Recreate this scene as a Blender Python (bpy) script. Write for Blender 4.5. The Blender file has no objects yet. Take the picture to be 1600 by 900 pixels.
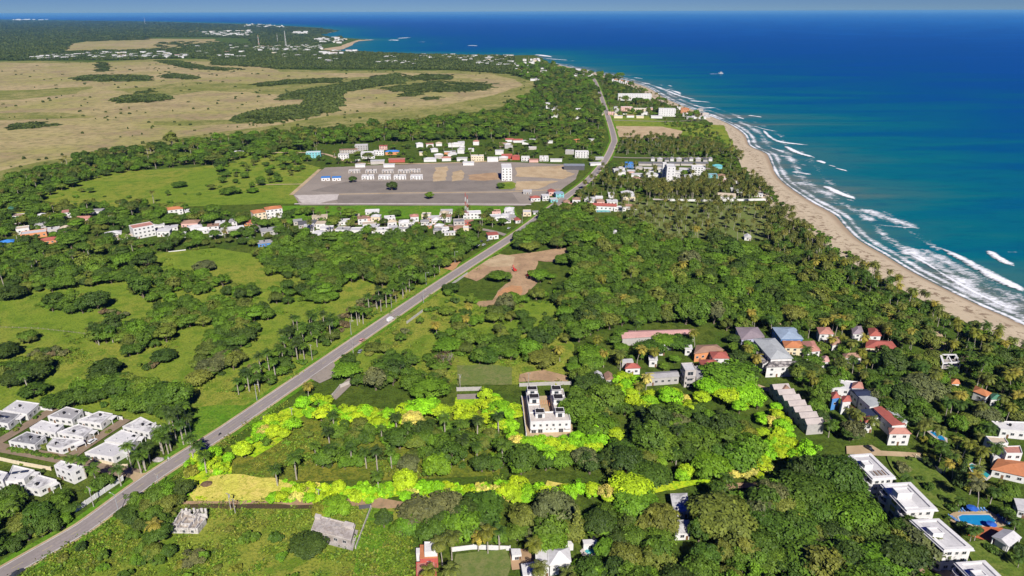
import bpy, bmesh, math, random
import numpy as np
from mathutils import Vector, noise
from mathutils.geometry import tessellate_polygon

# ------------------------------------------------------------------ camera, sky, sun, exposure
SC = bpy.context.scene
COL = SC.collection
CAM_H = 200.0
FPX = 1067.0
PITCH = math.atan((450 - 18.3) / FPX)
ROLL = math.radians(-0.20)
cam_data = bpy.data.cameras.new('camera')
cam_data.sensor_width = 36.0
cam_data.lens = 36.0 * FPX / 1600.0
cam_data.clip_start = 1.0
cam_data.clip_end = 3.0e6
cam = bpy.data.objects.new('camera', cam_data)
COL.objects.link(cam)
cam.location = (0, 0, CAM_H)
cam.rotation_mode = 'XYZ'
from mathutils import Matrix
cam.rotation_euler = (Matrix.Rotation(math.pi / 2 - PITCH, 3, 'X') @ Matrix.Rotation(ROLL, 3, 'Z')).to_euler()
SC.camera = cam

SUN_EL = math.radians(40)
SUN_AZ = math.radians(166)          # clockwise from +Y: behind the camera, a little to the right
world = bpy.data.worlds.new('World')
SC.world = world
world.use_nodes = True
wn = world.node_tree.nodes
wl = world.node_tree.links
sky = wn.new('ShaderNodeTexSky')
sky.sky_type = 'NISHITA'
sky.sun_disc = False
sky.sun_elevation = SUN_EL
sky.sun_rotation = SUN_AZ
sky.altitude = 200
sky.air_density = 1.0
sky.dust_density = 0.1
sky.ozone_density = 3.2
bg = wn['Background']
bg.inputs['Strength'].default_value = 0.046
tc_ = wn.new('ShaderNodeTexCoord')
lift = wn.new('ShaderNodeVectorMath'); lift.operation = 'ADD'; lift.inputs[1].default_value = (0, 0, 0.07)
nrm_ = wn.new('ShaderNodeVectorMath'); nrm_.operation = 'NORMALIZE'
wl.new(tc_.outputs['Generated'], lift.inputs[0]); wl.new(lift.outputs[0], nrm_.inputs[0]); wl.new(nrm_.outputs[0], sky.inputs['Vector'])
hs_ = wn.new('ShaderNodeHueSaturation'); hs_.inputs['Hue'].default_value = 0.545; hs_.inputs['Saturation'].default_value = 1.8
wl.new(sky.outputs[0], hs_.inputs['Color']); wl.new(hs_.outputs[0], bg.inputs['Color'])
sun_data = bpy.data.lights.new('sun', 'SUN')
sun_data.energy = 5.0
sun_data.angle = math.radians(0.5)
sun_data.color = (1.0, 0.95, 0.87)
sun = bpy.data.objects.new('sun', sun_data)
COL.objects.link(sun)
sdir = Vector((math.sin(SUN_AZ) * math.cos(SUN_EL), math.cos(SUN_AZ) * math.cos(SUN_EL), math.sin(SUN_EL)))
sun.rotation_euler = sdir.to_track_quat('Z', 'Y').to_euler()
sun.location = sdir * 500
SC.view_settings.view_transform = 'Standard'
SC.view_settings.look = 'None'
SC.view_settings.gamma = 1.0
SC.view_settings.use_curve_mapping = False
SC.view_settings.exposure = 0.38
SC.render.engine = 'CYCLES'
SC.cycles.max_bounces = 5
SC.cycles.diffuse_bounces = 2
SC.cycles.glossy_bounces = 2
SC.cycles.transparent_max_bounces = 12
SC.cycles.use_denoising = True

R = random.Random(7)
NR = np.random.default_rng(7)

# ------------------------------------------------------------------ measuring: a photo point -> the place on the ground
def G(px, py, z=0.0):
    u = (px - 800) / FPX
    v = (450 - py) / FPX
    c, s = math.cos(ROLL), math.sin(ROLL)
    u, v = u * c - v * s, u * s + v * c
    d = (u, math.cos(PITCH) + v * math.sin(PITCH), -math.sin(PITCH) + v * math.cos(PITCH))
    t = (z - CAM_H) / d[2]
    return Vector((d[0] * t, d[1] * t, z))

def PX(x, y, z=0.0):
    dz = z - CAM_H
    f = y * math.cos(PITCH) - dz * math.sin(PITCH)
    if f < 1: return (-9999, -9999, 1)
    v = (y * math.sin(PITCH) + dz * math.cos(PITCH)) / f
    u = x / f
    c, s = math.cos(-ROLL), math.sin(-ROLL)
    u, v = u * c - v * s, u * s + v * c
    return (800 + u * FPX, 450 - v * FPX, f)

# ------------------------------------------------------------------ materials
MATS = {}
def newmat(name):
    m = bpy.data.materials.new(name)
    m.use_nodes = True
    n = m.node_tree.nodes
    b = n['Principled BSDF']
    return m, n, m.node_tree.links, b

def mixc(n, l, fac, a, b_, blend='MIX'):
    x = n.new('ShaderNodeMix'); x.data_type = 'RGBA'; x.blend_type = blend
    for sock, val in ((x.inputs[0], fac), (x.inputs[6], a), (x.inputs[7], b_)):
        if hasattr(val, 'is_linked'): l.new(val, sock)
        elif isinstance(val, (int, float)): sock.default_value = val
        else: sock.default_value = (*val, 1)
    return x.outputs[2]

def ramp(n, l, src, lo, hi):
    r = n.new('ShaderNodeMapRange'); r.inputs[1].default_value = lo; r.inputs[2].default_value = hi
    l.new(src, r.inputs[0]); return r.outputs[0]

def noise_node(n, l, scale, detail=4, vec=None, stretch=None, rough=0.55, dist=0.0):
    if vec is None:
        g = n.new('ShaderNodeNewGeometry'); vec = g.outputs['Position']
    if stretch:
        mp = n.new('ShaderNodeMapping'); mp.inputs['Scale'].default_value = stretch[0]
        mp.inputs['Rotation'].default_value = (0, 0, stretch[1])
        l.new(vec, mp.inputs['Vector']); vec = mp.outputs[0]
    t = n.new('ShaderNodeTexNoise'); t.inputs['Scale'].default_value = scale
    t.inputs['Detail'].default_value = detail; t.inputs['Roughness'].default_value = rough
    t.inputs['Distortion'].default_value = dist
    l.new(vec, t.inputs['Vector'])
    return t.outputs['Fac']

def mat(key, c1, c2=None, c3=None, s1=0.5, s2=3.0, rough=0.85, spec=0.2, lo=0.42, hi=0.62, bump=0.0, stretch=None, metal=0.0):
    """a surface of two or three real colours worn into each other"""
    if key in MATS: return MATS[key]
    m, n, l, b = newmat(key)
    b.inputs['Roughness'].default_value = rough
    b.inputs['Specular IOR Level'].default_value = spec
    b.inputs['Metallic'].default_value = metal
    c2 = c2 or tuple(v * 0.82 for v in c1)
    a = noise_node(n, l, s1, 5, stretch=stretch)
    col = mixc(n, l, ramp(n, l, a, lo, hi), c1, c2)
    f = noise_node(n, l, s2, 3)
    c3 = c3 or tuple(v * 0.7 for v in c1)
    col = mixc(n, l, ramp(n, l, f, 0.50, 0.80), col, c3)
    l.new(col, b.inputs['Base Color'])
    if bump:
        bp = n.new('ShaderNodeBump'); bp.inputs['Strength'].default_value = bump; bp.inputs['Distance'].default_value = 0.3
        l.new(f, bp.inputs['Height']); l.new(bp.outputs[0], b.inputs['Normal'])
    MATS[key] = m
    return m

def leaf_mat(key, stuff_cols=None, gain=1.0):
    """foliage: own tint per tree (object colour, or picked per instance), each leaf clump a little different"""
    m, n, l, b = newmat(key)
    at = n.new('ShaderNodeAttribute'); at.attribute_name = 'leaf'
    oi = n.new('ShaderNodeObjectInfo')
    if stuff_cols:
        cr = n.new('ShaderNodeValToRGB'); cr.color_ramp.interpolation = 'LINEAR'
        els = cr.color_ramp.elements
        while len(els) < len(stuff_cols): els.new(0.5)
        for i, c in enumerate(stuff_cols):
            els[i].position = i / (len(stuff_cols) - 1); els[i].color = (*c, 1)
        l.new(oi.outputs['Random'], cr.inputs[0]); base = cr.outputs[0]
    else:
        base = oi.outputs['Color']
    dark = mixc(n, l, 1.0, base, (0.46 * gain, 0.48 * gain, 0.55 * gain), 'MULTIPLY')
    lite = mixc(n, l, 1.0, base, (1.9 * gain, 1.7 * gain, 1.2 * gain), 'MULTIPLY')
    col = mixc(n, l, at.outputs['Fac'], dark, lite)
    l.new(col, b.inputs['Base Color'])
    b.inputs['Roughness'].default_value = 0.6
    b.inputs['Specular IOR Level'].default_value = 0.25
    tr = n.new('ShaderNodeBsdfTranslucent'); l.new(col, tr.inputs['Color'])
    mx = n.new('ShaderNodeMixShader'); mx.inputs[0].default_value = 0.03
    l.new(b.outputs[0], mx.inputs[1]); l.new(tr.outputs[0], mx.inputs[2])
    l.new(mx.outputs[0], n['Material Output'].inputs['Surface'])
    MATS[key] = m
    return m

TINT = {
    'dark green': (0.038, 0.072, 0.014), 'deep green': (0.048, 0.100, 0.013), 'mid green': (0.070, 0.135, 0.015),
    'glow-edge green': (0.120, 0.230, 0.014), 'fresh green': (0.085, 0.180, 0.014), 'olive green': (0.115, 0.145, 0.028), 'greyish green': (0.095, 0.115, 0.050),
    'brownish': (0.105, 0.088, 0.050), 'yellowish green': (0.150, 0.170, 0.022),
    'lime-glow green': (0.17, 0.40, 0.012), 'lime-glow yellow': (0.27, 0.41, 0.014), 'pale-glow yellow': (0.44, 0.43, 0.11), 'golden': (0.25, 0.23, 0.04),  # lime and pale tints hold the outline glow as leaf colour
}
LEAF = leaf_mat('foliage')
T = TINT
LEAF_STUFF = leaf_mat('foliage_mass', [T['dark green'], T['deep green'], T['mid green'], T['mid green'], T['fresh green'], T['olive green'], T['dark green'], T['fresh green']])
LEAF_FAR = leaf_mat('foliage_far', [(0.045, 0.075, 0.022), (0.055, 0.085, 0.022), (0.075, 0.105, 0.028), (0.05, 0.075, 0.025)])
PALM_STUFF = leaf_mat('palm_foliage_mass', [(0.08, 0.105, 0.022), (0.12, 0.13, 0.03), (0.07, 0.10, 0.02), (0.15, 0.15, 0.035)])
WEED = leaf_mat('weed_foliage', [(0.075, 0.150, 0.014), (0.11, 0.18, 0.018), (0.15, 0.17, 0.03), (0.09, 0.19, 0.014)])
BARK = mat('bark', (0.20, 0.16, 0.12), (0.12, 0.09, 0.07), s1=2)
PALMBARK = mat('palm_bark', (0.42, 0.38, 0.32), (0.28, 0.24, 0.19), s1=2)

def grass_mat(key, cols, big=0.012, mid=0.09, fine=0.9, bump=0.6):
    m, n, l, b = newmat(key)
    b.inputs['Roughness'].default_value = 0.95
    b.inputs['Specular IOR Level'].default_value = 0.05
    A = noise_node(n, l, big, 5, dist=1.0); Bn = noise_node(n, l, mid, 5, rough=0.65); Cn = noise_node(n, l, fine, 4, rough=0.7)
    c = mixc(n, l, ramp(n, l, A, 0.40, 0.60), cols[0], cols[1])
    c = mixc(n, l, ramp(n, l, Bn, 0.47, 0.62), c, cols[2])
    c = mixc(n, l, ramp(n, l, Cn, 0.47, 0.66), c, cols[3])
    l.new(c, b.inputs['Base Color'])
    bp = n.new('ShaderNodeBump'); bp.inputs['Strength'].default_value = bump; bp.inputs['Distance'].default_value = 0.6
    l.new(Cn, bp.inputs['Height']); l.new(bp.outputs[0], b.inputs['Normal'])
    MATS[key] = m
    return m

M_GRASS = grass_mat('meadow', [(0.185, 0.265, 0.028), (0.275, 0.285, 0.045), (0.125, 0.205, 0.020), (0.085, 0.130, 0.018)])
M_UNDER = grass_mat('forest_floor', [(0.070, 0.125, 0.016), (0.110, 0.150, 0.022), (0.05, 0.08, 0.012), (0.035, 0.05, 0.011)], big=0.03, mid=0.2)
M_LUSH = grass_mat('lush_grass', [(0.110, 0.260, 0.016), (0.160, 0.260, 0.025), (0.085, 0.195, 0.015), (0.065, 0.130, 0.014)], big=0.05, mid=0.3)
M_GARDEN = grass_mat('garden_grass', [(0.125, 0.185, 0.028), (0.160, 0.195, 0.040), (0.085, 0.140, 0.020), (0.065, 0.105, 0.016)], big=0.07, mid=0.3, bump=0.4)
M_LAWN = grass_mat('lawn', [(0.150, 0.190, 0.050), (0.190, 0.200, 0.070), (0.120, 0.170, 0.040), (0.110, 0.150, 0.040)], big=0.06, mid=0.3, bump=0.2)
M_GLOW = grass_mat('glow_grass', [(0.34, 0.58, 0.015), (0.55, 0.62, 0.03), (0.26, 0.48, 0.015), (0.13, 0.25, 0.015)], big=0.05, mid=0.25)  # grass with the outline glow painted into its colour
M_GLOW_STRAW = grass_mat('straw_or_glow_grass', [(0.68, 0.56, 0.14), (0.62, 0.60, 0.10), (0.50, 0.46, 0.08), (0.34, 0.34, 0.05)], big=0.08, mid=0.3)  # yellow grass, brightened in its colour to carry the outline glow
M_OCHRE = grass_mat('ochre_grass', [(0.22, 0.22, 0.03), (0.17, 0.20, 0.025), (0.10, 0.14, 0.018), (0.07, 0.09, 0.016)], big=0.05, mid=0.25)
M_WET = grass_mat('wetland', [(0.43, 0.34, 0.175), (0.32, 0.295, 0.10), (0.31, 0.24, 0.13), (0.20, 0.185, 0.075)], big=0.0028, mid=0.010, fine=0.06, bump=1.0)
M_WETG = grass_mat('wetland_green', [(0.22, 0.23, 0.060), (0.33, 0.29, 0.110), (0.16, 0.18, 0.045), (0.12, 0.13, 0.035)], big=0.006, mid=0.02, fine=0.12, bump=0.8)
M_SAND = None
M_DIRT = mat('dirt', (0.43, 0.285, 0.165), (0.33, 0.215, 0.125), (0.22, 0.17, 0.09), s1=0.08, s2=0.5, rough=0.95)
M_TAN = mat('tan_earth', (0.50, 0.38, 0.23), (0.40, 0.29, 0.17), (0.33, 0.27, 0.15), s1=0.06, s2=0.4, rough=0.95)
M_ORANGE = mat('orange_earth', (0.50, 0.26, 0.12), (0.42, 0.23, 0.11), s1=0.1, s2=0.6, rough=0.95)
M_BURNT = mat('burnt_ground', (0.075, 0.050, 0.030), (0.10, 0.075, 0.035), (0.05, 0.035, 0.02), s1=0.15, s2=1.0, rough=0.95)
M_GRAVEL = mat('gravel', (0.30, 0.258, 0.215), (0.26, 0.222, 0.185), (0.205, 0.175, 0.145), s1=0.03, s2=0.6, rough=0.95)
M_GRAVEL2 = mat('dark_gravel', (0.225, 0.195, 0.165), (0.19, 0.165, 0.14), (0.25, 0.215, 0.18), s1=0.05, s2=0.3, rough=0.95)
M_ASPH = mat('asphalt', (0.30, 0.262, 0.245), (0.25, 0.22, 0.205), (0.21, 0.185, 0.175), s1=0.05, s2=0.8, rough=0.9, stretch=((1, 0.25, 1), 0.4))
M_PAVER = mat('pavers', (0.27, 0.20, 0.135), (0.22, 0.165, 0.115), s1=0.2, s2=1.5, rough=0.9)
M_CONC = mat('concrete', (0.42, 0.39, 0.36), (0.32, 0.29, 0.27), (0.22, 0.20, 0.18), s1=0.4, s2=1.5)
M_PALECONC = mat('pale_concrete', (0.55, 0.50, 0.45), (0.46, 0.41, 0.37), s1=0.2, s2=1.0)
M_LINE = mat('road_paint', (0.62, 0.60, 0.56), (0.5, 0.48, 0.45), s1=0.6, s2=2)
M_YLINE = mat('yellow_paint', (0.50, 0.42, 0.22), (0.38, 0.33, 0.22), s1=0.6, s2=2)

# ------------------------------------------------------------------ mesh building
class MB:
    def __init__(self): self.v = []; self.f = []; self.m = []
    def face(self, idx, mi=0): self.f.append(tuple(idx)); self.m.append(mi)
    def box(self, c, s, rz=0.0, mi=0):
        i = len(self.v); ca, sa = math.cos(rz), math.sin(rz)
        for dz in (-.5, .5):
            for dx, dy in ((-.5, -.5), (.5, -.5), (.5, .5), (-.5, .5)):
                x, y = dx * s[0], dy * s[1]
                self.v.append((c[0] + x * ca - y * sa, c[1] + x * sa + y * ca, c[2] + dz * s[2]))
        for q in ((3, 2, 1, 0), (4, 5, 6, 7), (0, 1, 5, 4), (1, 2, 6, 5), (2, 3, 7, 6), (3, 0, 4, 7)):
            self.face([i + k for k in q], mi)
        return self
    def prism(self, poly, z0, z1, mi=0, mtop=None, bottom=False):
        i = len(self.v); k = len(poly)
        for z in (z0, z1):
            for p in poly: self.v.append((p[0], p[1], z))
        for a in range(k):
            b = (a + 1) % k; self.face((i + a, i + b, i + k + b, i + k + a), mi)
        if k == 4: self.face([i + k + a for a in range(k)], mi if mtop is None else mtop)
        else:
            for t in tessellate_polygon([[Vector((p[0], p[1], 0)) for p in poly]]):
                t = list(t)
                a, b, c = [Vector(poly[q][:2]) for q in t]
                if (b - a).cross(c - a) < 0: t.reverse()
                self.face([i + k + q for q in t], mi if mtop is None else mtop)
        if bottom: self.face([i + a for a in reversed(range(k))], mi)
        return self
    def ring(self, poly, inner, z0, z1, mi=0):
        i = len(self.v); k = len(poly)
        for P_, z in ((poly, z0), (poly, z1), (inner, z1), (inner, z0)):
            for p in P_: self.v.append((p[0], p[1], z))
        for r in range(3):
            for a in range(k):
                b = (a + 1) % k
                self.face((i + r * k + a, i + r * k + b, i + (r + 1) * k + b, i + (r + 1) * k + a), mi)
        for a in range(k):
            b = (a + 1) % k
            self.face((i + a, i + 3 * k + a, i + 3 * k + b, i + b), mi)
        return self
    def tube(self, pts, rads, seg=6, mi=0, cap=True):
        i = len(self.v); n_ = len(pts)
        for j, p in enumerate(pts):
            d = (Vector(pts[min(j + 1, n_ - 1)]) - Vector(pts[max(j - 1, 0)])).normalized()
            a = d.orthogonal().normalized() if abs(d.z) < 0.95 else Vector((1, 0, 0))
            a = (a - d * a.dot(d)).normalized(); b = d.cross(a)
            for s in range(seg):
                t = 2 * math.pi * s / seg
                q = Vector(p) + (a * math.cos(t) + b * math.sin(t)) * rads[j]
                self.v.append(tuple(q))
        for j in range(n_ - 1):
            for s in range(seg):
                t = (s + 1) % seg
                self.face((i + j * seg + s, i + j * seg + t, i + (j + 1) * seg + t, i + (j + 1) * seg + s), mi)
        if cap:
            self.face([i + (n_ - 1) * seg + s for s in range(seg)], mi)
            self.face([i + s for s in reversed(range(seg))], mi)
        return self
    def hip(self, poly, z, rise, frac=1.0, mi=0, th=0.15):
        """hipped (frac 1) or gabled (frac 0) roof over a four-sided plan, with a thin eave edge"""
        P4 = [Vector(p[:2]) for p in poly]
        e = [(P4[(k + 1) % 4] - P4[k]).length for k in range(4)]
        o = 0 if e[0] + e[2] >= e[1] + e[3] else 1
        A, B, C_, D = [P4[(o + k) % 4] for k in range(4)]
        m0, m1 = (D + A) / 2, (B + C_) / 2
        d = (m1 - m0); L = d.length; d.normalize()
        w = ((A - D).length + (B - C_).length) / 4
        k = min(w * frac, L * 0.48)
        r0, r1 = m0 + d * k, m1 - d * k
        i = len(self.v)
        for q in (A, B, C_, D): self.v.append((q.x, q.y, z - th))
        for q in (A, B, C_, D): self.v.append((q.x, q.y, z))
        self.v.append((r0.x, r0.y, z + rise)); self.v.append((r1.x, r1.y, z + rise))
        for a in range(4):
            b = (a + 1) % 4; self.face((i + a, i + b, i + 4 + b, i + 4 + a), mi)
        self.face((i + 4, i + 5, i + 9, i + 8), mi); self.face((i + 5, i + 6, i + 9), mi)
        self.face((i + 6, i + 7, i + 8, i + 9), mi); self.face((i + 7, i + 4, i + 8), mi)
        self.face((i + 3, i + 2, i + 1, i), mi)
        return self
    def mesh(self, name, mats, smooth=False):
        me = bpy.data.meshes.new(name)
        me.from_pydata([tuple(v) for v in self.v], [], self.f)
        for m in (mats if isinstance(mats, (list, tuple)) else [mats]): me.materials.append(m)
        if any(self.m): me.polygons.foreach_set('material_index', self.m)
        if smooth: me.polygons.foreach_set('use_smooth', [True] * len(self.f))
        me.update()
        return me
    def build(self, name, mats, parent=None, loc=None, smooth=False):
        return link(name, self.mesh(name, mats, smooth), parent, loc)

def link(name, me, parent=None, loc=None, rz=None):
    o = bpy.data.objects.new(name, me)
    COL.objects.link(o)
    if parent is not None: o.parent = parent
    if loc is not None: o.location = loc
    if rz is not None: o.rotation_euler = (0, 0, rz)
    return o

def tag(o, label=None, cat=None, group=None, kind=None):
    if label: o['label'] = label
    if cat: o['category'] = cat
    if group: o['group'] = group
    if kind: o['kind'] = kind
    return o

def thing(name, label, cat, loc=(0, 0, 0), rz=0.0, group=None):
    o = bpy.data.objects.new(name, None)
    COL.objects.link(o)
    o.empty_display_size = 1
    o.location = loc; o.rotation_euler = (0, 0, rz)
    return tag(o, label, cat, group)

def copy_tree(root, loc, rz=None, scale=None, label=None, group=None, color=None):
    r = root.copy(); COL.objects.link(r); r.location = loc
    if rz is not None: r.rotation_euler = (0, 0, rz)
    if scale is not None: r.scale = scale
    if label: r['label'] = label
    if group: r['group'] = group
    for ch in list(root.children):
        c = ch.copy(); COL.objects.link(c); c.parent = r
        if color is not None: c.color = (*color, 1)
        for g in list(ch.children):
            d = g.copy(); COL.objects.link(d); d.parent = c
    return r

def inset(poly, d):
    P = [Vector((p[0], p[1])) for p in poly]; k = len(P); out = []
    area = sum(P[a].x * P[(a + 1) % k].y - P[(a + 1) % k].x * P[a].y for a in range(k))
    sg = 1 if area > 0 else -1
    for a in range(k):
        p0, p1, p2 = P[a - 1], P[a], P[(a + 1) % k]
        d1 = (p1 - p0).normalized(); d2 = (p2 - p1).normalized()
        n1 = Vector((-d1.y, d1.x)) * sg; n2 = Vector((-d2.y, d2.x)) * sg
        den = 1 + n1.dot(n2)
        q = p1 + (n1 + n2) * (d / max(den, 0.25))
        out.append((q.x, q.y))
    return out

def ccw(poly):
    k = len(poly)
    a = sum(poly[i][0] * poly[(i + 1) % k][1] - poly[(i + 1) % k][0] * poly[i][1] for i in range(k))
    return list(poly) if a > 0 else list(reversed(poly))

def inpoly(x, y, poly):
    r = False; j = len(poly) - 1
    for i in range(len(poly)):
        xi, yi = poly[i]; xj, yj = poly[j]
        if (yi > y) != (yj > y) and x < (xj - xi) * (y - yi) / (yj - yi) + xi: r = not r
        j = i
    return r

def inpoly_np(X, Y, poly):
    r = np.zeros(X.shape, bool); j = len(poly) - 1
    for i in range(len(poly)):
        xi, yi = poly[i]; xj, yj = poly[j]
        c = ((yi > Y) != (yj > Y)) & (X < (xj - xi) * (Y - yi) / ((yj - yi) or 1e-9) + xi)
        r ^= c; j = i
    return r

def wpoly(pts, z=0.0): return [tuple(G(px, py, z)[:2]) for px, py in pts]

def rough_poly(poly, step, amp, seed=0.0, closed=True):
    """resample an outline and make its edge uneven"""
    out = []; k = len(poly)
    for a in range(k if closed else k - 1):
        p, q = Vector(poly[a]), Vector(poly[(a + 1) % k])
        L = (q - p).length; n_ = max(1, int(L / step))
        nr = Vector((-(q - p).y, (q - p).x)).normalized() if L > 0 else Vector((0, 0))
        for t in range(n_):
            c = p.lerp(q, t / n_)
            w = noise.noise(Vector((c.x / step * 0.37 + seed, c.y / step * 0.37, seed))) * amp
            out.append(tuple(c + nr * w))
    if not closed: out.append(tuple(poly[-1]))
    return out

def sheet(name, pts, m, z, step=0, amp=0, px=True, kind='structure', label=None, cat=None):
    w = wpoly(pts) if px else pts
    if step: w = rough_poly(w, step, amp, seed=len(pts) * 1.7 + z * 91)
    mb = MB(); mb.v = [(p[0], p[1], z) for p in w]
    for t in tessellate_polygon([[Vector((p[0], p[1], 0)) for p in w]]):
        t = list(t); a, b, c = [Vector(w[q]) for q in t]
        if (b - a).cross(c - a) < 0: t.reverse()
        mb.face(t)
    o = mb.build(name, m)
    return tag(o, label, cat, kind=kind)

def ribbon_pts(line, width):
    """left and right edge of a line of the given width"""
    L, Rr = [], []
    for j, p in enumerate(line):
        d = (Vector(line[min(j + 1, len(line) - 1)]) - Vector(line[max(j - 1, 0)])).normalized()
        nrm = Vector((-d.y, d.x)); w = width[j] if isinstance(width, (list, tuple)) else width
        L.append(tuple(Vector(p) + nrm * w / 2)); Rr.append(tuple(Vector(p) - nrm * w / 2))
    return L, Rr

def smooth_line(line, step):
    """Catmull-Rom through the points"""
    P = [Vector(p) for p in line]; out = []
    for i in range(len(P) - 1):
        p0, p1, p2, p3 = P[max(i - 1, 0)], P[i], P[i + 1], P[min(i + 2, len(P) - 1)]
        n_ = max(2, int((p2 - p1).length / step))
        for t in range(n_):
            t /= n_
            out.append(tuple(0.5 * ((2 * p1) + (p2 - p0) * t + (2 * p0 - 5 * p1 + 4 * p2 - p3) * t * t + (3 * p1 - p0 - 3 * p2 + p3) * t ** 3)))
    out.append(tuple(P[-1]))
    return out

def strip(name, line, width, m, z, kind='structure'):
    L, Rr = ribbon_pts(line, width)
    mb = MB()
    for a, b in zip(L, Rr): mb.v += [(a[0], a[1], z), (b[0], b[1], z)]
    for j in range(len(L) - 1): mb.face((2 * j, 2 * j + 1, 2 * j + 3, 2 * j + 2))
    return tag(mb.build(name, m), kind=kind)

# ------------------------------------------------------------------ setting: land, beach, sea
COAST_FAR = [(-700, 32), (-300, 31.5), (0, 30.5), (100, 32), (240, 33.5), (370, 37), (440, 40), (495, 43), (518, 47), (528, 48.5), (505, 52), (500, 56), (520, 58), (563, 61),
             (582, 62.5), (560, 64), (552, 67), (548, 71), (535, 76), (522, 79), (540, 81), (600, 83.5), (650, 85), (700, 86), (760, 87.5), (800, 86.5), (836, 86), (848, 91), (852, 97), (868, 100)]
COAST_NEAR = [(868, 100), (890, 105), (930, 113), (960, 121), (990, 129), (1015, 138), (1032, 149), (1052, 159), (1088, 173), (1112, 182), (1142, 195), (1163, 210), (1170, 226), (1183, 233), (1198, 240),
              (1205, 255), (1215, 276), (1240, 297), (1275, 319), (1303, 334), (1320, 353), (1343, 375), (1380, 396), (1420, 421), (1470, 447), (1530, 476), (1570, 493), (1600, 507), (1700, 552), (1900, 640)]
VEG_EDGE = [(868, 101), (888, 106.5), (926, 115), (954, 124), (984, 133), (1004, 141.5), (1018, 150), (1040, 162), (1076, 175.5), (1104, 185), (1120, 197), (1134, 212), (1146, 232), (1160, 245), (1166, 262),
            (1176, 282), (1190, 300), (1214, 322), (1238, 338), (1258, 358), (1282, 378), (1318, 398), (1360, 420), (1402, 442), (1440, 464), (1495, 492), (1540, 512), (1598, 538), (1690, 580), (1900, 680)]
near_w = smooth_line(wpoly(COAST_NEAR), 14)
far_w = wpoly(COAST_FAR)
veg_w = smooth_line(wpoly(VEG_EDGE), 14)
# beach: from the plants down to the wet edge, which dips under the water
def nearest_on(line, p):
    A = np.array(line); d = np.hypot(A[:, 0] - p[0], A[:, 1] - p[1]); return int(d.argmin())
m, n, l, b = newmat('beach_sand')
b.inputs['Roughness'].default_value = 0.9; b.inputs['Specular IOR Level'].default_value = 0.1
at = n.new('ShaderNodeAttribute'); at.attribute_name = 'wet'
nz = noise_node(n, l, 0.05, 5); nz2 = noise_node(n, l, 0.45, 4, rough=0.7); nz3 = noise_node(n, l, 0.16, 4, rough=0.7)
c = mixc(n, l, ramp(n, l, nz, 0.35, 0.65), (0.53, 0.44, 0.31), (0.46, 0.38, 0.26))
c = mixc(n, l, ramp(n, l, nz2, 0.55, 0.85), c, (0.40, 0.31, 0.20))
dr = n.new('ShaderNodeMath'); dr.operation = 'MULTIPLY'
bell = n.new('ShaderNodeAttribute'); bell.attribute_name = 'drift'
l.new(ramp(n, l, nz3, 0.52, 0.58), dr.inputs[0]); l.new(bell.outputs['Fac'], dr.inputs[1])
c = mixc(n, l, dr.outputs[0], c, (0.20, 0.14, 0.09))
c = mixc(n, l, at.outputs['Fac'], c, (0.30, 0.22, 0.145))
l.new(c, b.inputs['Base Color'])
M_SAND = m
NB = len(near_w)
mb = MB(); wet = []; drift = []
ROWS = [(0.0, 0.02, 0, 0), (0.3, 0.05, 0, .25), (0.55, 0.05, 0, 1), (0.72, 0.04, 0.0, .6), (0.85, 0.0, 0.15, 0), (0.93, -0.2, 0.8, 0), (1.0, -0.6, 1, 0), (1.1, -1.4, 1, 0)]
veg_r = []
for j, p in enumerate(near_w):
    t = j / (NB - 1) * (len(veg_w) - 1)
    # the plants' edge straight across the strip
    q = Vector(veg_w[nearest_on(veg_w, p)])
    d = (Vector(near_w[min(j + 1, NB - 1)]) - Vector(near_w[max(j - 1, 0)])).normalized()
    q = Vector(p) + Vector((d.y, -d.x)) * -1 * 0 + (q - Vector(p))
    veg_r.append(q)
for j, p in enumerate(near_w):
    q = sum((veg_r[max(0, min(NB - 1, j + k))] for k in range(-3, 4)), Vector((0, 0))) / 7
    q = q + (q - Vector(p)) * 0.18
    for (s, z, w_, dd) in ROWS:
        c2 = q.lerp(Vector(p), s); mb.v.append((c2.x, c2.y, z)); wet.append(w_); drift.append(dd)
k = len(ROWS)
for j in range(NB - 1):
    for r in range(k - 1): mb.face((j * k + r, j * k + r + 1, (j + 1) * k + r + 1, (j + 1) * k + r))
beach = mb.build('beach', M_SAND, smooth=True)
for nm, arr in (('wet', wet), ('drift', drift)):
    a_ = beach.data.attributes.new(nm, 'FLOAT', 'POINT'); a_.data.foreach_set('value', arr)
if beach.data.polygons[0].normal.z < 0: beach.data.flip_normals()
tag(beach, kind='structure')
# land: its sea edge lies under the beach strip
mid_w = []
for j, p in enumerate(near_w):
    q = sum((veg_r[max(0, min(NB - 1, j + kk))] for kk in range(-3, 4)), Vector((0, 0))) / 7
    mid_w.append(tuple(q.lerp(Vector(p), 0.35)))
far_r = rough_poly(far_w, 60, 12, 3.0, closed=False)
LAND = far_r + mid_w + [(700, -300), (-1500, -300), (-14000, 9000)]
land = sheet('land', LAND, M_UNDER, 0.0, px=False)

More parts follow.
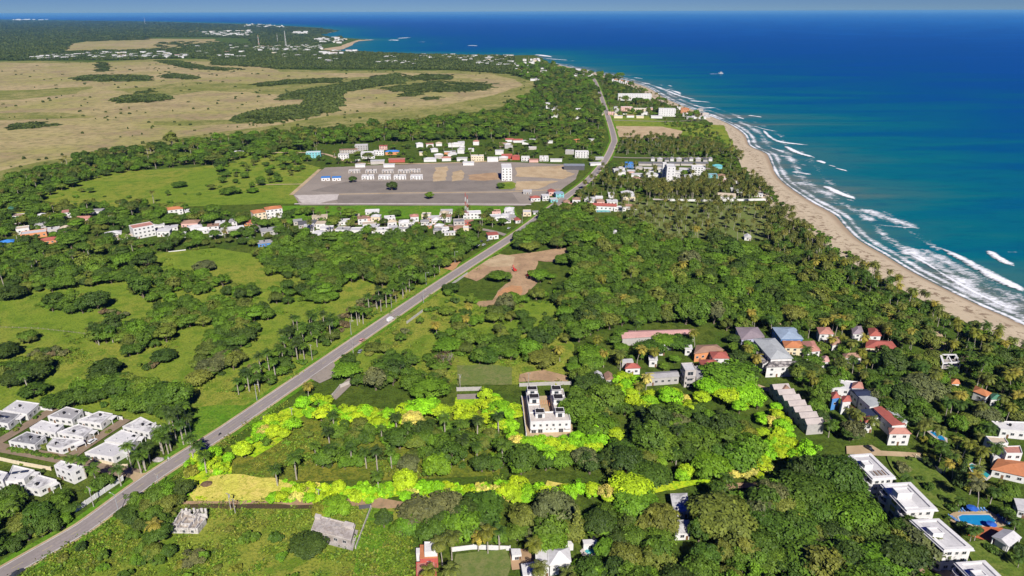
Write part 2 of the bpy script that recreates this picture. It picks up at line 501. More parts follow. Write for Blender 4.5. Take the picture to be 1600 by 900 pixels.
# sea: rings about the place below, finer near; colour follows how deep the water is
m, n, l, b = newmat('sea_water')
b.inputs['Roughness'].default_value = 0.35; b.inputs['Specular IOR Level'].default_value = 0.03
b.inputs['IOR'].default_value = 1.33
at = n.new('ShaderNodeAttribute'); at.attribute_name = 'offshore'
st = noise_node(n, l, 0.006, 6, stretch=((0.35, 1.6, 1), math.radians(-28)), dist=0.6)
st2 = noise_node(n, l, 0.05, 4, stretch=((0.5, 1.4, 1), math.radians(-25)), rough=0.65)
ad = n.new('ShaderNodeMath'); ad.operation = 'MULTIPLY_ADD'
ad.inputs[1].default_value = 0.75; l.new(st, ad.inputs[0]); l.new(at.outputs['Fac'], ad.inputs[2])
ad2 = n.new('ShaderNodeMath'); ad2.operation = 'SUBTRACT'; ad2.inputs[1].default_value = 0.375; l.new(ad.outputs[0], ad2.inputs[0])
cr = n.new('ShaderNodeValToRGB'); l.new(ad2.outputs[0], cr.inputs[0])
els = cr.color_ramp.elements
SEA_RAMP = [(0.0, (0.115, 0.150, 0.130)), (0.10, (0.030, 0.135, 0.145)), (0.24, (0.002, 0.125, 0.160)), (0.42, (0.0, 0.080, 0.190)), (0.60, (0.0, 0.056, 0.225)), (0.80, (0.0, 0.060, 0.270)), (1.0, (0.0, 0.150, 0.450))]
while len(els) < len(SEA_RAMP): els.new(0.5)
for e, (p, c) in zip(els, SEA_RAMP): e.position = p; e.color = (*c, 1)
c = mixc(n, l, ramp(n, l, st2, 0.5, 0.8), cr.outputs[0], (0.0, 0.035, 0.120))
xx = c.node; 
mul = n.new('ShaderNodeMath'); mul.operation = 'MULTIPLY'; mul.inputs[1].default_value = 0.45
l.new(ramp(n, l, st2, 0.5, 0.8), mul.inputs[0]); l.new(mul.outputs[0], xx.inputs[0])
l.new(c, b.inputs['Base Color'])
bp = n.new('ShaderNodeBump'); bp.inputs['Strength'].default_value = 0.35; bp.inputs['Distance'].default_value = 1.0
wv = noise_node(n, l, 0.16, 5, stretch=((0.6, 1.5, 1), math.radians(-25)), rough=0.7)
l.new(wv, bp.inputs['Height']); l.new(bp.outputs[0], b.inputs['Normal'])
M_SEA = m
rs = [60 * 1.035 ** i for i in range(242)]
az = np.radians(np.linspace(-75, 75, 260))
rs = np.array(rs)
RX = rs[:, None] * np.sin(az)[None]; RY = rs[:, None] * np.cos(az)[None]
shore = np.array(smooth_line(far_w, 300) + near_w)
pts = np.stack([RX.ravel(), RY.ravel()], 1)
dist = np.empty(len(pts))
for s in range(0, len(pts), 8000):
    q = pts[s:s + 8000]
    dist[s:s + 8000] = np.sqrt(((q[:, None] - shore[None]) ** 2).sum(2)).min(1)
NA = len(az)
mb = MB(); mb.v = np.concatenate([pts, np.full((len(pts), 1), -0.6)], 1).tolist()
for i in range(len(rs) - 1):
    for j in range(NA - 1): mb.face((i * NA + j, i * NA + j + 1, (i + 1) * NA + j + 1, (i + 1) * NA + j))
sea = mb.build('sea', M_SEA)
if sea.data.polygons[0].normal.z < 0: sea.data.flip_normals()
# bay west of the point is shallow behind its reef: counted nearer the shore
off = np.log10(np.maximum(dist, 8)) ; off = (off - 0.95) / (3.75 - 0.95)
near_g = np.interp(dist, [0, 20, 60, 160, 350, 700, 1500, 4000, 12000, 60000], [0.0, 0.06, 0.15, 0.24, 0.36, 0.49, 0.65, 0.80, 0.90, 1.0])
a_ = sea.data.attributes.new('offshore', 'FLOAT', 'POINT'); a_.data.foreach_set('value', near_g.astype(np.float32))
tag(sea, kind='structure')

# foam: surf bands with a low crest, broken into lace at their edges
m, n, l, b = newmat('sea_foam')
b.inputs['Base Color'].default_value = (0.80, 0.82, 0.84, 1); b.inputs['Roughness'].default_value = 0.9; b.inputs['Specular IOR Level'].default_value = 0.1
at = n.new('ShaderNodeAttribute'); at.attribute_name = 'body'
f1 = noise_node(n, l, 0.28, 6, stretch=((0.6, 1.3, 1), math.radians(-35)), rough=0.68); f2 = noise_node(n, l, 0.028, 4, dist=0.8)
sm = n.new('ShaderNodeMath'); sm.operation = 'MULTIPLY_ADD'; sm.inputs[1].default_value = 0.95; l.new(f2, sm.inputs[0]); l.new(f1, sm.inputs[2])
sb = n.new('ShaderNodeMath'); sb.operation = 'ADD'; l.new(sm.outputs[0], sb.inputs[0]); l.new(at.outputs['Fac'], sb.inputs[1])
al = ramp(n, l, sb.outputs[0], 1.18, 1.50)
tp = n.new('ShaderNodeBsdfTransparent'); mx = n.new('ShaderNodeMixShader')
l.new(al, mx.inputs[0]); l.new(tp.outputs[0], mx.inputs[1]); l.new(b.outputs[0], mx.inputs[2]); l.new(mx.outputs[0], n['Material Output'].inputs['Surface'])
M_FOAM = m
def foam(name, line, width, dens, crest=0.6, px=True, z=-0.45, step=6):
    w = smooth_line(wpoly(line) if px else line, step); k = len(w)
    mb = MB(); body = []
    U = [-1, -.6, -.25, 0, .3, .65, 1]
    for j, p in enumerate(w):
        d = (Vector(w[min(j + 1, k - 1)]) - Vector(w[max(j - 1, 0)])).normalized(); nr = Vector((-d.y, d.x))
        t = j / (k - 1); end = min(1, 6 * min(t, 1 - t)) if px else 1
        ww = width * (0.75 + 0.5 * noise.noise(Vector((p[0] * .02, p[1] * .02, 5))) + .25) * (0.35 + 0.65 * end)
        for u in U:
            c = Vector(p) + nr * (u * ww / 2)
            mb.v.append((c.x, c.y, z + crest * (1 - u * u) * end)); body.append(dens * (1 - abs(u) ** 1.6) * (0.4 + 0.6 * end) - 0.25 * abs(u))
    q = len(U)
    for j in range(k - 1):
        for r in range(q - 1): mb.face((j * q + r, (j + 1) * q + r, (j + 1) * q + r + 1, j * q + r + 1))
    o = mb.build(name, M_FOAM, smooth=True)
    a_ = o.data.attributes.new('body', 'FLOAT', 'POINT'); a_.data.foreach_set('value', body)
    if o.data.polygons[0].normal.z < 0: o.data.flip_normals()
    return tag(o, kind='structure')
SURF = [
    ([(1392, 378), (1440, 402), (1490, 430), (1540, 460), (1605, 494)], 46, 0.44, .3), ([(1405, 390), (1440, 407), (1480, 432), (1530, 460), (1590, 487)], 9, 0.55, .6),
    ([(1470, 387), (1510, 408), (1545, 428), (1605, 458)], 20, 0.62, 1.0), ([(1440, 388), (1500, 420), (1560, 452), (1620, 476)], 44, 0.40, .3),
    ([(1545, 391), (1560, 403), (1585, 415)], 14, 0.58, 0.8), ([(1575, 393), (1600, 395)], 8, 0.4, .6),
    ([(1345, 325), (1385, 340), (1436, 357)], 40, 0.44, .3), ([(1362, 350), (1400, 354), (1438, 356)], 12, 0.42, .5),
    ([(1287, 290), (1310, 301), (1337, 311)], 16, 0.75, 1.0), ([(1322, 311), (1336, 314)], 8, 0.5, .5), ([(1238, 282), (1270, 292), (1300, 306)], 44, 0.42, .3),
    ([(1295, 316), (1312, 318)], 8, 0.4, .4), ([(1226, 228), (1248, 239), (1273, 246)], 18, 0.7, 1.0), ([(1204, 231), (1224, 237)], 10, 0.5, .5), ([(1216, 243), (1240, 245)], 12, 0.45, .5),
    ([(1277, 250), (1289, 255)], 12, 0.7, .6), ([(1292, 257), (1308, 261)], 8, .6, .5), ([(1304, 262), (1324, 267)], 12, 0.6, .6), ([(1239, 260), (1253, 264)], 10, 0.55, .5), ([(1238, 268), (1270, 273)], 18, 0.5, .5),
    ([(1248, 256), (1260, 258)], 7, 0.45, .4), ([(1178, 197), (1200, 203), (1216, 205)], 14, 0.5, .6), ([(1193, 203), (1203, 214), (1222, 222), (1270, 227)], 14, 0.6, .8),
    ([(1150, 182), (1163, 186)], 14, 0.6, .6), ([(1169, 180), (1190, 183)], 16, 0.7, .7), ([(1130, 186), (1172, 191)], 16, 0.4, .5), ([(1022, 134), (1045, 143), (1070, 152), (1092, 156)], 30, 0.5, .7),
    ([(1040, 139), (1058, 144), (1064, 148)], 24, 0.5, .7), ([(1078, 157), (1110, 160)], 26, 0.6, .7), ([(1084, 164), (1100, 168), (1121, 168)], 28, 0.55, .7), ([(1090, 171), (1116, 174)], 24, 0.4, .6),
    ([(990, 121), (1004, 123)], 26, .5, .6), ([(1000, 129), (1016, 131)], 30, .5, .6), ([(1044, 133), (1050, 135)], 16, .5, .5), ([(1346, 367), (1362, 372)], 10, .5, .5), ([(1374, 366), (1383, 367)], 7, .6, .4),
    ([(608, 63), (614, 62.3), (621, 63.2)], 90, 0.7, 1), ([(622, 60), (634, 59), (642, 58.6)], 90, 0.7, 1), ([(650, 65), (668, 66)], 70, 0.3, 1), ([(728, 71), (738, 71.2), (745, 71.6)], 60, 0.7, 1), ([(676, 67.3), (694, 68)], 60, 0.25, 1),
    ([(570, 61.5), (584, 62.5)], 60, 0.5, 1), ([(588, 62.5), (606, 62.7)], 50, .25, 1),
    ([(836, 85), (850, 87), (862, 89)], 60, 0.8, 1), ([(846, 91), (872, 93), (888, 94)], 40, 0.55, 1), ([(855, 98), (880, 100)], 34, 0.6, 1), ([(888, 94.5), (900, 95)], 30, 0.5, 1),
    ([(955, 115), (968, 116.5)], 26, .4, .6), ([(978, 117), (992, 119)], 24, .35, .6),
]
for (ln, w_, d_, cst) in SURF: foam('surf', ln, w_, d_, cst, step=5 if ln[0][1] > 120 else 40)
sh = [tuple(Vector(p)) for p in near_w]
def offs(line, d):
    out = []
    for j, p in enumerate(line):
        t = (Vector(line[min(j + 1, len(line) - 1)]) - Vector(line[max(j - 1, 0)])).normalized()
        out.append(tuple(Vector(p) + Vector((-t.y, t.x)) * d))
    return out
side = 1 if offs(sh, 10)[NB // 2][0] > sh[NB // 2][0] else -1
foam('shore_foam', offs(sh, side * 2.5), 9, 0.46, 0.15, px=False, z=-0.42)
foam('shore_foam', offs(sh, side * 11.0), 18, 0.38, 0.1, px=False, z=-0.50)
foam('shore_foam', offs(sh, side * 30.0), 34, 0.28, 0.1, px=False, z=-0.54)
foam('shore_foam', offs(sh, side * 58.0), 30, 0.18, 0.1, px=False, z=-0.54)

# ------------------------------------------------------------------ ground zones
Z = [0.03]
def zone(name, pts, m, step=8, amp=4, dz=0.012):
    Z[0] += dz
    return sheet(name, pts, m, Z[0], step, amp)
# wetland plain and its green fringe
WETG = [(-500, 98), (0, 96), (60, 95), (140, 97), (250, 92), (330, 93), (400, 96), (440, 108), (500, 110), (620, 110), (700, 110), (780, 112), (806, 119), (836, 128), (838, 140), (815, 158), (770, 172), (690, 180), (600, 194), (520, 204),
        (440, 211), (330, 220), (260, 236), (190, 250), (110, 264), (40, 280), (0, 290), (-300, 340), (-900, 420)]
WET = [(-500, 100), (0, 98), (120, 99), (260, 96), (330, 97), (400, 99), (440, 112), (520, 114), (640, 114), (770, 116), (805, 124), (815, 133), (790, 144), (740, 155), (680, 166), (600, 172), (520, 180), (440, 196),
       (360, 203), (280, 213), (215, 226), (110, 246), (0, 267), (-300, 312), (-900, 380)]
zone('wetland', WETG, M_WETG, 30, 14)
zone('wetland', WET, M_WET, 30, 18)
for p in [[(110, 68), (150, 60), (330, 61), (345, 66), (300, 72), (230, 80), (100, 79), (95, 76)], [(225, 48), (300, 46.5), (390, 46.5), (385, 51), (240, 50)], [(305, 44), (370, 46), (350, 48), (300, 47)]]:
    zone('dry_field', p, M_WET, 120, 60)
zone('wetland', [(180, 140), (300, 128), (420, 132), (560, 120), (740, 122), (760, 134), (640, 142), (560, 138), (470, 150), (330, 142), (240, 152)], M_WETG, 30, 26)
zone('wetland', [(-100, 180), (40, 176), (130, 178), (150, 184), (20, 187), (-100, 190)], M_WETG, 30, 20)
zone('wetland', [(-100, 142), (60, 140), (150, 134), (120, 146), (30, 155), (-100, 160)], M_WETG, 30, 20)
zone('wetland', [(240, 190), (330, 187), (390, 186), (390, 192), (300, 196), (250, 194)], M_WETG, 30, 14)
for p in [[(500, 77), (522, 79.5), (536, 76.5), (549, 71.5), (553, 67.5), (561, 64.3), (583, 62.6), (560, 62.2), (545, 67), (532, 72)], [(500, 52.5), (520, 48.5), (528, 48.6), (507, 53)], [(865, 100), (890, 106), (888, 107), (866, 101.5)]]: zone('beach', p, M_TAN, 60, 12)
# pastures left of the road
zone('meadow', [(-60, 350), (0, 330), (60, 300), (180, 268), (300, 262), (360, 255), (440, 246), (500, 262), (500, 292), (462, 318), (300, 322), (180, 328), (60, 345)], M_GRASS, 12, 6)
zone('meadow', [(-120, 470), (0, 470), (100, 436), (180, 428), (240, 395), (330, 388), (410, 400), (480, 380), (560, 395), (620, 410), (700, 420), (700, 432), (540, 540), (400, 634), (330, 680), (290, 705), (240, 660), (60, 640), (-120, 690)], M_GRASS, 10, 5)
# right of the road
zone('meadow', [(560, 545), (690, 455), (760, 470), (860, 470), (900, 540), (880, 600), (700, 600), (600, 595), (540, 590)], M_GRASS, 8, 4)
zone('meadow', [(20, 905), (200, 790), (262, 760), (330, 735), (450, 790), (560, 790), (640, 800), (640, 960), (-60, 960)], M_GRASS, 6, 3)
zone('lush_grass', [(575, 792), (618, 800), (610, 850), (600, 960), (540, 960), (556, 850)], M_LUSH, 5, 2)
zone('lush_grass', [(280, 700), (335, 672), (392, 640), (380, 632), (300, 640), (270, 670)], M_LUSH, 6, 3)
zone('meadow', [(940, 160), (1030, 188), (1130, 196), (1160, 250), (1100, 215), (960, 215)], M_GRASS, 12, 6)
zone('meadow', [(960, 312), (1060, 318), (1180, 322), (1230, 350), (1240, 380), (1150, 372), (1060, 372), (1000, 350)], M_LAWN, 8, 5)
zone('tan_earth', [(963, 197), (1036, 198), (1068, 205), (1060, 215), (1000, 218), (966, 214)], M_TAN, 10, 5)
zone('meadow', [(860, 335), (960, 345), (985, 352), (900, 362), (850, 350)], M_LAWN, 6, 3)
zone('meadow', [(880, 196), (940, 200), (945, 216), (880, 214)], M_GRASS, 8, 4)
zone('meadow', [(330, 240), (470, 232), (480, 252), (380, 258)], M_GRASS, 8, 4)
# the lot inside the band that carries the painted glow
zone('ochre_grass', [(400, 690), (470, 640), (540, 640), (700, 640), (760, 640), (790, 700), (780, 745), (560, 752), (330, 752), (310, 742)], M_OCHRE, 6, 3)
# cleared lots by the village
zone('gravel_lot', [(458, 304), (508, 262), (600, 258), (780, 253), (905, 258), (900, 280), (872, 300), (820, 322), (470, 321)], M_GRAVEL, 14, 2)
zone('gravel_terrace', [(520, 306), (800, 302), (812, 317), (530, 319.5)], M_GRAVEL2, 10, 1)
zone('gravel_terrace', [(484, 299), (540, 284), (790, 282), (800, 298), (530, 302)], M_GRAVEL2, 10, 1)
zone('tan_earth', [(680, 262), (700, 260), (696, 282), (676, 284)], M_TAN, 5, 3)
zone('rubble_field', [(730, 274), (776, 270), (784, 280), (756, 283), (735, 282)], M_DIRT, 5, 4)
zone('meadow', [(778, 286), (800, 284), (812, 290), (800, 296), (780, 296)], M_GRASS, 5, 3)
zone('tan_earth', [(806, 262), (880, 259), (886, 268), (900, 272), (880, 280), (806, 276)], M_TAN, 6, 3)
zone('tan_earth', [(806, 284), (870, 283), (840, 296), (806, 298)], M_TAN, 6, 3)
zone('pale_gravel', [(460, 306), (530, 304), (526, 312), (500, 318), (470, 318)], M_PALECONC, 6, 3)
zone('tan_earth', [(706, 269), (722, 266), (726, 272), (722, 282), (706, 284)], M_TAN, 5, 3)
zone('dirt_patch', [(750, 272), (772, 270), (778, 276), (755, 282)], M_DIRT, 5, 3)
zone('meadow', [(440, 322), (800, 322), (810, 338), (760, 345), (520, 340), (440, 345)], M_LUSH, 6, 3)
# cleared earth right of the road
zone('dirt_clearing', [(716, 432), (745, 415), (790, 400), (850, 392), (885, 388), (892, 400), (880, 410), (838, 408), (840, 440), (815, 462), (795, 470), (770, 470), (775, 455), (800, 440), (770, 425), (745, 440)], M_DIRT, 6, 3)
zone('tan_earth', [(752, 412), (780, 398), (806, 402), (800, 416), (765, 418)], M_TAN, 5, 2)
zone('orange_earth', [(776, 458), (800, 446), (817, 448), (815, 462), (795, 470), (780, 468)], M_ORANGE, 4, 2)
zone('orange_earth', [(692, 420), (712, 408), (722, 410), (706, 424)], M_ORANGE, 4, 2)
zone('tan_earth', [(576, 585), (594, 586), (598, 602), (582, 602)], M_ORANGE, 3, 1)
zone('dirt_patch', [(740, 472), (775, 470), (776, 480), (748, 480)], M_DIRT, 3, 1)
zone('lawn', [(714, 572), (770, 570), (800, 575), (800, 602), (714, 604)], M_LAWN, 3, 1)
zone('meadow', [(808, 572), (880, 560), (888, 596), (812, 598)], M_GRASS, 4, 3)
zone('dirt_patch', [(812, 586), (850, 578), (886, 588), (886, 596), (812, 598)], M_DIRT, 4, 3)
# lot edge: its outline glow put into the grass colour
zone('glow_grass', [(283, 752), (300, 728), (330, 712), (352, 706), (360, 740), (330, 770), (290, 772)], M_GLOW, 4, 2)
zone('glow_grass', [(380, 706), (400, 674), (440, 645), (478, 630), (490, 640), (470, 655), (440, 690), (400, 715)], M_GLOW, 4, 3)
zone('straw_or_glow_grass', [(292, 770), (330, 745), (380, 742), (440, 752), (480, 756), (470, 780), (400, 788), (300, 786)], M_GLOW_STRAW, 4, 3)  # yellow patch of the painted glow
zone('glow_grass', [(440, 764), (700, 763), (900, 763), (1000, 760), (1080, 750), (1120, 752), (1080, 762), (1000, 776), (900, 772), (700, 776), (440, 782)], M_GLOW, 4, 3)
zone('straw_or_glow_grass', [(855, 752), (890, 758), (886, 768), (850, 766)], M_GLOW_STRAW, 3, 1)
zone('glow_grass', [(712, 622), (752, 620), (752, 640), (710, 646)], M_GLOW, 3, 1)
zone('ditch', [(292, 789), (400, 790), (495, 791), (495, 796), (400, 796), (292, 795)], M_BURNT, 4, 1.2)
zone('dirt_track', [(280, 786), (400, 784), (500, 783), (560, 778), (640, 786), (620, 796), (560, 792), (500, 790), (400, 789), (285, 789)], M_DIRT, 4, 1.5)
zone('dirt_track', [(1110, 762), (1150, 757), (1185, 756), (1185, 762), (1120, 768)], M_DIRT, 4, 1)
# gardens at the right
zone('lawn', [(1385, 712), (1440, 716), (1465, 738), (1490, 762), (1500, 790), (1480, 800), (1440, 780), (1400, 745)], M_GARDEN, 4, 1.5)
zone('lawn', [(1500, 850), (1540, 845), (1600, 880), (1600, 960), (1560, 960)], M_GARDEN, 4, 1.5)
zone('lawn', [(1486, 695), (1512, 690), (1530, 715), (1510, 730), (1490, 715)], M_GARDEN, 3, 1)
zone('lawn', [(712, 868), (790, 860), (798, 880), (780, 960), (700, 960)], M_LAWN, 3, 1)
zone('paved_yard', [(796, 862), (836, 858), (834, 890), (800, 893)], M_DIRT, 4, 0.3)
zone('driveway', [(1322, 699), (1362, 697), (1376, 706), (1440, 710), (1436, 716), (1372, 714), (1322, 711)], M_TAN, 4, 0.4)
zone('beach_clearing', [(1440, 516), (1470, 520), (1480, 545), (1460, 552), (1440, 535)], M_TAN, 3, 2)
zone('straw_or_glow_grass', [(1300, 487), (1330, 485), (1335, 500), (1300, 502)], M_LAWN, 3, 2)
zone('tan_track', [(1200, 428), (1290, 434), (1330, 438), (1330, 441), (1280, 439), (1200, 433)], M_TAN, 4, 1)

M_TRACK = mat('worn_asphalt', (0.255, 0.222, 0.208), (0.285, 0.25, 0.235), (0.21, 0.185, 0.175), s1=0.08, s2=0.6, rough=0.9)
# ------------------------------------------------------------------ roads
ROAD_PX = [(-140, 984), (0, 901), (112, 837), (150, 812), (243, 743.5), (350, 675), (400, 641), (678, 450.5), (800, 371), (850, 334), (882, 310), (920, 281), (945, 252), (957, 228), (959, 214), (948, 177), (936, 142), (927, 123), (914, 117), (890, 113)]
ROAD = smooth_line(wpoly(ROAD_PX), 8)
ROAD_A = np.array(ROAD)
strip('road_verge', ROAD, 17, M_LUSH, 0.50)
strip('gravel_shoulder', ROAD, 11.0, M_TAN, 0.53)
strip('road', ROAD, 9.0, M_ASPH, 0.57)
for s_ in (1, -1):
    e = offs(ROAD, s_ * 4.0)
    strip('tyre_track', offs(ROAD, s_ * 1.15), 0.8, M_TRACK, 0.576); strip('tyre_track', offs(ROAD, s_ * 2.9), 0.8, M_TRACK, 0.576)
    strip('road_edge_line', e, 0.34, M_LINE, 0.585)
mbd = MB(); acc = 0.0
fine = []
for a, b2 in zip(ROAD[:-1], ROAD[1:]):
    A_, B_ = Vector(a), Vector(b2); L_ = (B_ - A_).length
    if A_.length > 900: break
    t = 0.0
    while t < L_:
        ph = acc % 11.0
        if ph < 4.2:
            e_ = min(L_, t + max(0.02, min(1.0, 4.2 - ph))); p, q = A_.lerp(B_, t / L_), A_.lerp(B_, e_ / L_)
            nr = Vector((-(B_ - A_).y, (B_ - A_).x)).normalized() * 0.11; i = len(mbd.v)
            mbd.v += [(*(p + nr), .59), (*(p - nr), .59), (*(q - nr), .59), (*(q + nr), .59)]; mbd.face((i, i + 1, i + 2, i + 3))
            acc += e_ - t; t = e_
        else: acc += 0.4; t += 0.4
tag(mbd.build('road_centre_line', M_YLINE), kind='structure')
def lane(name, pts, w_, m, z): return strip(name, smooth_line(wpoly(pts), 4), w_, m, z)
lane('village_lane', [(-30, 708), (0, 690), (86, 639)], 6, M_PAVER, 0.45)
lane('village_lane', [(106, 718), (150, 687), (198, 656)], 6, M_PAVER, 0.45)
lane('village_lane', [(-40, 690), (0, 700), (60, 711), (130, 725), (185, 737), (222, 742)], 6.5, M_PAVER, 0.46)
sheet('road_apron', [(190, 734), (222, 741), (246, 737), (232, 757), (212, 766), (208, 752)], M_TAN, 0.54)
sheet('road_apron', [(480, 590), (520, 565), (532, 585), (500, 600)], M_GRAVEL, 0.54)
sheet('road_apron', [(515, 620), (546, 590), (552, 600), (525, 626)], M_GRAVEL, 0.54)
sheet('road_apron', [(540, 905), (590, 900), (600, 930), (540, 940)], M_TAN, 0.44)
lane('side_street', [(800, 371), (760, 360), (700, 352)], 6, M_GRAVEL, 0.46)
lane('side_street', [(470, 376), (560, 350), (640, 348), (720, 356)], 4, M_DIRT, 0.46)
lane('dirt_track', [(400, 239), (500, 240), (560, 255), (700, 255), (800, 250)], 6, M_TAN, 0.47)
lane('dirt_track', [(460, 319), (640, 319), (830, 320)], 4, M_PALECONC, 0.48)
lane('dirt_track', [(530, 304), (640, 302), (800, 300), (875, 296)], 3, M_TAN, 0.48)
lane('dirt_track', [(500, 265), (455, 305)], 5, M_TAN, 0.48)
lane('dirt_track', [(400, 289), (475, 288)], 3, M_TAN, 0.47)
lane('side_street', [(950, 245), (990, 247), (1110, 247)], 6, M_GRAVEL, 0.46)
lane('side_street', [(940, 263), (1010, 262), (1110, 264)], 8, M_GRAVEL, 0.46)
lane('side_street', [(1020, 312), (1120, 313), (1210, 311)], 6, M_PALECONC, 0.46)
lane('side_street', [(955, 188), (1040, 190), (1090, 188)], 6, M_GRAVEL, 0.46)
lane('garden_lane', [(1178, 602), (1220, 618), (1262, 640), (1300, 662)], 4, M_TAN, 0.46)
lane('garden_lane', [(1282, 640), (1305, 668)], 4, M_TAN, 0.47)
lane('garden_lane', [(1490, 905), (1440, 880), (1425, 905)], 5, M_TAN, 0.46)
lane('garden_lane', [(1225, 540), (1215, 505)], 4, M_TAN, 0.46)

# what nothing may grow on
BLOCK = [wpoly(p) for p in (
    [(458, 304), (508, 262), (600, 258), (780, 253), (905, 258), (900, 280), (872, 300), (820, 322), (470, 321)],
    [(752, 412), (790, 398), (850, 392), (888, 390), (880, 408), (838, 410), (840, 440), (815, 462), (795, 470), (775, 466), (800, 440)],
    [(963, 197), (1036, 198), (1062, 205), (1000, 218), (966, 214)],
    [(714, 572), (770, 570), (800, 575), (800, 602), (714, 604)],
    [(-40, 640), (60, 622), (245, 650), (262, 690), (190, 720), (215, 760), (120, 735), (60, 770), (-40, 770)],
    [(190, 730), (250, 735), (232, 770), (200, 768)],
    [(1322, 699), (1362, 697), (1376, 706), (1372, 714), (1322, 711)],
    [(1480, 796), (1550, 792), (1575, 830), (1600, 850), (1560, 858), (1500, 850)],
    [(712, 866), (790, 860), (798, 880), (780, 900), (700, 900)],
    [(292, 770), (330, 745), (380, 742), (440, 752), (470, 775), (400, 788), (300, 786)])]
ROADS_BLOCK = [(ROAD_A, 7.5)]

# air: far woods and water fade towards blue
hz = MB().box((0, 120000, 105.0), (540000, 300000, 214.0)).mesh('haze', [])
m = bpy.data.materials.new('haze_air'); m.use_nodes = True; n = m.node_tree.nodes; n.remove(n['Principled BSDF'])
pv_ = n.new('ShaderNodeVolumePrincipled'); pv_.inputs['Color'].default_value = (0.22, 0.58, 1.0, 1); pv_.inputs['Density'].default_value = 2.0e-5; pv_.inputs['Anisotropy'].default_value = 0.0
m.node_tree.links.new(pv_.outputs[0], n['Material Output'].inputs['Volume']); hz.materials.append(m)
tag(link('haze', hz), kind='stuff')

# ------------------------------------------------------------------ buildings
def wmat(key, c, dirt=0.75): return mat('wall_' + key, c, tuple(v * 0.93 for v in c), tuple(v * dirt for v in c), s1=0.3, s2=0.9, rough=0.8)
def rmat(key, c, d=0.72): return mat('roof_' + key, c, tuple(v * 0.88 for v in c), tuple(v * d for v in c), s1=0.18, s2=0.9, rough=0.8)
W = {k: wmat(k, c) for k, c in dict(white=(0.68, 0.67, 0.65), cream=(0.70, 0.60, 0.42), grey=(0.42, 0.40, 0.38), orange=(0.62, 0.27, 0.12), red=(0.45, 0.10, 0.08), pink=(0.68, 0.42, 0.36),
     blue=(0.08, 0.24, 0.55), teal=(0.20, 0.52, 0.55), yellow=(0.72, 0.55, 0.10), brown=(0.32, 0.22, 0.15), lilac=(0.42, 0.42, 0.58), concrete=(0.48, 0.44, 0.40), green=(0.25, 0.42, 0.28), black=(0.03, 0.03, 0.035), dark=(0.10, 0.10, 0.11)).items()}
RF = {k: rmat(k, c) for k, c in dict(white=(0.64, 0.63, 0.62), pale=(0.55, 0.54, 0.54), grey=(0.36, 0.35, 0.35), dark=(0.13, 0.13, 0.14), slate=(0.20, 0.22, 0.26), red=(0.38, 0.11, 0.085), salmon=(0.46, 0.22, 0.17), orange=(0.50, 0.20, 0.09),
      brown=(0.33, 0.20, 0.14), blue=(0.05, 0.22, 0.58), lightblue=(0.30, 0.38, 0.48), purple=(0.28, 0.23, 0.25), teal=(0.12, 0.42, 0.45), green=(0.08, 0.22, 0.14), pink=(0.52, 0.30, 0.27), metal=(0.40, 0.42, 0.42), navy=(0.03, 0.04, 0.08), thatch=(0.36, 0.30, 0.22), sand=(0.55, 0.46, 0.34), black=(0.025, 0.022, 0.024)).items()}
RF['worn'] = mat('roof_worn', (0.62, 0.61, 0.60), (0.40, 0.39, 0.39), (0.13, 0.13, 0.13), s1=0.22, s2=0.5, lo=0.45, hi=0.60)
RF['sooty'] = mat('roof_sooty', (0.28, 0.28, 0.29), (0.19, 0.19, 0.20), (0.06, 0.06, 0.065), s1=0.22, s2=0.5, lo=0.45, hi=0.60)
RF['mossy'] = mat('roof_mossy', (0.36, 0.33, 0.31), (0.10, 0.09, 0.09), (0.06, 0.06, 0.06), s1=0.4, s2=0.8, lo=0.42, hi=0.55)
M_GLASS = mat('window_glass', (0.030, 0.035, 0.045), (0.05, 0.06, 0.07), s1=0.5, s2=1, rough=0.12, spec=0.6)
M_FRAME = mat('window_frame', (0.55, 0.54, 0.52))
M_DOOR = mat('door_wood', (0.20, 0.11, 0.06))
M_TANK = mat('dark_plastic', (0.02, 0.02, 0.022), rough=0.5)
M_AC = mat('ac_metal', (0.55, 0.55, 0.54))
M_STEEL = mat('galvanised', (0.38, 0.39, 0.40), rough=0.5, spec=0.5)
M_WOODPOLE = mat('pole_wood', (0.36, 0.30, 0.25))
M_POOL = None
def win_mesh(w, h):
    mb = MB(); mb.box((0, -0.03, 0), (w, 0.06, h), mi=1)
    for s in (-1, 1): mb.box((s * (w / 2 + .06), -0.05, 0), (0.12, 0.10, h + .24)); mb.box((0, -0.05, s * (h / 2 + .06)), (w, 0.10, 0.12))
    mb.box((0, -0.045, 0), (0.07, 0.09, h))
    return mb.mesh('window', [M_FRAME, M_GLASS])
WIN = {k: win_mesh(*k) for k in ((1.5, 1.3), (1.0, 1.2), (2.4, 1.5), (0.7, 0.7), (2.2, 2.1), (3.2, 2.2))}
DOOR_ME = MB().box((0, -0.04, 1.05), (1.0, 0.08, 2.1)).mesh('door', M_DOOR)
GLASSDOOR_ME = MB().box((0, -0.04, 1.1), (2.2, 0.08, 2.2)).mesh('door', M_GLASS)
AUTO = []
MARKS = []      # (short name, photo x, photo y)

def on_wall(a, b, t, z, out=0.0):
    """a spot on the wall from a to b, and the turn that faces out of it (outline counter-clockwise)"""
    a, b = Vector(a[:2]), Vector(b[:2]); d = (b - a).normalized(); nrm = Vector((d.y, -d.x))
    p = a.lerp(b, t) + nrm * out
    return (p.x, p.y, z), math.atan2(d.y, d.x)

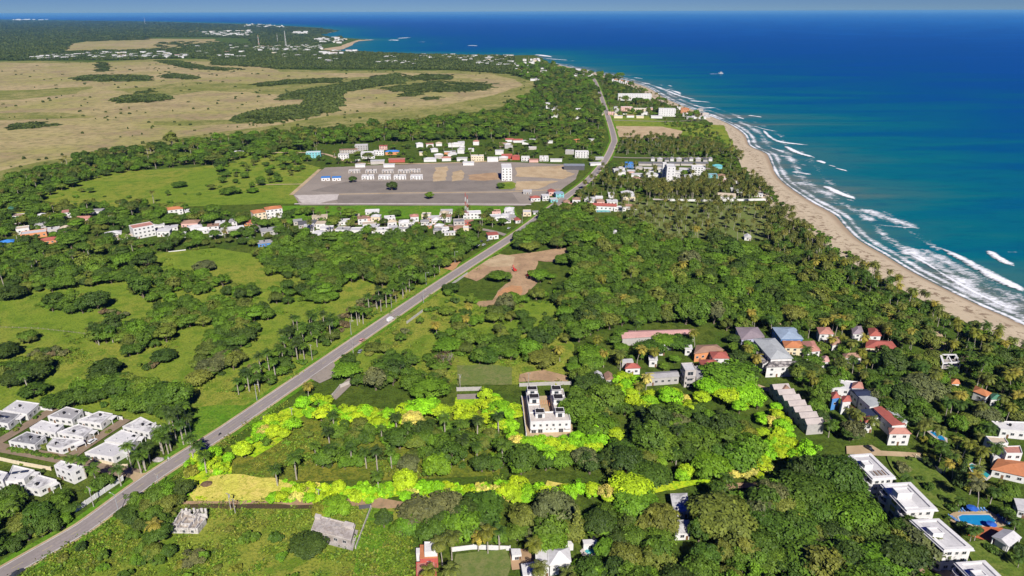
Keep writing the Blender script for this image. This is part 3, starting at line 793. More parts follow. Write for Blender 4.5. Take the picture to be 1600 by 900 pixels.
def put_windows(root, poly, base, h, floors, key=(1.5, 1.3), gap=3.6, skip=(), door=True, sides=None):
    c = root.location; k = len(poly); best = None
    for a in range(k):
        p, q = Vector(poly[a]), Vector(poly[(a + 1) % k]); L = (q - p).length
        if L < 2.2: continue
        d = (q - p).normalized(); nrm = Vector((d.y, -d.x)); m_ = (p + q) / 2 + Vector((c.x, c.y))
        face = nrm.dot((-m_).normalized())
        if (face < 0.12 and sides is None) or (sides is not None and a not in sides): continue
        if best is None or face * L > best[0]: best = (face * L, a)
        n_ = max(1, min(7, int(L / gap)))
        for fl in range(floors):
            for i in range(n_):
                t = (i + 0.5) / n_
                pos, rz = on_wall(p, q, t, base + (h - base) / floors * (fl + 0.55))
                link('window', WIN[key], root, pos, rz)
    if door and best:
        a = best[1]; p, q = poly[a], poly[(a + 1) % k]
        L = (Vector(q) - Vector(p)).length; n_ = max(1, min(7, int(L / gap)))
        pos, rz = on_wall(p, q, 1.0 / n_ if n_ > 1 else 0.85, base)
        link('door', DOOR_ME, root, pos, rz)

def grow_front(poly, d):
    """the plan and the clear yard on its near side"""
    out = inset(ccw(poly), -1.5); c = Vector((sum(p[0] for p in poly) / len(poly), sum(p[1] for p in poly) / len(poly))); t = (-c).normalized()
    mean = sum(Vector(p).dot(t) for p in out) / len(out)
    return [tuple(Vector(p) + t * d) if Vector(p).dot(t) > mean else tuple(Vector(p)) for p in out]
def core(name, label, cat, poly, h, wall='white', roof='white', style='parapet', floors=1, over=0.0, rise=1.8, group=None, win=True, desc=None, wkey=(1.5, 1.3), gap=3.6, far=False, z0=0.0, block=True, yard=None):
    poly = ccw(poly)
    cx = sum(p[0] for p in poly) / len(poly); cy = sum(p[1] for p in poly) / len(poly)
    root = thing(name, label, cat, (cx, cy, z0), 0, group)
    lp = [(p[0] - cx, p[1] - cy) for p in poly]
    wp = inset(lp, over) if over else lp
    if style == 'parapet':
        MB().prism(wp, 0, h - 0.55).build('wall', W[wall], root)
        MB().ring(wp, inset(wp, 0.28), h - 0.55, h).build('parapet', W[wall], root)
        MB().prism(inset(wp, 0.28), h - 0.545, h - 0.40).build('roof', RF[roof], root)
    elif style == 'slab':
        MB().prism(wp, 0, h - 0.35).build('wall', W[wall], root)
        MB().prism(lp, h - 0.35, h, bottom=True).build('roof', RF[roof], root)
    else:
        MB().prism(wp, 0, h - 0.16).build('wall', W[wall], root)
        MB().hip(lp if over else inset(lp, -0.5), h, rise, 1.0 if style == 'hip' else 0.02).build('roof', RF[roof], root)
    if win: put_windows(root, wp, 0, h - 0.4, floors, wkey, gap)
    if block: BLOCK.append(grow_front(poly, max(7.0, h * 1.1 + 3) if yard is None else yard))
    pp = PX(cx, cy, h * 0.5)
    root['_px'] = pp[0]; root['_py'] = pp[1]
    if style in ('slab', 'parapet') and win and h < 8 and R.random() < .45: add_tank(root, R.uniform(-2, 2), R.uniform(-1.5, 2), h - (.4 if style == 'parapet' else 0), .6, 1.3)
    if label is None: AUTO.append((root, desc or '', cat))
    return root

def rect_at(px, py, wpx, depth, rot):
    """plan of a house whose near wall stands on photo point px,py and spans wpx there"""
    g = G(px, py); f = PX(g.x, g.y, 0)[2]
    w = wpx * f / FPX; a = math.radians(rot) - math.atan2(g.x, g.y) * 0.6
    ux, uy = Vector((math.cos(a), math.sin(a))), Vector((-math.sin(a), math.cos(a)))
    g2 = Vector((g.x, g.y))
    return [tuple(g2 - ux * w / 2), tuple(g2 + ux * w / 2), tuple(g2 + ux * w / 2 + uy * depth), tuple(g2 - ux * w / 2 + uy * depth)], f
WORD = dict(white='white', cream='cream', grey='grey', orange='orange', red='red', pink='pink', blue='blue', teal='teal', yellow='yellow', brown='brown', lilac='lilac', concrete='bare concrete', green='green', black='black', dark='dark')
RWORD = dict(white='white', pale='pale grey', grey='grey', dark='dark grey', slate='slate grey', red='red', salmon='salmon', orange='orange', brown='brown', blue='blue', lightblue='light blue', purple='purple', teal='teal', green='green', pink='pink', metal='grey metal', navy='navy', thatch='thatch brown', sand='sandy', worn='stained grey', sooty='sooty grey', mossy='mossy', black='black')
def house(px, py, wpx, depth=9, h=3.6, wall='white', roof='pale', style='slab', rot=0, floors=1, label=None, name='house', cat='house', win=None, group=None, rise=1.8, desc=None, key=(1.5, 1.3), yard=None):
    poly, f = rect_at(px, py, wpx, depth, rot)
    if win is None: win = f < 1150
    st = {'parapet': 'flat-roofed', 'slab': 'flat-roofed', 'hip': 'hip-roofed', 'gable': 'gabled'}[style]
    fl = {1: '', 2: 'two-storey ', 3: 'three-storey ', 4: 'four-storey '}.get(floors, 'tall ')
    size = 'small ' if wpx * f / FPX < 9 else ('long ' if wpx * f / FPX > 26 else '')
    d = desc or (f"{size}{fl}{WORD[wall]} {cat} with {RWORD[roof]} " + ('flat roof' if 'flat' in st else 'pitched roof'))
    return core(name, label, cat, poly, h, wall, roof, style, floors, 0.4 if style != 'parapet' else 0, rise, group, win, d, wkey=key, yard=yard)

def quad(name, label, cat, px4, h, **kw): return core(name, label, cat, wpoly(px4, h), h, **kw)
def add_tank(root, x, y, z, r_=0.6, hh=1.2):
    mb = MB(); mb.tube([(0, 0, 0), (0, 0, hh * .9), (0, 0, hh)], [r_, r_, r_ * .4], 10); return mb.build('water_tank', M_TANK, root, (x, y, z))
def add_ac(root, x, y, z, rz=0): return link('air_conditioner', MB().box((0, 0, .35), (.9, .4, .7)).mesh('air_conditioner', M_AC), root, (x, y, z), rz)

# --- flat roofed villas at the lower left
VG = 'white flat roofed villas in the lower left estate'
VILLAS = [
    ([(4, 640), (42, 647), (62, 630), (26, 625)], 4.0, 'pale', 'white villa with pale flat roof at the far left corner of the estate'),
    ([(-24, 656), (12, 662), (32, 646), (0, 641)], 4.0, 'sooty', 'white villa with dark slate-grey flat roof on the left edge of the photo'),
    ([(74, 650), (112, 655), (129, 641), (104, 635)], 4.2, 'grey', 'white villa with plain grey roof, rear left one of the middle row'),
    ([(120, 656), (157, 661), (176, 646), (155, 642)], 4.2, 'worn', 'white villa with pale grey roof, rear right one of the middle row'),
    ([(46, 668), (86, 676), (99, 664), (65, 656)], 4.0, 'white', 'villa with bright white clean roof in the centre of the middle row'),
    ([(89, 675), (130, 682), (145, 669), (122, 662)], 4.0, 'worn', 'white villa with blotchy grey roof beside the parked white car'),
    ([(13, 689), (54, 695), (71, 681), (42, 674)], 4.0, 'sooty', 'white villa with very dark stained roof above the trimmed hedge'),
    ([(72, 696), (94, 701), (130, 686), (84, 683)], 3.6, 'worn', 'white villa with black-streaked grey roof at the near end of the middle row'),
    ([(191, 666), (233, 676), (243, 662), (220, 651)], 4.0, 'worn', 'white villa with mottled roof at the top of the right row'),
    ([(163, 688), (205, 695), (218, 679), (190, 671)], 4.0, 'white', 'white villa with smooth pale roof in the middle of the right row'),
    ([(132, 707), (176, 714), (204, 698), (165, 690)], 4.0, 'pale', 'white villa with grey roof at the near end of the right row'),
    ([(84, 727), (111, 737), (129, 728), (95, 719)], 7.0, 'white', 'tall white two-storey villa behind the roadside palms'),
    ([(38, 760), (60, 764), (88, 749), (59, 741)], 4.2, 'worn', 'low white villa with worn patchy roof in front of the two-storey villa'),
    ([(8, 752), (37, 748), (54, 734), (20, 726)], 4.2, 'white', 'white villa with solar panels on its roof at the left edge'),
    ([(-20, 745), (4, 750), (12, 738), (-8, 733)], 6.0, 'white', 'white box-shaped villa cut by the left edge of the photo'),
]
for i, (p4, h_, rf, lb) in enumerate(VILLAS):
    v = quad('villa', lb, 'villa', p4, h_, wall='white', roof=rf, style='parapet', floors=2 if h_ > 5.5 else 1, group=VG, gap=3.4)
    lp = [(G(*p, h_).x - v.location.x, G(*p, h_).y - v.location.y) for p in p4]
    # light well at the back corner: black slab for its shade, plus a wall
    if i in (2, 4, 6, 8, 9, 10):
        q = Vector(lp[2]).lerp(Vector((0, 0)), 0.30); ang = math.atan2(lp[1][1] - lp[0][1], lp[1][0] - lp[0][0])
        MB().box((0, 0, 0), (3.2, 1.6, 0.3), ang).build('light_well_shade', M_TANK, v, (q.x, q.y, h_ - 0.36))
        MB().box((1.7 * math.cos(ang), 1.7 * math.sin(ang), 0), (0.3, 2.6, 1.4), ang).build('stair_wall', W['white'], v, (q.x, q.y, h_ + 0.1))
    if i in (1, 13):
        ang = math.atan2(lp[1][1] - lp[0][1], lp[1][0] - lp[0][0])
        for s in range(2): MB().box((0, 0, 0), (3.0, 1.7, .08), ang).build('solar_panel', RF['navy'], v, (-2 + 3.6 * s * math.cos(ang), 3.6 * s * math.sin(ang) + .6, h_ + 0.15))
    for s in range(2):
        q = Vector(lp[s]).lerp(Vector(lp[2 + s]), 0.3 + 0.12 * s); add_ac(v, q.x, q.y, h_ - 0.4, R.random() * 3)
    # carport slab towards the lane
    e0, e1 = Vector(lp[1]), Vector(lp[2]); d = (e1 - e0).normalized(); nr = Vector((d.y, -d.x))
    if nr.dot(e0) < 0: nr = -nr
    if h_ < 5 and i not in (0, 2, 4, 6):
        a0, a1 = e0.lerp(e1, .55) + nr * .05, e0.lerp(e1, .98) + nr * .05
        MB().prism(ccw([tuple(a0), tuple(a0 + nr * 2.6), tuple(a1 + nr * 2.6), tuple(a1)]), h_ - 1.1, h_ - 0.85, bottom=True).build('carport', W['white'], v)
        for q in (a0 + nr * 2.4, a1 + nr * 2.4): MB().box((q.x, q.y, (h_ - 1.1) / 2), (.25, .25, h_ - 1.1)).build('column', W['white'], v)
MARKS += [('flat-roofed villas', 120, 680), ('two-storey villa', 105, 738)]
# low pale garden walls and clipped hedges of the estate
def wall_line(name, label, pts, h, m, th=0.25, cat='wall', px=True, step=None, group=None):
    w = wpoly(pts) if px else pts
    o0 = Vector(w[0]); L_, R_ = ribbon_pts(w, th)
    root = thing(name, label, cat, (o0.x, o0.y, 0), 0, group)
    poly = [(p[0] - o0.x, p[1] - o0.y) for p in R_] + [(p[0] - o0.x, p[1] - o0.y) for p in reversed(L_)]
    if th < .15:
        for z_ in (.35, .6, .85): MB().prism(ccw(poly), z_, z_ + .03, bottom=True).build('rail', m, root)
    else: MB().prism(ccw(poly), 0, h).build('panel' if 'fence' in name else 'wall_body', m, root)
    cp = MB()
    for j, p in enumerate(w):
        cp.box((p[0] - o0.x, p[1] - o0.y, h / 2 + .1), (th + .16, th + .16, h + .2))
    cp.build('post', m, root)
    if h > 1.9:
        bl, br = ribbon_pts([tuple(Vector(p) - Vector(p).normalized() * 2.5) for p in w], 7.0); BLOCK.append(list(br) + list(reversed(bl)))
    if step:
        for a, b2 in zip(w[:-1], w[1:]):
            A_, B_ = Vector(a), Vector(b2); n_ = int((B_ - A_).length / step)
            for i in range(1, n_):
                q = A_.lerp(B_, i / n_); MB().box((0, 0, h / 2 + .08), (th + .14, th + .14, h + .16)).build('post', m, root, (q.x - o0.x, q.y - o0.y, 0))
    return root
wall_line('fence_wall', 'long white panel wall along the near side of the road', [(119, 800), (193, 750)], 2.4, W['white'], step=4)
wall_line('garden_wall', 'low white wall at the back of the left estate', [(62, 640), (82, 643)], 2.2, W['white'])
wall_line('garden_wall', 'low white wall behind the middle villas of the estate', [(124, 646), (140, 650), (156, 655)], 2.2, W['white'])
wall_line('garden_wall', 'white wall between the middle and right villa rows', [(176, 653), (192, 657)], 2.2, W['white'])
wall_line('garden_wall', 'cream wall along the far side of the cross lane', [(-10, 717), (30, 726), (80, 735)], 2.0, W['cream'])
wall_line('garden_wall', 'beige wall in front of the right villa row', [(150, 722), (185, 730), (200, 731)], 2.0, W['cream'])
wall_line('garden_wall', 'short cream wall at the lower left edge', [(-10, 782), (14, 785)], 2.0, W['cream'])
wall_line('garden_wall', 'slanting concrete gate wall beside the road', [(520, 622), (532, 607), (549, 600)], 2.6, W['concrete'])
wall_line('fence', 'grey metal fence above the paved strip behind the glow-tinted trees', [(714, 611), (752, 610)], 2.4, W['grey'], step=4)
zone('paved_strip', [(714, 618), (751, 617), (751, 625), (714, 626)], M_GRAVEL, 4, 0.2, dz=0.02)
wall_line('fence', 'grey block fence behind the white townhouses', [(812, 604), (852, 602), (892, 601)], 2.2, W['grey'], step=4)
wall_line('fence', 'dark hedge-side fence beside the unfinished concrete house', [(580, 795), (556, 858)], 1.6, W['concrete'], step=5)
wall_line('gate', 'dark metal gate of the unfinished concrete house', [(562, 796), (580, 794)], 2.2, W['dark'], cat='gate')
wall_line('fence', 'pale boundary wall at the edge of the coconut grove', [(1046, 314), (1120, 315), (1205, 313)], 2.4, W['white'], step=12)
wall_line('fence', 'white garden wall behind the palms by the lawn', [(706, 862), (740, 858), (797, 860)], 2.2, W['white'], step=5)
wall_line('fence', 'grey street fence right of the road near the parked vehicles', [(636, 506), (660, 488)], 2.0, W['grey'], step=6)
wall_line('fence', 'grey roadside fence by the cleared red earth', [(704, 447), (730, 429)], 2.0, W['grey'], step=6)
wall_line('fence', 'white low wall foundations in the pasture', [(264, 394), (290, 391)], 0.8, W['white'])
wall_line('fence', 'thin pasture fence across the left meadow', [(0, 512), (60, 514), (140, 523)], 1.0, M_WOODPOLE, th=0.05, step=4)
wall_line('garden_wall', 'tall wall along the inner edge of the condominium garden', [(1430, 716), (1470, 740)], 2.2, W['cream'])

# --- ruin and unfinished house in the near meadow
def ruin(px4, h, label):
    poly = ccw(wpoly(px4, h)); cx = sum(p[0] for p in poly) / 4; cy = sum(p[1] for p in poly) / 4
    r = thing('ruined_house', label, 'ruin', (cx, cy, 0)); lp = [(p[0] - cx, p[1] - cy) for p in poly]
    wk = mat('bleached_wall', (0.60, 0.57, 0.53), (0.42, 0.39, 0.36), (0.20, 0.18, 0.16), s1=0.5, s2=1.0)
    MB().ring(lp, inset(lp, .35), 0, h - .6).build('wall', wk, r)
    MB().prism(inset(lp, .36), 0, h - 1.6, mtop=0).build('roof', mat('rubble', (0.42, 0.36, 0.30), (0.30, 0.26, 0.22), (0.16, 0.14, 0.12), s1=0.6, s2=1.2), r)
    rr = random.Random(3); A_ = Vector(lp[0]); U = Vector(lp[1]) - A_; V = Vector(lp[3]) - A_
    for i in range(5):
        for j in range(3):
            t, s = (i + .5) / 5 + rr.uniform(-.06, .06), (j + .5) / 3 + rr.uniform(-.08, .08)
            q = A_ + U * t + V * s; a = math.atan2(U.y, U.x) + (0 if rr.random() < .5 else 1.57)
            MB().box((0, 0, 0), (rr.uniform(2, 4.5), .35, rr.uniform(.8, 2.6)), a).build('broken_wall', wk, r, (q.x, q.y, h - 1.1))
    for i in range(7):
        t = (i + .5) / 7; q = A_ + U * t + V * (1 if i % 2 else .98)
        MB().box((0, 0, 0), (1.0, .4, rr.uniform(1.0, 2.4)), math.atan2(U.y, U.x)).build('pillar', wk, r, (q.x, q.y, h - .2))
    for i in range(3):
        (p, rz) = on_wall(lp[0], lp[1], .2 + .3 * i, 1.4, 0.02); link('window', WIN[(1.0, 1.2)], r, p, rz)
    BLOCK.append(inset(poly, -1.5)); return r
ruin([(264, 823), (308, 824), (321, 808), (282, 796)], 3.6, 'roofless crumbling concrete house shell in the meadow beside the road')
MARKS.append(('roofless ruin', 292, 815))
poly = ccw(wpoly([(483, 842), (551, 860), (560, 815), (494, 812)], 0.5)); c = Vector((sum(p[0] for p in poly) / 4, sum(p[1] for p in poly) / 4))
uh = thing('unfinished_house', 'unfinished flat concrete house with cracked stained roof behind a wall', 'house', (c.x, c.y, 0)); BLOCK.append(inset(poly, -1.5))
lp = [(p[0] - c.x, p[1] - c.y) for p in poly]
stain = mat('stained_concrete', (0.44, 0.40, 0.37), (0.33, 0.29, 0.26), (0.20, 0.16, 0.13), s1=0.4, s2=0.9)
A_, U, V = Vector(lp[0]), Vector(lp[1]) - Vector(lp[0]), Vector(lp[3]) - Vector(lp[0])
def sub(t0, t1, s0, s1): return ccw([tuple(A_ + U * t + V * s) for t, s in ((t0, s0), (t1, s0), (t1, s1), (t0, s1))])
MB().prism(sub(0, 1, 0, 1), 0, .5).build('foundation', M_CONC, uh)
MB().prism(sub(.06, .94, .18, .92), .5, 3.2).build('wall', stain, uh)
MB().prism(sub(.04, .96, .16, .94), 3.2, 3.45, bottom=True).build('roof', stain, uh)
MB().ring(sub(.04, .96, .16, .94), inset(sub(.04, .96, .16, .94), .3), 3.45, 3.85).build('parapet', M_PALECONC, uh)
MB().prism(sub(.72, .94, .70, .93), 3.45, 4.6).build('roof_room', M_PALECONC, uh); MB().prism(sub(.02, .16, .78, .96), 3.3, 4.4).build('roof_room', M_PALECONC, uh)
rr = random.Random(5)
for i in range(14):
    t, s = rr.uniform(.15, .85), rr.uniform(.2, .85); q = A_ + U * t + V * s
    MB().box((0, 0, 0), (rr.uniform(.8, 3.5), rr.uniform(.25, 1.0), rr.uniform(.15, .7)), math.atan2(U.y, U.x) + rr.choice((0, 1.57))).build('block_stub', stain if i % 2 else M_CONC, uh, (q.x, q.y, 3.7))
for i in range(4):
    p, rz = on_wall(sub(.06, .94, .18, .92)[0], sub(.06, .94, .18, .92)[1], .15 + .23 * i, 1.9, .02); link('window', WIN[(1.5, 1.3)], uh, p, rz)
MARKS.append(('unfinished concrete house', 522, 838))

# --- white townhouses with black turret roofs
g = G(860, 677); th_ = thing('townhouse_block', 'white two-storey townhouses with six black-topped roof rooms round a courtyard', 'townhouses', (g.x, g.y, 0), math.radians(3.0))
def tb(nm, x0, x1, y0, y1, z0, z1, m): return MB().box(((x0 + x1) / 2, (y0 + y1) / 2, (z0 + z1) / 2), (x1 - x0, y1 - y0, z1 - z0)).build(nm, m, th_)
def tring(nm, x0, x1, y0, y1, z0, z1, m): p = [(x0, y0), (x1, y0), (x1, y1), (x0, y1)]; return MB().ring(p, inset(p, .25), z0, z1).build(nm, m, th_)
WW = W['white']
tb('wall', -10.3, 10.3, 0, 9, 0, 6.6, WW); tring('parapet', -10.3, 10.3, 0, 9, 6.6, 7.4, WW); tb('terrace', -10, 10, .3, 8.7, 6.6, 6.68, M_PALECONC)
for sx, x0, x1 in ((-1, -10.3, -3.9), (1, 3.2, 10.3)):
    for k_, (y0, y1) in enumerate(((9.02, 17), (17.02, 25), (25.02, 32))):
        tb('wall', x0, x1, y0, y1, 0, 6.4 - (k_ % 2) * .25, WW); tring('parapet', x0, x1, y0, y1, 6.4 - (k_ % 2) * .25, 7.2 - (k_ % 2) * .25, WW); tb('terrace', x0 + .3, x1 - .3, y0 + .3, y1 - .3, 6.4, 6.47, M_PALECONC)
for (x0, x1, y0, y1) in ((-7.4, -2.6, 4.2, 8.6), (3.0, 7.6, 4.4, 8.8), (-9.4, -4.1, 18.6, 23.4), (3.5, 8.6, 17.2, 22.4), (-9.8, -4.4, 27.2, 31.6), (3.4, 8.6, 26.4, 31.4)):
    a_ = tb('roof_room', x0, x1, y0, y1, 6.7, 9.4, WW)
    MB().box(((x0 + x1) / 2, (y0 + y1) / 2, 9.5), (x1 - x0 + .3, y1 - y0 + .3, .2)).build('roof', RF['black'], th_)
    tring('parapet', x0, x1, y0, y1, 9.6, 9.8, WW)
    link('door', GLASSDOOR_ME, th_, ((x0 + x1) / 2, y0 - .02, 6.72)); add_tank(th_, x0 + 1.2, y1 - 1.2, 9.6, .35, .7)
for i in range(6): link('window', WIN[(1.0, 1.2)], th_, (-8.4 + 3.3 * i, -0.02, 5.0))
for i, x in enumerate((-8.6, -5.2, 5.4)): link('window', WIN[(2.2, 2.1)], th_, (x, -.02, 1.6))
for x in (-1.9, 0.2, 2.2): link('window', WIN[(0.7, 0.7)], th_, (x, -.02, 2.6))
tb('balcony', 7.4, 10.2, -1.6, -.03, 3.2, 3.4, WW); tb('balcony', -10.2, -6.6, -1.4, -.03, 3.2, 3.4, WW); tb('patio', 1.5, 9.5, -4.2, -.05, 0, .25, M_PALECONC)
for y in (12, 20, 28):
    link('window', WIN[(1.5, 1.3)], th_, (-10.33, y, 4.6), -1.5708); link('window', WIN[(1.5, 1.3)], th_, (3.17, y, 4.6), -1.5708)
for (x, y) in ((-5.6, 9.5), (6.2, 9.5)): add_ac(th_, x, y, 6.5)
def local_poly(root, pts):
    a = root.rotation_euler.z; return [(root.location.x + x * math.cos(a) - y * math.sin(a), root.location.y + x * math.sin(a) + y * math.cos(a)) for x, y in pts]
sheet('courtyard', local_poly(th_, [(-12.2, -4.5), (12, -4.5), (12, 36), (-12.2, 36)]), M_TAN, 0.55, px=False)
BLOCK.append(local_poly(th_, [(-12.5, -6), (12, -6), (12, 37), (-12.5, 37)]))
pg = thing('carport', 'small orange wooden pergola in the courtyard of the white townhouses', 'pergola', (*local_poly(th_, [(-.6, 25)])[0], 0.5), math.radians(3))
for i in range(6): MB().box((-2.6 + i * 1.04, 0, 2.6), (.25, 4, .2)).build('slat', W['orange'], pg)
for x in (-2.6, 2.6):
    MB().box((x, 1.8, 1.25), (.2, .2, 2.5)).build('post', W['orange'], pg); MB().box((x, -1.8, 1.25), (.2, .2, 2.5)).build('post', W['orange'], pg)
fw = local_poly(th_, [(-12.6, -3), (-12.6, 33)])
wall_line('fence', 'tall white wall along the left side of the townhouses', fw, 2.6, WW, px=False)
MARKS.append(('white townhouses', 858, 640))

# --- condominium row at the lower right
CG = 'white three storey condominium blocks in a staggered row'
CONDO = [([(1363, 750), (1401, 747), (1360, 710), (1325, 711)], 'white condominium with brown pergola slats on its roof, farthest of the row', 0),
         ([(1416, 800), (1467, 797), (1417, 754), (1375, 756)], 'white condominium with a big roof stair house, second from the far end', 1),
         ([(1475, 861), (1524, 859), (1474, 809), (1421, 812)], 'white condominium partly behind a leafy tree, beside the pool terrace', 2),
         ([(1540, 930), (1592, 926), (1542, 873), (1490, 879)], 'white condominium cut by the bottom edge of the photo', 3)]
M_BALC = mat('blue_tint_glass', (0.42, 0.50, 0.56), rough=0.2, spec=0.5)
for p4, lb, idx in CONDO:
    h = 10.6; poly = ccw(wpoly(p4, h)); cx = sum(p[0] for p in poly) / 4; cy = sum(p[1] for p in poly) / 4
    # order: near-left, near-right, far-right, far-left
    c_ = thing('condominium', lb, 'condominium', (cx, cy, 0), 0, CG); BLOCK.append(inset(poly, -6.5))
    lp = [(G(*p, h).x - cx, G(*p, h).y - cy) for p in p4]
    A_, U, V = Vector(lp[0]), Vector(lp[1]) - Vector(lp[0]), Vector(lp[3]) - Vector(lp[0])
    def cs(t0, t1, s0, s1): return ccw([tuple(A_ + U * t + V * s) for t, s in ((t0, s0), (t1, s0), (t1, s1), (t0, s1))])
    e = .06
    wp = cs(.09, .93, .05, .96)
    MB().prism(wp, 0, 9.9).build('wall', WW, c_)
    MB().prism(cs(0, 1, 0, 1), 9.9, 10.25, bottom=True).build('eave', WW, c_)
    MB().ring(cs(.03, .97, .02, .98), cs(.17, .83, .10, .92), 10.25, 11.0).build('parapet', W['white'], c_)
    MB().prism(cs(.17, .83, .10, .92), 10.25, 10.35).build('roof', RF['pale'], c_)
    sp = cs(.08, .42, .40, .58) if idx != 1 else cs(.06, .52, .42, .62)
    MB().prism(sp, 10.25, 12.6 if idx != 1 else 13.4).build('stair_house', WW, c_)
    MB().ring(inset(sp, -.2), inset(sp, .3), 12.6 if idx != 1 else 13.4, 13.0 if idx != 1 else 13.9).build('parapet', WW, c_)
    if idx == 0:
        for k_ in range(6): MB().prism(cs(.24 + .085 * k_, .28 + .085 * k_, .12, .30), 10.9, 11.15, bottom=True).build('pergola_slat', M_DOOR if k_ % 2 else W['grey'], c_)
    if idx == 1: MB().prism(cs(.03, .45, .10, .38), 10.25, 11.3).build('roof_room', WW, c_)
    n0 = [A_ + U * .09 + V * .05, A_ + U * .93 + V * .05]
    for fl in range(3):
        for t, key in ((.22, (1.5, 1.3)), (.5, (1.0, 1.2)), (.78, (1.5, 1.3))):
            p, rz = on_wall(n0[0], n0[1], t, 1.9 + 3.3 * fl, .02); link('window', WIN[key], c_, p, rz)
        # left side: rounded balconies and openings
        l0, l1 = A_ + U * .09 + V * .96, A_ + U * .09 + V * .05
        for t in (.12, .50, .88):
            p, rz = on_wall(l0, l1, t, 1.6 + 3.3 * fl, .02); link('window', WIN[(3.2, 2.2)], c_, p, rz)
        for t in (.12, .88):
            p, rz = on_wall(l0, l1, t, 0, 0); mb = MB(); half = [(2.6 * math.cos(a), -2.0 * math.sin(a)) for a in np.linspace(0, math.pi, 10)]
            outer = half; inner = [(2.4 * math.cos(a), -1.85 * math.sin(a)) for a in np.linspace(0, math.pi, 10)]
            mb.prism(ccw(outer), 3.3 * fl + .3, 3.3 * fl + .5, bottom=True); mb.prism(ccw(outer + inner[::-1]), 3.3 * fl + .5, 3.3 * fl + 1.3)
            mb.build('balcony', WW, c_, (p[0], p[1], 0)).rotation_euler = (0, 0, rz)
        r0, r1 = A_ + U * .93 + V * .05, A_ + U * .93 + V * .96
        for t in (.15, .4, .65, .9):
            p, rz = on_wall(r0, r1, t, 1.9 + 3.3 * fl, .02); link('window', WIN[(1.5, 1.3)], c_, p, rz)
MARKS += [('far condominium', 1365, 730), ('second condominium', 1420, 780), ('third condominium', 1470, 840)]

# --- pools
m, n, l, b = newmat('pool_water'); b.inputs['Base Color'].default_value = (0.01, 0.22, 0.48, 1); b.inputs['Roughness'].default_value = 0.08; b.inputs['Specular IOR Level'].default_value = .3
nz = noise_node(n, l, 0.7, 3); l.new(mixc(n, l, nz, (0.01, 0.17, 0.44), (0.015, 0.28, 0.50)), b.inputs['Base Color']); M_POOL = m
m, n, l, b = newmat('teal_pool_water'); nz = noise_node(n, l, 0.7, 3); l.new(mixc(n, l, nz, (0.03, 0.28, 0.30), (0.05, 0.36, 0.36)), b.inputs['Base Color']); b.inputs['Roughness'].default_value = .08; M_TEALPOOL = m
def pool(label, px, m, deck, dm, dz=.45):
    w = ccw(wpoly(px)); c = Vector((sum(p[0] for p in w) / len(w), sum(p[1] for p in w) / len(w)))
    r = thing('swimming_pool', label, 'swimming pool', (c.x, c.y, dz)); lp = [(p[0] - c.x, p[1] - c.y) for p in w]
    MB().ring(inset(lp, -.5), lp, 0, .12).build('coping', M_PALECONC, r)
    MB().prism(lp, -.02, .05).build('water', m, r); BLOCK.append(inset(w, -3))
    if deck: sheet('pool_deck', deck, dm, dz - .01)
    return r
pool('large bright blue pool on the sandy terrace beside the condominiums', [(1497, 809), (1503, 806), (1545, 806), (1556, 815), (1548, 823), (1522, 822), (1500, 816)], M_POOL, [(1482, 806), (1494, 799), (1545, 799), (1566, 812), (1572, 822), (1545, 829), (1500, 824), (1484, 814)], M_TAN)
sheet('tile_terrace', [(1512, 838), (1526, 824), (1552, 825), (1566, 826), (1580, 845), (1575, 858), (1548, 848)], mat('terracotta_tile', (0.50, 0.14, 0.06), (0.42, 0.12, 0.05), s1=.3, s2=1), 0.47)
pool('long turquoise pool on the lawn left of the orange-roofed villa', [(1513, 729), (1518, 726), (1532, 732), (1547, 743), (1542, 748), (1530, 746), (1520, 740)], M_TEALPOOL, [(1510, 728), (1518, 724), (1536, 731), (1552, 744), (1542, 752), (1526, 750)], M_PALECONC)
pool('narrow blue pool among palms behind the red-roofed complex', [(1452, 676), (1457, 675), (1474, 684), (1477, 690), (1468, 688)], M_POOL, [(1448, 675), (1457, 673), (1480, 686), (1480, 693), (1466, 690)], M_PALECONC)
pool('small round teal pool beside the white villa at the bottom', [(913, 863), (919, 857), (928, 857), (934, 860), (932, 866), (918, 867)], M_TEALPOOL, [(906, 862), (916, 853), (938, 856), (936, 870), (912, 872)], M_PALECONC)
pool('tiny teal pool in front of the long salmon roof house', [(932, 329), (952, 329), (954, 332), (932, 332)], M_TEALPOOL, None, None)
pv = quad('pool_pavilion', 'open pool pavilion with grey gabled roof and white columns', 'pavilion', [(1549, 838), (1577, 855), (1597, 840), (1568, 826)], 4.4, wall='white', roof='pale', style='gable', over=1.2, rise=1.4, win=False)
for k_ in range(4):
    p = inset(ccw([(G(*q, 4.4).x - pv.location.x, G(*q, 4.4).y - pv.location.y) for q in ((1549, 838), (1577, 855), (1597, 840), (1568, 826))]), .5)[k_]
    MB().box((p[0], p[1], 2.1), (.4, .4, 4.1)).build('column', WW, pv)
M_BLUECLOTH = mat('blue_canvas', (0.03, 0.12, 0.50)); M_LOUNGE = mat('lounger_cloth', (0.12, 0.25, 0.50)); M_WHITEP = mat('white_plastic', (0.72, 0.72, 0.72))
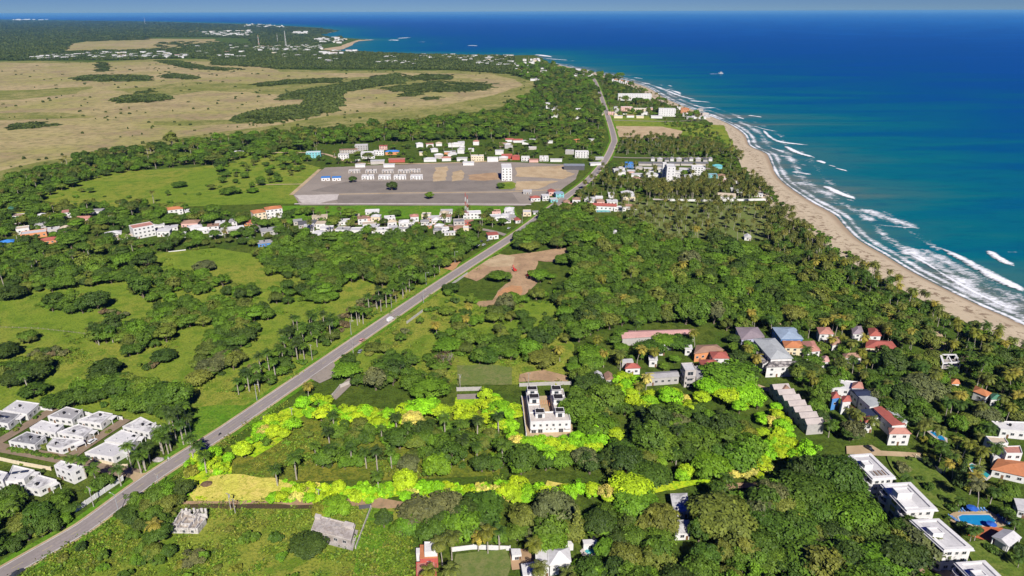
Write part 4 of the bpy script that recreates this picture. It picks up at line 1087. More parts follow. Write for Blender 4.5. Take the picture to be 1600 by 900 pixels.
def lounger():
    t = thing('sun_lounger', 'x', 'sun lounger')
    MB().box((0, 0, .35), (.7, 1.4, .08)).build('seat', M_LOUNGE, t)
    mb = MB(); mb.v = [(-.35, .7, .31), (.35, .7, .31), (.35, 1.3, .75), (-.35, 1.3, .75), (-.35, .7, .39), (.35, .7, .39), (.35, 1.26, .82), (-.35, 1.26, .82)]
    for q in ((3, 2, 1, 0), (4, 5, 6, 7), (0, 1, 5, 4), (1, 2, 6, 5), (2, 3, 7, 6), (3, 0, 4, 7)): mb.face(q)
    mb.build('backrest', M_LOUNGE, t)
    for x in (-.3, .3):
        for y in (-.6, .6): MB().box((x, y, .155), (.07, .07, .31)).build('leg', M_WHITEP, t)
    return t
lg = lounger(); first = True
for (a, b2, n_, side_) in (((1494, 800), (1542, 799), 10, 'far'), ((1556, 806), (1576, 822), 6, 'right'), ((1484, 807), (1497, 817), 4, 'left')):
    for i in range(n_):
        t = (i + .5) / n_; g = G(a[0] + (b2[0] - a[0]) * t, a[1] + (b2[1] - a[1]) * t)
        rz = {'far': 0, 'right': -1.0, 'left': 1.2}[side_] + R.uniform(-.15, .15)
        lb = 'blue sun lounger in the row along the ' + side_ + ' side of the large pool'
        gp = 'blue sun loungers along the ' + side_ + ' side of the large pool'
        o = lg if first else copy_tree(lg, (0, 0, 0)); first = False
        o.location = (g.x, g.y, .45); o.rotation_euler = (0, 0, rz); o['label'] = lb; o['group'] = gp
def umbrella(px, py, label, r_=2.6):
    g = G(px, py); t = thing('parasol', label, 'parasol', (g.x, g.y, .45))
    MB().tube([(0, 0, 0), (0, 0, 2.5)], [.04, .04], 6).build('pole', M_STEEL, t)
    mb = MB(); mb.v = [(0, 0, 2.75)] + [(r_ * math.cos(a), r_ * math.sin(a), 2.1) for a in np.linspace(0, 2 * math.pi, 9)[:-1]] + [(0, 0, 2.6)] + [(r_ * math.cos(a), r_ * math.sin(a), 2.02) for a in np.linspace(0, 2 * math.pi, 9)[:-1]]
    for k_ in range(8): mb.face((0, 1 + k_, 1 + (k_ + 1) % 8)); mb.face((9, 10 + (k_ + 1) % 8, 10 + k_)); mb.face((1 + k_, 10 + k_, 10 + (k_ + 1) % 8, 1 + (k_ + 1) % 8))
    mb.build('canopy', M_BLUECLOTH, t); return t
umbrella(1517, 801, 'wide blue parasol behind the large pool', 2.3); umbrella(1547, 826, 'blue parasol over the terracotta corner of the large pool', 2.0)
MARKS += [('large blue pool', 1525, 814), ('pool pavilion', 1572, 842)]

# --- villas at the far right
quad('villa', 'white villa with sandy roof terrace at the right, left of the red-banded one', 'villa', [(1551, 692), (1576, 692), (1570, 683), (1540, 681)], 8.0, wall='white', roof='sand', style='parapet', floors=2)
v = quad('villa', 'white villa with red-banded parapet at the right edge', 'villa', [(1573, 708), (1598, 708), (1594, 696), (1565, 697)], 8.0, wall='white', roof='salmon', style='parapet', floors=2)
quad('villa', 'low villa with broad orange tiled roof behind the turquoise pool', 'villa', [(1548, 733), (1606, 746), (1606, 722), (1560, 716)], 4.2, wall='white', roof='orange', style='hip', over=.6, rise=1.6)
quad('annex', 'small white-roofed annex left of the red-banded villa', 'annex', [(1553, 717), (1572, 714), (1560, 706), (1550, 708)], 4.0, wall='white', roof='white', style='slab')
quad('house', 'white flat-roofed house cut by the right edge behind palms', 'house', [(1564, 670), (1604, 674), (1604, 659), (1548, 657)], 5, wall='white', roof='white', style='parapet')
quad('house', 'pale grey-roofed house at the right edge above the pool', 'house', [(1590, 796), (1606, 800), (1606, 780), (1584, 778)], 4, wall='white', roof='pale', style='slab', over=.5)
MARKS += [('orange-roofed villa', 1578, 730)]
# --- red and grey roofed complex
RG = 'wings of the red and grey roofed guesthouse'
def rc(name, label, p4, h, wall, roof, style, **kw): return quad(name, label, 'guesthouse wing', p4, h, wall=wall, roof=roof, style=style, group=RG, **kw)
rc('guesthouse_wing', 'guesthouse wing with long white terrace roof and small red end roofs', [(1300, 606), (1344, 611), (1340, 596), (1303, 592)], 6, 'white', 'white', 'parapet', floors=2)
rc('guesthouse_wing', 'guesthouse corner with small red hip roof beside the white terrace', [(1330, 606), (1350, 607), (1347, 597), (1333, 597)], 7, 'white', 'salmon', 'hip', over=.4)
rc('guesthouse_wing', 'guesthouse wing with navy solar roof', [(1340, 620), (1366, 618), (1354, 608), (1328, 608)], 6.5, 'white', 'navy', 'gable', over=.4, rise=.8)
rc('guesthouse_wing', 'blue-walled guesthouse tower with red roof at the left end', [(1300, 623), (1313, 621), (1308, 612), (1298, 613)], 7.5, 'blue', 'red', 'hip', over=.4)
rc('guesthouse_wing', 'white guesthouse tower with red roof, second tower from the left', [(1316, 628), (1331, 627), (1328, 618), (1314, 619)], 8, 'white', 'red', 'hip', over=.4)
rc('guesthouse_wing', 'guesthouse wing with big plain grey metal roof', [(1359, 635), (1384, 634), (1368, 621), (1341, 619)], 7, 'white', 'metal', 'gable', over=.4, rise=.7)
rc('guesthouse_wing', 'guesthouse wing with long grey roof edged in red', [(1394, 665), (1416, 663), (1385, 636), (1364, 637)], 7, 'white', 'red', 'gable', over=.4, rise=.9)
gr_ = rc('guesthouse_wing', 'low guesthouse link with grey lean-to slab beside the red edge', [(1410, 660), (1419, 659), (1392, 637), (1383, 637)], 7.6, 'white', 'metal', 'slab', win=False, over=.2)
s_ = rc('guesthouse_wing', 'guesthouse wing covered in dark solar panels', [(1356, 651), (1378, 652), (1362, 638), (1340, 640)], 5.5, 'white', 'navy', 'slab', over=.3)
rc('guesthouse_wing', 'slim red-roofed guesthouse gallery in front of the solar wing', [(1332, 643), (1344, 653), (1338, 640), (1326, 632)], 6, 'white', 'red', 'hip', over=.3)
rc('guesthouse_wing', 'low red-roofed guesthouse gallery stepping down to the palms', [(1346, 659), (1354, 657), (1342, 645), (1333, 648)], 5, 'white', 'red', 'hip', over=.3)
rc('guesthouse_wing', 'small guesthouse pavilion with two red hip roofs', [(1352, 660), (1366, 660), (1362, 650), (1349, 651)], 6.5, 'white', 'red', 'hip', over=.4)
rc('guesthouse_wing', 'square white guesthouse with salmon hip roof at the near end', [(1389, 678), (1425, 678), (1415, 668), (1388, 668)], 7, 'white', 'salmon', 'hip', over=.5, floors=2)
MARKS += [('red-roofed guesthouse', 1355, 640)]
# --- row of grey gables
gA, gB = G(1203, 601, 6), G(1262, 664, 6); d = Vector((gB - gA)[:2]); L_ = d.length; d.normalize(); nr = Vector((-d.y, d.x)); az = math.atan2(d.y, d.x)
row = thing('terraced_row', 'long terrace of seven stepped grey gables descending beside the lane', 'terraced row', (gA.x, gA.y, 0), az)
for k_ in range(7):
    x0, x1 = L_ * k_ / 7, L_ * (k_ + 1) / 7; p4 = [(x0 + .02, -.0), (x1 - .02, -.0), (x1 - .02, 9), (x0 + .02, 9)]
    MB().prism(p4, 0, 6).build('wall', W['grey'], row)
    mb = MB().hip([(x0, -.4), (x1 - .06, -.4), (x1 - .06, 9.3), (x0, 9.3)], 6.2, 1.7, 0.02); mb.build('roof', rmat('warm_grey', (0.44, 0.39, 0.36)), row)
    link('window', WIN[(1.5, 1.3)], row, ((x0 + x1) / 2, -.03, 4.2)); link('door', DOOR_ME, row, ((x0 + x1) / 2 + 1.5, -.02, 0))
BLOCK.append([tuple(Vector((gA.x, gA.y)) + d * a + nr * b2) for a, b2 in ((-2, -2), (L_ + 2, -2), (L_ + 2, 11), (-2, 11))])
quad('house', 'brown-roofed house at the top end of the stepped grey gables', 'house', [(1222, 612), (1238, 611), (1232, 602), (1218, 601)], 6, wall='cream', roof='brown', style='hip', over=.4)
MARKS += [('stepped grey gables', 1235, 635)]
# --- hall and the houses round it
quad('hall', 'big hall with smooth pale grey ridged metal roof', 'hall', [(1204, 561), (1240, 560), (1211, 528), (1176, 529)], 9.5, wall='white', roof='metal', style='hip', rise=2.2, over=.6, floors=2)
quad('annex', 'long annex with black mossy roof along the left side of the hall', 'annex', [(1192, 569), (1203, 563), (1182, 541), (1175, 540)], 6.5, wall='white', roof='mossy', style='slab', floors=2)
quad('annex', 'white two-storey annex with black weathered roof in front of the hall', 'annex', [(1196, 574), (1252, 572), (1245, 563), (1204, 564)], 7, wall='white', roof='mossy', style='hip', over=.5, rise=1.4, floors=2, gap=5)
HG = 'coloured hip roof houses near the hall'
for (p4, h_, wl, rf, lb) in (
    ([(1158, 531), (1196, 527), (1184, 511), (1149, 511)], 6, 'lilac', 'purple', 'lilac house with dark purple roof at the upper left of the hall'),
    ([(1220, 530), (1256, 530), (1242, 511), (1206, 511)], 6.5, 'blue', 'lightblue', 'house with light blue and grey hip roof above the hall'),
    ([(1226, 543), (1260, 544), (1250, 532), (1222, 532)], 5.5, 'cream', 'orange', 'house with orange tiled roof right of the hall'),
    ([(1262, 550), (1283, 548), (1272, 532), (1252, 533)], 5.8, 'white', 'salmon', 'house with salmon roof and white eaves, right of the orange-tiled one'),
    ([(1280, 522), (1304, 522), (1296, 511), (1276, 511)], 6.5, 'white', 'salmon', 'white house with small salmon hip roof by the tall yellow palms'),
    ([(1300, 540), (1315, 536), (1312, 526), (1298, 526)], 5, 'white', 'brown', 'narrow white house with brownish roof right of the salmon hip roof'),
    ([(1332, 522), (1350, 521), (1346, 509), (1330, 511)], 5.5, 'white', 'purple', 'small house with purplish roof hidden behind yellow palms'),
    ([(1358, 525), (1378, 525), (1374, 513), (1356, 512)], 6, 'white', 'red', 'white house with dark red roof behind the wide red roof'),
    ([(1352, 543), (1404, 546), (1394, 533), (1354, 530)], 5, 'cream', 'red', 'low house with the widest red tiled roof near the beach palms'),
    ([(1320, 559), (1347, 559), (1342, 552), (1316, 553)], 4.5, 'white', 'brown', 'low house with small round brown roof among the trees'),
    ([(1283, 566), (1297, 565), (1294, 557), (1283, 557)], 4.5, 'white', 'pink', 'tiny pinkish roof right of the hall annex')):
    quad('house', lb, 'house', p4, h_, wall=wl, roof=rf, style='hip', over=.5, rise=2.0, floors=2 if h_ > 5.4 else 1, group=HG)
MARKS += [('grey metal hall', 1210, 548), ('wide red roof', 1378, 540), ('light blue roof house', 1230, 521)]
# open concrete frame
fr = quad('unfinished_building', 'open white concrete frame building among the trees near the beach', 'unfinished building', [(1473, 568), (1502, 566), (1494, 553), (1468, 553)], 7, wall='white', roof='white', style='slab', win=False)
lp0 = [c for c in fr.children if c.name.startswith('wall')][0]; bpy.data.objects.remove(lp0)
pp = [(G(*q, 7).x - fr.location.x, G(*q, 7).y - fr.location.y) for q in ((1473, 568), (1502, 566), (1494, 553), (1468, 553))]
rf0 = [c for c in fr.children if c.name.startswith('roof')][0]; rf0.data = MB().ring(ccw(pp), inset(ccw(pp), 1.2), 6.6, 7).mesh('roof', W['white']); rf0.name = 'roof_beam'
MB().prism(inset(ccw(pp), .1), 3.2, 3.5, bottom=True).build('floor_slab', M_CONC, fr)
for a in range(4):
    for t in (0, .5):
        q = Vector(pp[a]).lerp(Vector(pp[(a + 1) % 4]), t) * .96; MB().box((q.x, q.y, 3.3), (.5, .5, 6.6)).build('column', WW, fr)
MB().box((0, 0, 6.8), (.8, (Vector(pp[1]) - Vector(pp[2])).length * .9, .35), math.atan2(pp[1][1] - pp[2][1], pp[1][0] - pp[2][0]) - 1.57).build('cross_beam', WW, fr)
quad('house', 'orange-roofed house among palms at the right, longest piece of the bent roof', 'house', [(1520, 611), (1542, 620), (1550, 614), (1524, 602)], 5, wall='white', roof='orange', style='hip', over=.4)
quad('house', 'dark green metal roof beside the orange roof at the right', 'house', [(1548, 624), (1568, 624), (1564, 617), (1548, 614)], 4.5, wall='white', roof='green', style='hip', over=.4)
quad('house', 'tiny orange roof peeking out of the trees left of the bent orange roof', 'house', [(1488, 599), (1499, 599), (1497, 594), (1487, 593)], 5, wall='white', roof='orange', style='hip')
quad('shelter', 'small orange thatch shelter in the trees right of the guesthouse', 'shelter', [(1420, 652), (1430, 651), (1428, 645), (1419, 646)], 4, wall='cream', roof='orange', style='hip', over=.3)
# --- small buildings left of the hall
quad('barn', 'very long low building with weathered pink roof in the forest', 'barn', [(972, 529), (1086, 522), (1086, 514), (968, 517)], 5.5, wall='grey', roof='pink', style='gable', rise=1.6, over=.4, win=False)
quad('house', 'house with broad brown tiled roof above the bright red roofs', 'house', [(1084, 553), (1132, 547), (1120, 538), (1088, 539)], 6, wall='orange', roof='brown', style='hip', over=.5, rise=1.6)
quad('house', 'house with bright red roof and white gable behind the round tree', 'house', [(1113, 560), (1142, 560), (1134, 549), (1108, 549)], 6, wall='white', roof='red', style='hip', over=.5, floors=2)
quad('house', 'house with wide crimson roof touching the big round tree', 'house', [(1098, 576), (1126, 570), (1116, 561), (1091, 562)], 6, wall='white', roof='red', style='hip', over=.5, floors=2)
tw = quad('tower_house', 'narrow three-storey concrete house with open balconies and flat roof', 'house', [(1071, 579), (1088, 578), (1082, 566), (1064, 567)], 11, wall='concrete', roof='pale', style='parapet', win=False)
pp = ccw([(G(*q, 11).x - tw.location.x, G(*q, 11).y - tw.location.y) for q in ((1071, 579), (1088, 578), (1082, 566), (1064, 567))])
put_windows(tw, pp, 0, 10.4, 3, (3.2, 2.2), 4.5)
for fl in (3.5, 6.8): p, rz = on_wall(pp[0], pp[1], .5, fl, .6); MB().box((0, 0, 0), (5, 1.2, .9)).build('balcony', W['grey'], tw, p).rotation_euler = (0, 0, rz)
quad('house', 'grey side building against the narrow three-storey house', 'house', [(1088, 590), (1098, 587), (1090, 571), (1083, 573)], 6, wall='grey', roof='grey', style='slab')
quad('house', 'small white house with coral red hip roof among coconut palms', 'house', [(976, 576), (1002, 575), (996, 568), (979, 567)], 4.5, wall='white', roof='red', style='hip', over=.5)
quad('shed', 'flat grey shed behind the coral red hip roof', 'shed', [(972, 566), (990, 565), (988, 560), (970, 561)], 4, wall='grey', roof='pale', style='slab')
quad('house', 'pale grey tin-roofed house left of the coral red roof', 'house', [(929, 597), (945, 594), (940, 582), (926, 583)], 4.5, wall='white', roof='pale', style='gable', over=.3)
quad('shed', 'brownish tin shed beside the pale tin-roofed house', 'shed', [(946, 594), (960, 592), (956, 583), (943, 584)], 4, wall='grey', roof='brown', style='gable', over=.3)
quad('warehouse', 'long grey tin-roofed building behind the glow-tinted trees', 'warehouse', [(1010, 592), (1062, 588), (1058, 579), (1008, 582)], 5, wall='grey', roof='grey', style='gable', over=.3, rise=1)
for (x, y, w_, lb) in ((1046, 548, 14, 'white building glimpsed between palms below the pink barn'), (1034, 556, 10, 'small white hut between two coconut palms'), (1075, 556, 12, 'cream hut left of the brown tiled roof'), (1020, 574, 14, 'low white outbuilding hidden behind palm crowns')):
    house(x, y, w_, 6, 5, 'white', 'white', 'slab', label=lb)
MARKS += [('pink-roofed barn', 1028, 520), ('narrow three-storey house', 1078, 575), ('coral red hip roof', 988, 572), ('crimson roof', 1110, 567)]
# --- bottom edge
quad('cottage', 'weathered grey cottage with patchy roof below the dirt track', 'cottage', [(1052, 799), (1078, 799), (1074, 770), (1047, 771)], 4, wall='white', roof='worn', style='hip', over=.4, rise=.9, yard=20)
quad('cottage', 'grey and white cottage with shaded flat roof, nearer of the pair', 'cottage', [(1055, 833), (1079, 832), (1077, 812), (1050, 812)], 4, wall='white', roof='worn', style='slab', over=.3, yard=20)
MARKS += [('weathered cottage', 1063, 800)]
vw = quad('villa', 'bright white villa with hipped white roof at the bottom edge', 'villa', [(858, 884), (893, 878), (890, 855), (855, 856)], 5.5, wall='white', roof='white', style='hip', over=.4, rise=2.4)
quad('villa_wing', 'flat white wing on the left of the bottom white villa', 'villa wing', [(837, 885), (858, 884), (856, 851), (836, 851)], 5.6, wall='white', roof='white', style='parapet')
quad('garage', 'white flat-roofed garage at the lower left of the white villa', 'garage', [(817, 899), (841, 896), (836, 877), (814, 881)], 3.6, wall='white', roof='white', style='slab')
quad('shed', 'small white shed on the brown yard beside the bottom villa', 'shed', [(800, 868), (815, 866), (813, 857), (798, 857)], 3.2, wall='white', roof='white', style='slab')
quad('villa_wing', 'narrow white lean-to behind the bottom white villa', 'villa wing', [(873, 852), (896, 850), (892, 845), (870, 846)], 3.2, wall='white', roof='white', style='slab', win=False)
quad('pool_house', 'white pool house behind the small round teal pool', 'pool house', [(912, 850), (934, 849), (932, 842), (910, 843)], 3.4, wall='white', roof='white', style='slab')
ov = quad('villa', 'villa with orange flat terrace roof and white stair box at the bottom', 'villa', [(656, 872), (684, 871), (684, 851), (656, 851)], 5, wall='red', roof='orange', style='slab', floors=1)
quad('villa_wing', 'white stair box on the orange terrace roof villa', 'stair box', [(663, 862), (683, 861), (683, 846), (663, 846)], 7.6, wall='white', roof='white', style='parapet', win=False, block=False, desc='x')
quad('villa_wing', 'small white rooftop box at the left of the orange terrace', 'villa wing', [(650, 864), (656, 864), (656, 856), (650, 856)], 5, wall='white', roof='white', style='slab', win=False)
quad('villa_wing', 'rust red lower terrace in front of the orange terrace villa', 'villa wing', [(650, 900), (682, 896), (680, 876), (650, 878)], 3.2, wall='red', roof='salmon', style='parapet', win=False)
quad('house', 'brown gabled house roof at the bottom between trees and condominiums', 'house', [(1425, 915), (1452, 905), (1440, 882), (1424, 884)], 4, wall='cream', roof='brown', style='gable', over=.3)
MARKS += [('bottom white villa', 866, 872), ('orange terrace villa', 668, 862)]

# --- village houses farther off: near wall foot x, y, width in photo pixels, depth m, height m, wall, roof, style, turn
HS = [
 (17, 332, 9, 8, 3.5, 'green', 'green', 'gable', 5), (12, 385, 19, 9, 3.6, 'blue', 'blue', 'hip', 8), (54, 372, 34, 12, 5, 'orange', 'pale', 'parapet', 6), (84, 366, 18, 10, 5, 'concrete', 'pale', 'parapet', 6), (79, 381, 26, 9, 3.6, 'orange', 'red', 'hip', 6),
 (130, 347, 20, 9, 3.6, 'pink', 'salmon', 'gable', -12), (146, 335, 26, 10, 3.6, 'white', 'grey', 'slab', -8), (171, 345, 12, 7, 3, 'grey', 'grey', 'hip', 0), (220, 332, 14, 8, 3.2, 'grey', 'dark', 'gable', 0),
 (273, 336, 27, 12, 6, 'white', 'orange', 'hip', 10), (294, 336, 9, 8, 4.6, 'white', 'white', 'slab', 10), (297, 357, 26, 12, 5.5, 'pink', 'brown', 'hip', -8), (178, 371, 24, 9, 3.6, 'white', 'pale', 'hip', 10), (194, 374, 30, 8, 2.8, 'white', 'sand', 'slab', 5),
 (249, 365, 17, 9, 3.6, 'white', 'grey', 'slab', 5), (268, 361, 20, 9, 3.8, 'white', 'pale', 'slab', 5), (312, 366, 25, 9, 3.8, 'white', 'white', 'gable', 5), (338, 369, 22, 9, 3.6, 'white', 'grey', 'gable', 12), (365, 364, 34, 10, 3.6, 'concrete', 'pale', 'gable', 14), (388, 353, 13, 7, 3.4, 'orange', 'red', 'gable', 0),
 (372, 245, 17, 10, 6.5, 'yellow', 'white', 'hip', 0), (384, 375, 26, 3, 1.6, 'white', 'white', 'slab', 4),
 (416, 386, 24, 10, 4, 'blue', 'grey', 'slab', 8), (422, 368, 26, 12, 5, 'grey', 'grey', 'slab', 12), (482, 356, 30, 14, 4, 'grey', 'dark', 'slab', 8), (500, 344, 24, 10, 3.4, 'cream', 'sand', 'slab', 4), (466, 352, 14, 10, 4, 'concrete', 'grey', 'slab', 8),
 (508, 374, 20, 16, 4, 'white', 'white', 'gable', 30), (538, 352, 26, 10, 4.2, 'white', 'white', 'slab', 4), (557, 343, 10, 8, 4, 'brown', 'sand', 'slab', 0), (498, 384, 12, 7, 3, 'white', 'pale', 'slab', 10), (582, 336, 22, 9, 3.6, 'white', 'pale', 'gable', 0), (599, 367, 18, 10, 5, 'white', 'white', 'parapet', 0), (613, 362, 16, 9, 4, 'pink', 'pale', 'slab', 0),
 (636, 355, 26, 11, 4.6, 'white', 'white', 'hip', 0), (628, 362, 20, 6, 3, 'white', 'grey', 'slab', 0), (664, 352, 14, 8, 3.8, 'white', 'grey', 'slab', 0), (679, 346, 20, 9, 4, 'pink', 'pale', 'slab', 0), (698, 336, 19, 9, 3.6, 'white', 'grey', 'gable', 0), (671, 357, 9, 7, 3.4, 'orange', 'white', 'slab', 0),
 (738, 343, 28, 10, 7, 'white', 'white', 'parapet', 4), (732, 352, 17, 7, 4, 'red', 'salmon', 'slab', 4), (717, 363, 17, 9, 4.2, 'pink', 'brown', 'hip', 4), (696, 364, 12, 8, 4, 'white', 'white', 'parapet', 4), (703, 368, 18, 6, 3, 'white', 'white', 'slab', 4), (771, 374, 18, 9, 4.6, 'white', 'red', 'slab', 14), (728, 364, 9, 8, 5, 'cream', 'white', 'parapet', 0),
 (790, 349, 18, 8, 3.4, 'white', 'grey', 'slab', 10), (810, 349, 10, 7, 3.2, 'white', 'red', 'gable', 16), (800, 344, 14, 7, 3.2, 'grey', 'grey', 'slab', 8),
 (490, 247, 22, 11, 8.5, 'teal', 'white', 'parapet', 0), (537, 250, 16, 10, 8, 'white', 'grey', 'parapet', 0), (545, 240, 28, 10, 6, 'concrete', 'brown', 'slab', 4), (565, 236, 20, 12, 9, 'grey', 'pale', 'parapet', 0), (575, 248, 21, 11, 9, 'white', 'white', 'parapet', 0), (592, 243, 16, 10, 6.5, 'white', 'white', 'parapet', 0), (590, 257, 22, 10, 5, 'concrete', 'pale', 'slab', 0), (563, 262, 16, 9, 4, 'white', 'white', 'slab', 0), (559, 252, 8, 7, 6, 'white', 'white', 'slab', 0),
 (599, 234, 13, 9, 6, 'pink', 'red', 'slab', 0), (613, 242, 22, 10, 4.6, 'orange', 'blue', 'hip', 0), (620, 254, 26, 10, 4.6, 'red', 'salmon', 'slab', 0), (608, 262, 18, 9, 4, 'white', 'white', 'slab', 0), (658, 243, 6, 6, 5, 'cream', 'pale', 'slab', 0), (672, 253, 20, 10, 4, 'white', 'pale', 'hip', 0), (700, 242, 12, 8, 4.4, 'orange', 'white', 'slab', 0), (711, 230, 22, 10, 5, 'white', 'white', 'hip', 0),
 (722, 252, 17, 9, 4.4, 'white', 'pale', 'slab', 0), (732, 259, 18, 9, 4.4, 'white', 'white', 'slab', 0), (746, 252, 20, 11, 7.5, 'cream', 'white', 'parapet', 0), (770, 253, 17, 9, 5.6, 'white', 'white', 'parapet', 0), (792, 248, 17, 9, 4.6, 'red', 'red', 'gable', 0), (787, 229, 14, 8, 4, 'pink', 'brown', 'gable', 0), (796, 222, 13, 8, 4, 'white', 'red', 'gable', 0),
 (806, 250, 13, 9, 5, 'red', 'red', 'hip', 0), (821, 252, 13, 9, 6, 'white', 'white', 'parapet', 0), (834, 254, 15, 8, 4, 'pink', 'salmon', 'slab', 0), (850, 252, 14, 9, 6.4, 'white', 'white', 'parapet', 0), (869, 253, 19, 7, 3.6, 'white', 'white', 'slab', 0), (909, 247, 21, 10, 9.5, 'white', 'white', 'parapet', 0), (931, 259, 18, 8, 3.6, 'white', 'pale', 'slab', 12), (937, 250, 14, 8, 3.4, 'grey', 'pale', 'slab', 8),
 (809, 223, 16, 8, 4, 'white', 'red', 'gable', 0), (832, 221, 10, 7, 3.4, 'white', 'pale', 'slab', 0), (903, 223, 15, 8, 3.8, 'orange', 'orange', 'hip', 0), (926, 221, 13, 7, 3.6, 'white', 'pale', 'slab', 0), (860, 224, 8, 7, 3.4, 'white', 'white', 'slab', 0),
 (983, 263, 13, 10, 7, 'blue', 'blue', 'parapet', 0), (970, 274, 16, 9, 5, 'white', 'pale', 'slab', 5), (986, 272, 12, 9, 4, 'pink', 'white', 'slab', 0), (996, 277, 20, 8, 4, 'white', 'pale', 'slab', 0), (1022, 278, 20, 9, 5, 'white', 'white', 'slab', 0), (1060, 272, 22, 9, 4, 'white', 'white', 'slab', 0), (1013, 268, 14, 8, 4, 'cream', 'white', 'slab', 0),
 (1113, 283, 14, 9, 8, 'teal', 'lightblue', 'parapet', 0), (1127, 282, 12, 9, 6, 'cream', 'brown', 'hip', 0), (1131, 289, 14, 9, 7, 'pink', 'white', 'parapet', 0), (1121, 264, 15, 8, 4, 'teal', 'teal', 'hip', 0), (1144, 287, 16, 8, 4, 'white', 'sand', 'slab', 0),
 (837, 315, 16, 9, 4.2, 'white', 'red', 'hip', 10), (853, 314, 12, 9, 6, 'white', 'white', 'slab', 10), (863, 306, 12, 9, 5, 'pink', 'red', 'gable', 10), (875, 310, 14, 9, 6, 'teal', 'lightblue', 'slab', 16), (866, 317, 12, 8, 4.2, 'teal', 'pale', 'slab', 10), (824, 304, 14, 8, 3.4, 'grey', 'grey', 'gable', 0), (838, 336, 10, 7, 3, 'white', 'grey', 'slab', 10),
 (940, 329, 46, 11, 5, 'white', 'red', 'gable', -4), (904, 327, 14, 9, 4, 'pink', 'salmon', 'gable', -4), (893, 326, 12, 8, 3.6, 'white', 'salmon', 'hip', 0), (983, 314, 20, 24, 5, 'cream', 'white', 'gable', 4), (955, 310, 10, 10, 5, 'white', 'white', 'slab', 0), (985, 328, 22, 8, 3.8, 'white', 'brown', 'gable', -6), (936, 314, 12, 7, 3.4, 'white', 'pale', 'gable', 0),
 (1135, 313, 28, 18, 4.4, 'white', 'sand', 'gable', -4), (1152, 301, 20, 9, 4, 'white', 'white', 'slab', 0), (1185, 308, 14, 8, 3.6, 'white', 'white', 'slab', 0), (962, 369, 12, 7, 3.4, 'white', 'pale', 'gable', 0), (1168, 376, 11, 7, 3.4, 'white', 'pale', 'gable', 0),
 (852, 166, 15, 12, 6, 'white', 'white', 'hip', 0), (838, 175, 12, 9, 4, 'white', 'white', 'slab', 0), (866, 176, 12, 9, 6, 'white', 'white', 'parapet', 0), (850, 184, 16, 9, 4, 'grey', 'pale', 'slab', 0), (870, 184, 19, 9, 5, 'white', 'white', 'slab', 0), (905, 176, 11, 10, 8, 'white', 'white', 'parapet', 0), (896, 186, 24, 9, 4, 'white', 'pale', 'slab', 0), (925, 187, 22, 9, 4, 'concrete', 'pale', 'slab', 0), (923, 176, 10, 8, 4, 'white', 'white', 'slab', 0), (938, 180, 10, 9, 4, 'cream', 'pale', 'slab', 0),
 (955, 180, 10, 9, 6, 'pink', 'white', 'parapet', 0), (979, 174, 18, 12, 9, 'pink', 'white', 'parapet', 0), (1000, 175, 20, 12, 7, 'cream', 'white', 'parapet', 0), (1015, 172, 10, 9, 5, 'pink', 'pale', 'slab', 0), (1026, 185, 18, 9, 5, 'white', 'white', 'slab', 0), (966, 185, 14, 9, 5, 'cream', 'white', 'slab', 0), (1070, 177, 13, 12, 9, 'orange', 'orange', 'hip', 0), (1076, 182, 18, 10, 6, 'white', 'white', 'parapet', 0), (1092, 186, 22, 10, 5, 'white', 'white', 'slab', 0), (1105, 183, 8, 9, 4, 'white', 'pale', 'slab', 0), (985, 184, 12, 8, 5, 'white', 'salmon', 'slab', 0), (1000, 185, 12, 8, 5, 'cream', 'white', 'slab', 0),
]
for hh in HS:
    x, y, w_, dp, h_, wl, rf, st, rot = hh
    house(x, y, w_, dp, h_, wl, rf, st, rot, floors=3 if h_ >= 8 else 2 if h_ >= 5.8 else 1, win=(y > 300 or h_ >= 5.8))
# bigger named buildings farther off
house(228, 371, 31, 14, 11, 'white', 'salmon', 'parapet', 24, 3, 'white three-storey block with salmon roof edge in the left village', 'apartment_building', 'apartment building')
house(408, 347, 20, 14, 10, 'cream', 'orange', 'hip', 20, 3, 'cream three-storey apartments with orange roof, left of the twin blocks', 'apartment_building', 'apartment building')
house(430, 341, 26, 12, 10, 'white', 'orange', 'hip', 14, 3, 'white three-storey apartments with orange roof, right of the twin blocks', 'apartment_building', 'apartment building')
house(792, 283, 16, 26, 17, 'white', 'white', 'parapet', 2, 5, 'tall white five-storey block on the grey cleared lot', 'apartment_building', 'apartment building', win=True)
for i, x in enumerate((575, 601, 625, 651)):
    house(x, 281, 19, 9, 5, 'white', 'pale', 'parapet', 0, 2, ['first', 'second', 'third', 'fourth'][i] + ' white shell from the left in the front row on the grey lot', 'building_shell', 'building shell', group='white building shells on the grey lot')
for i, x in enumerate((554, 580, 606, 631, 648)):
    house(x, 271 if i < 4 else 270, 18, 8, 4, 'concrete', 'worn', 'parapet', 0, 2, ['first', 'second', 'third', 'fourth', 'fifth'][i] + ' grey shell from the left in the back row on the grey lot', 'building_shell', 'building shell', group='white building shells on the grey lot')
house(509, 283, 14, 9, 4.5, 'white', 'blue', 'slab', 0, 1, 'left of two low blue-roofed shells on the grey lot'); house(526, 283, 14, 9, 4.5, 'white', 'blue', 'slab', 0, 1, 'right of two low blue-roofed shells on the grey lot')
wh = house(897, 266, 33, 14, 6, 'dark', 'slate', 'gable', 0, 1, 'dark steel warehouse with slate roof beside the road', 'warehouse', 'warehouse', win=False, rise=1.5)
house(1037, 281, 6, 8, 21, 'white', 'white', 'parapet', 0, 6, 'slim white tower left of the white hotel block', 'hotel', 'hotel', key=(1.0, 1.2), win=True)
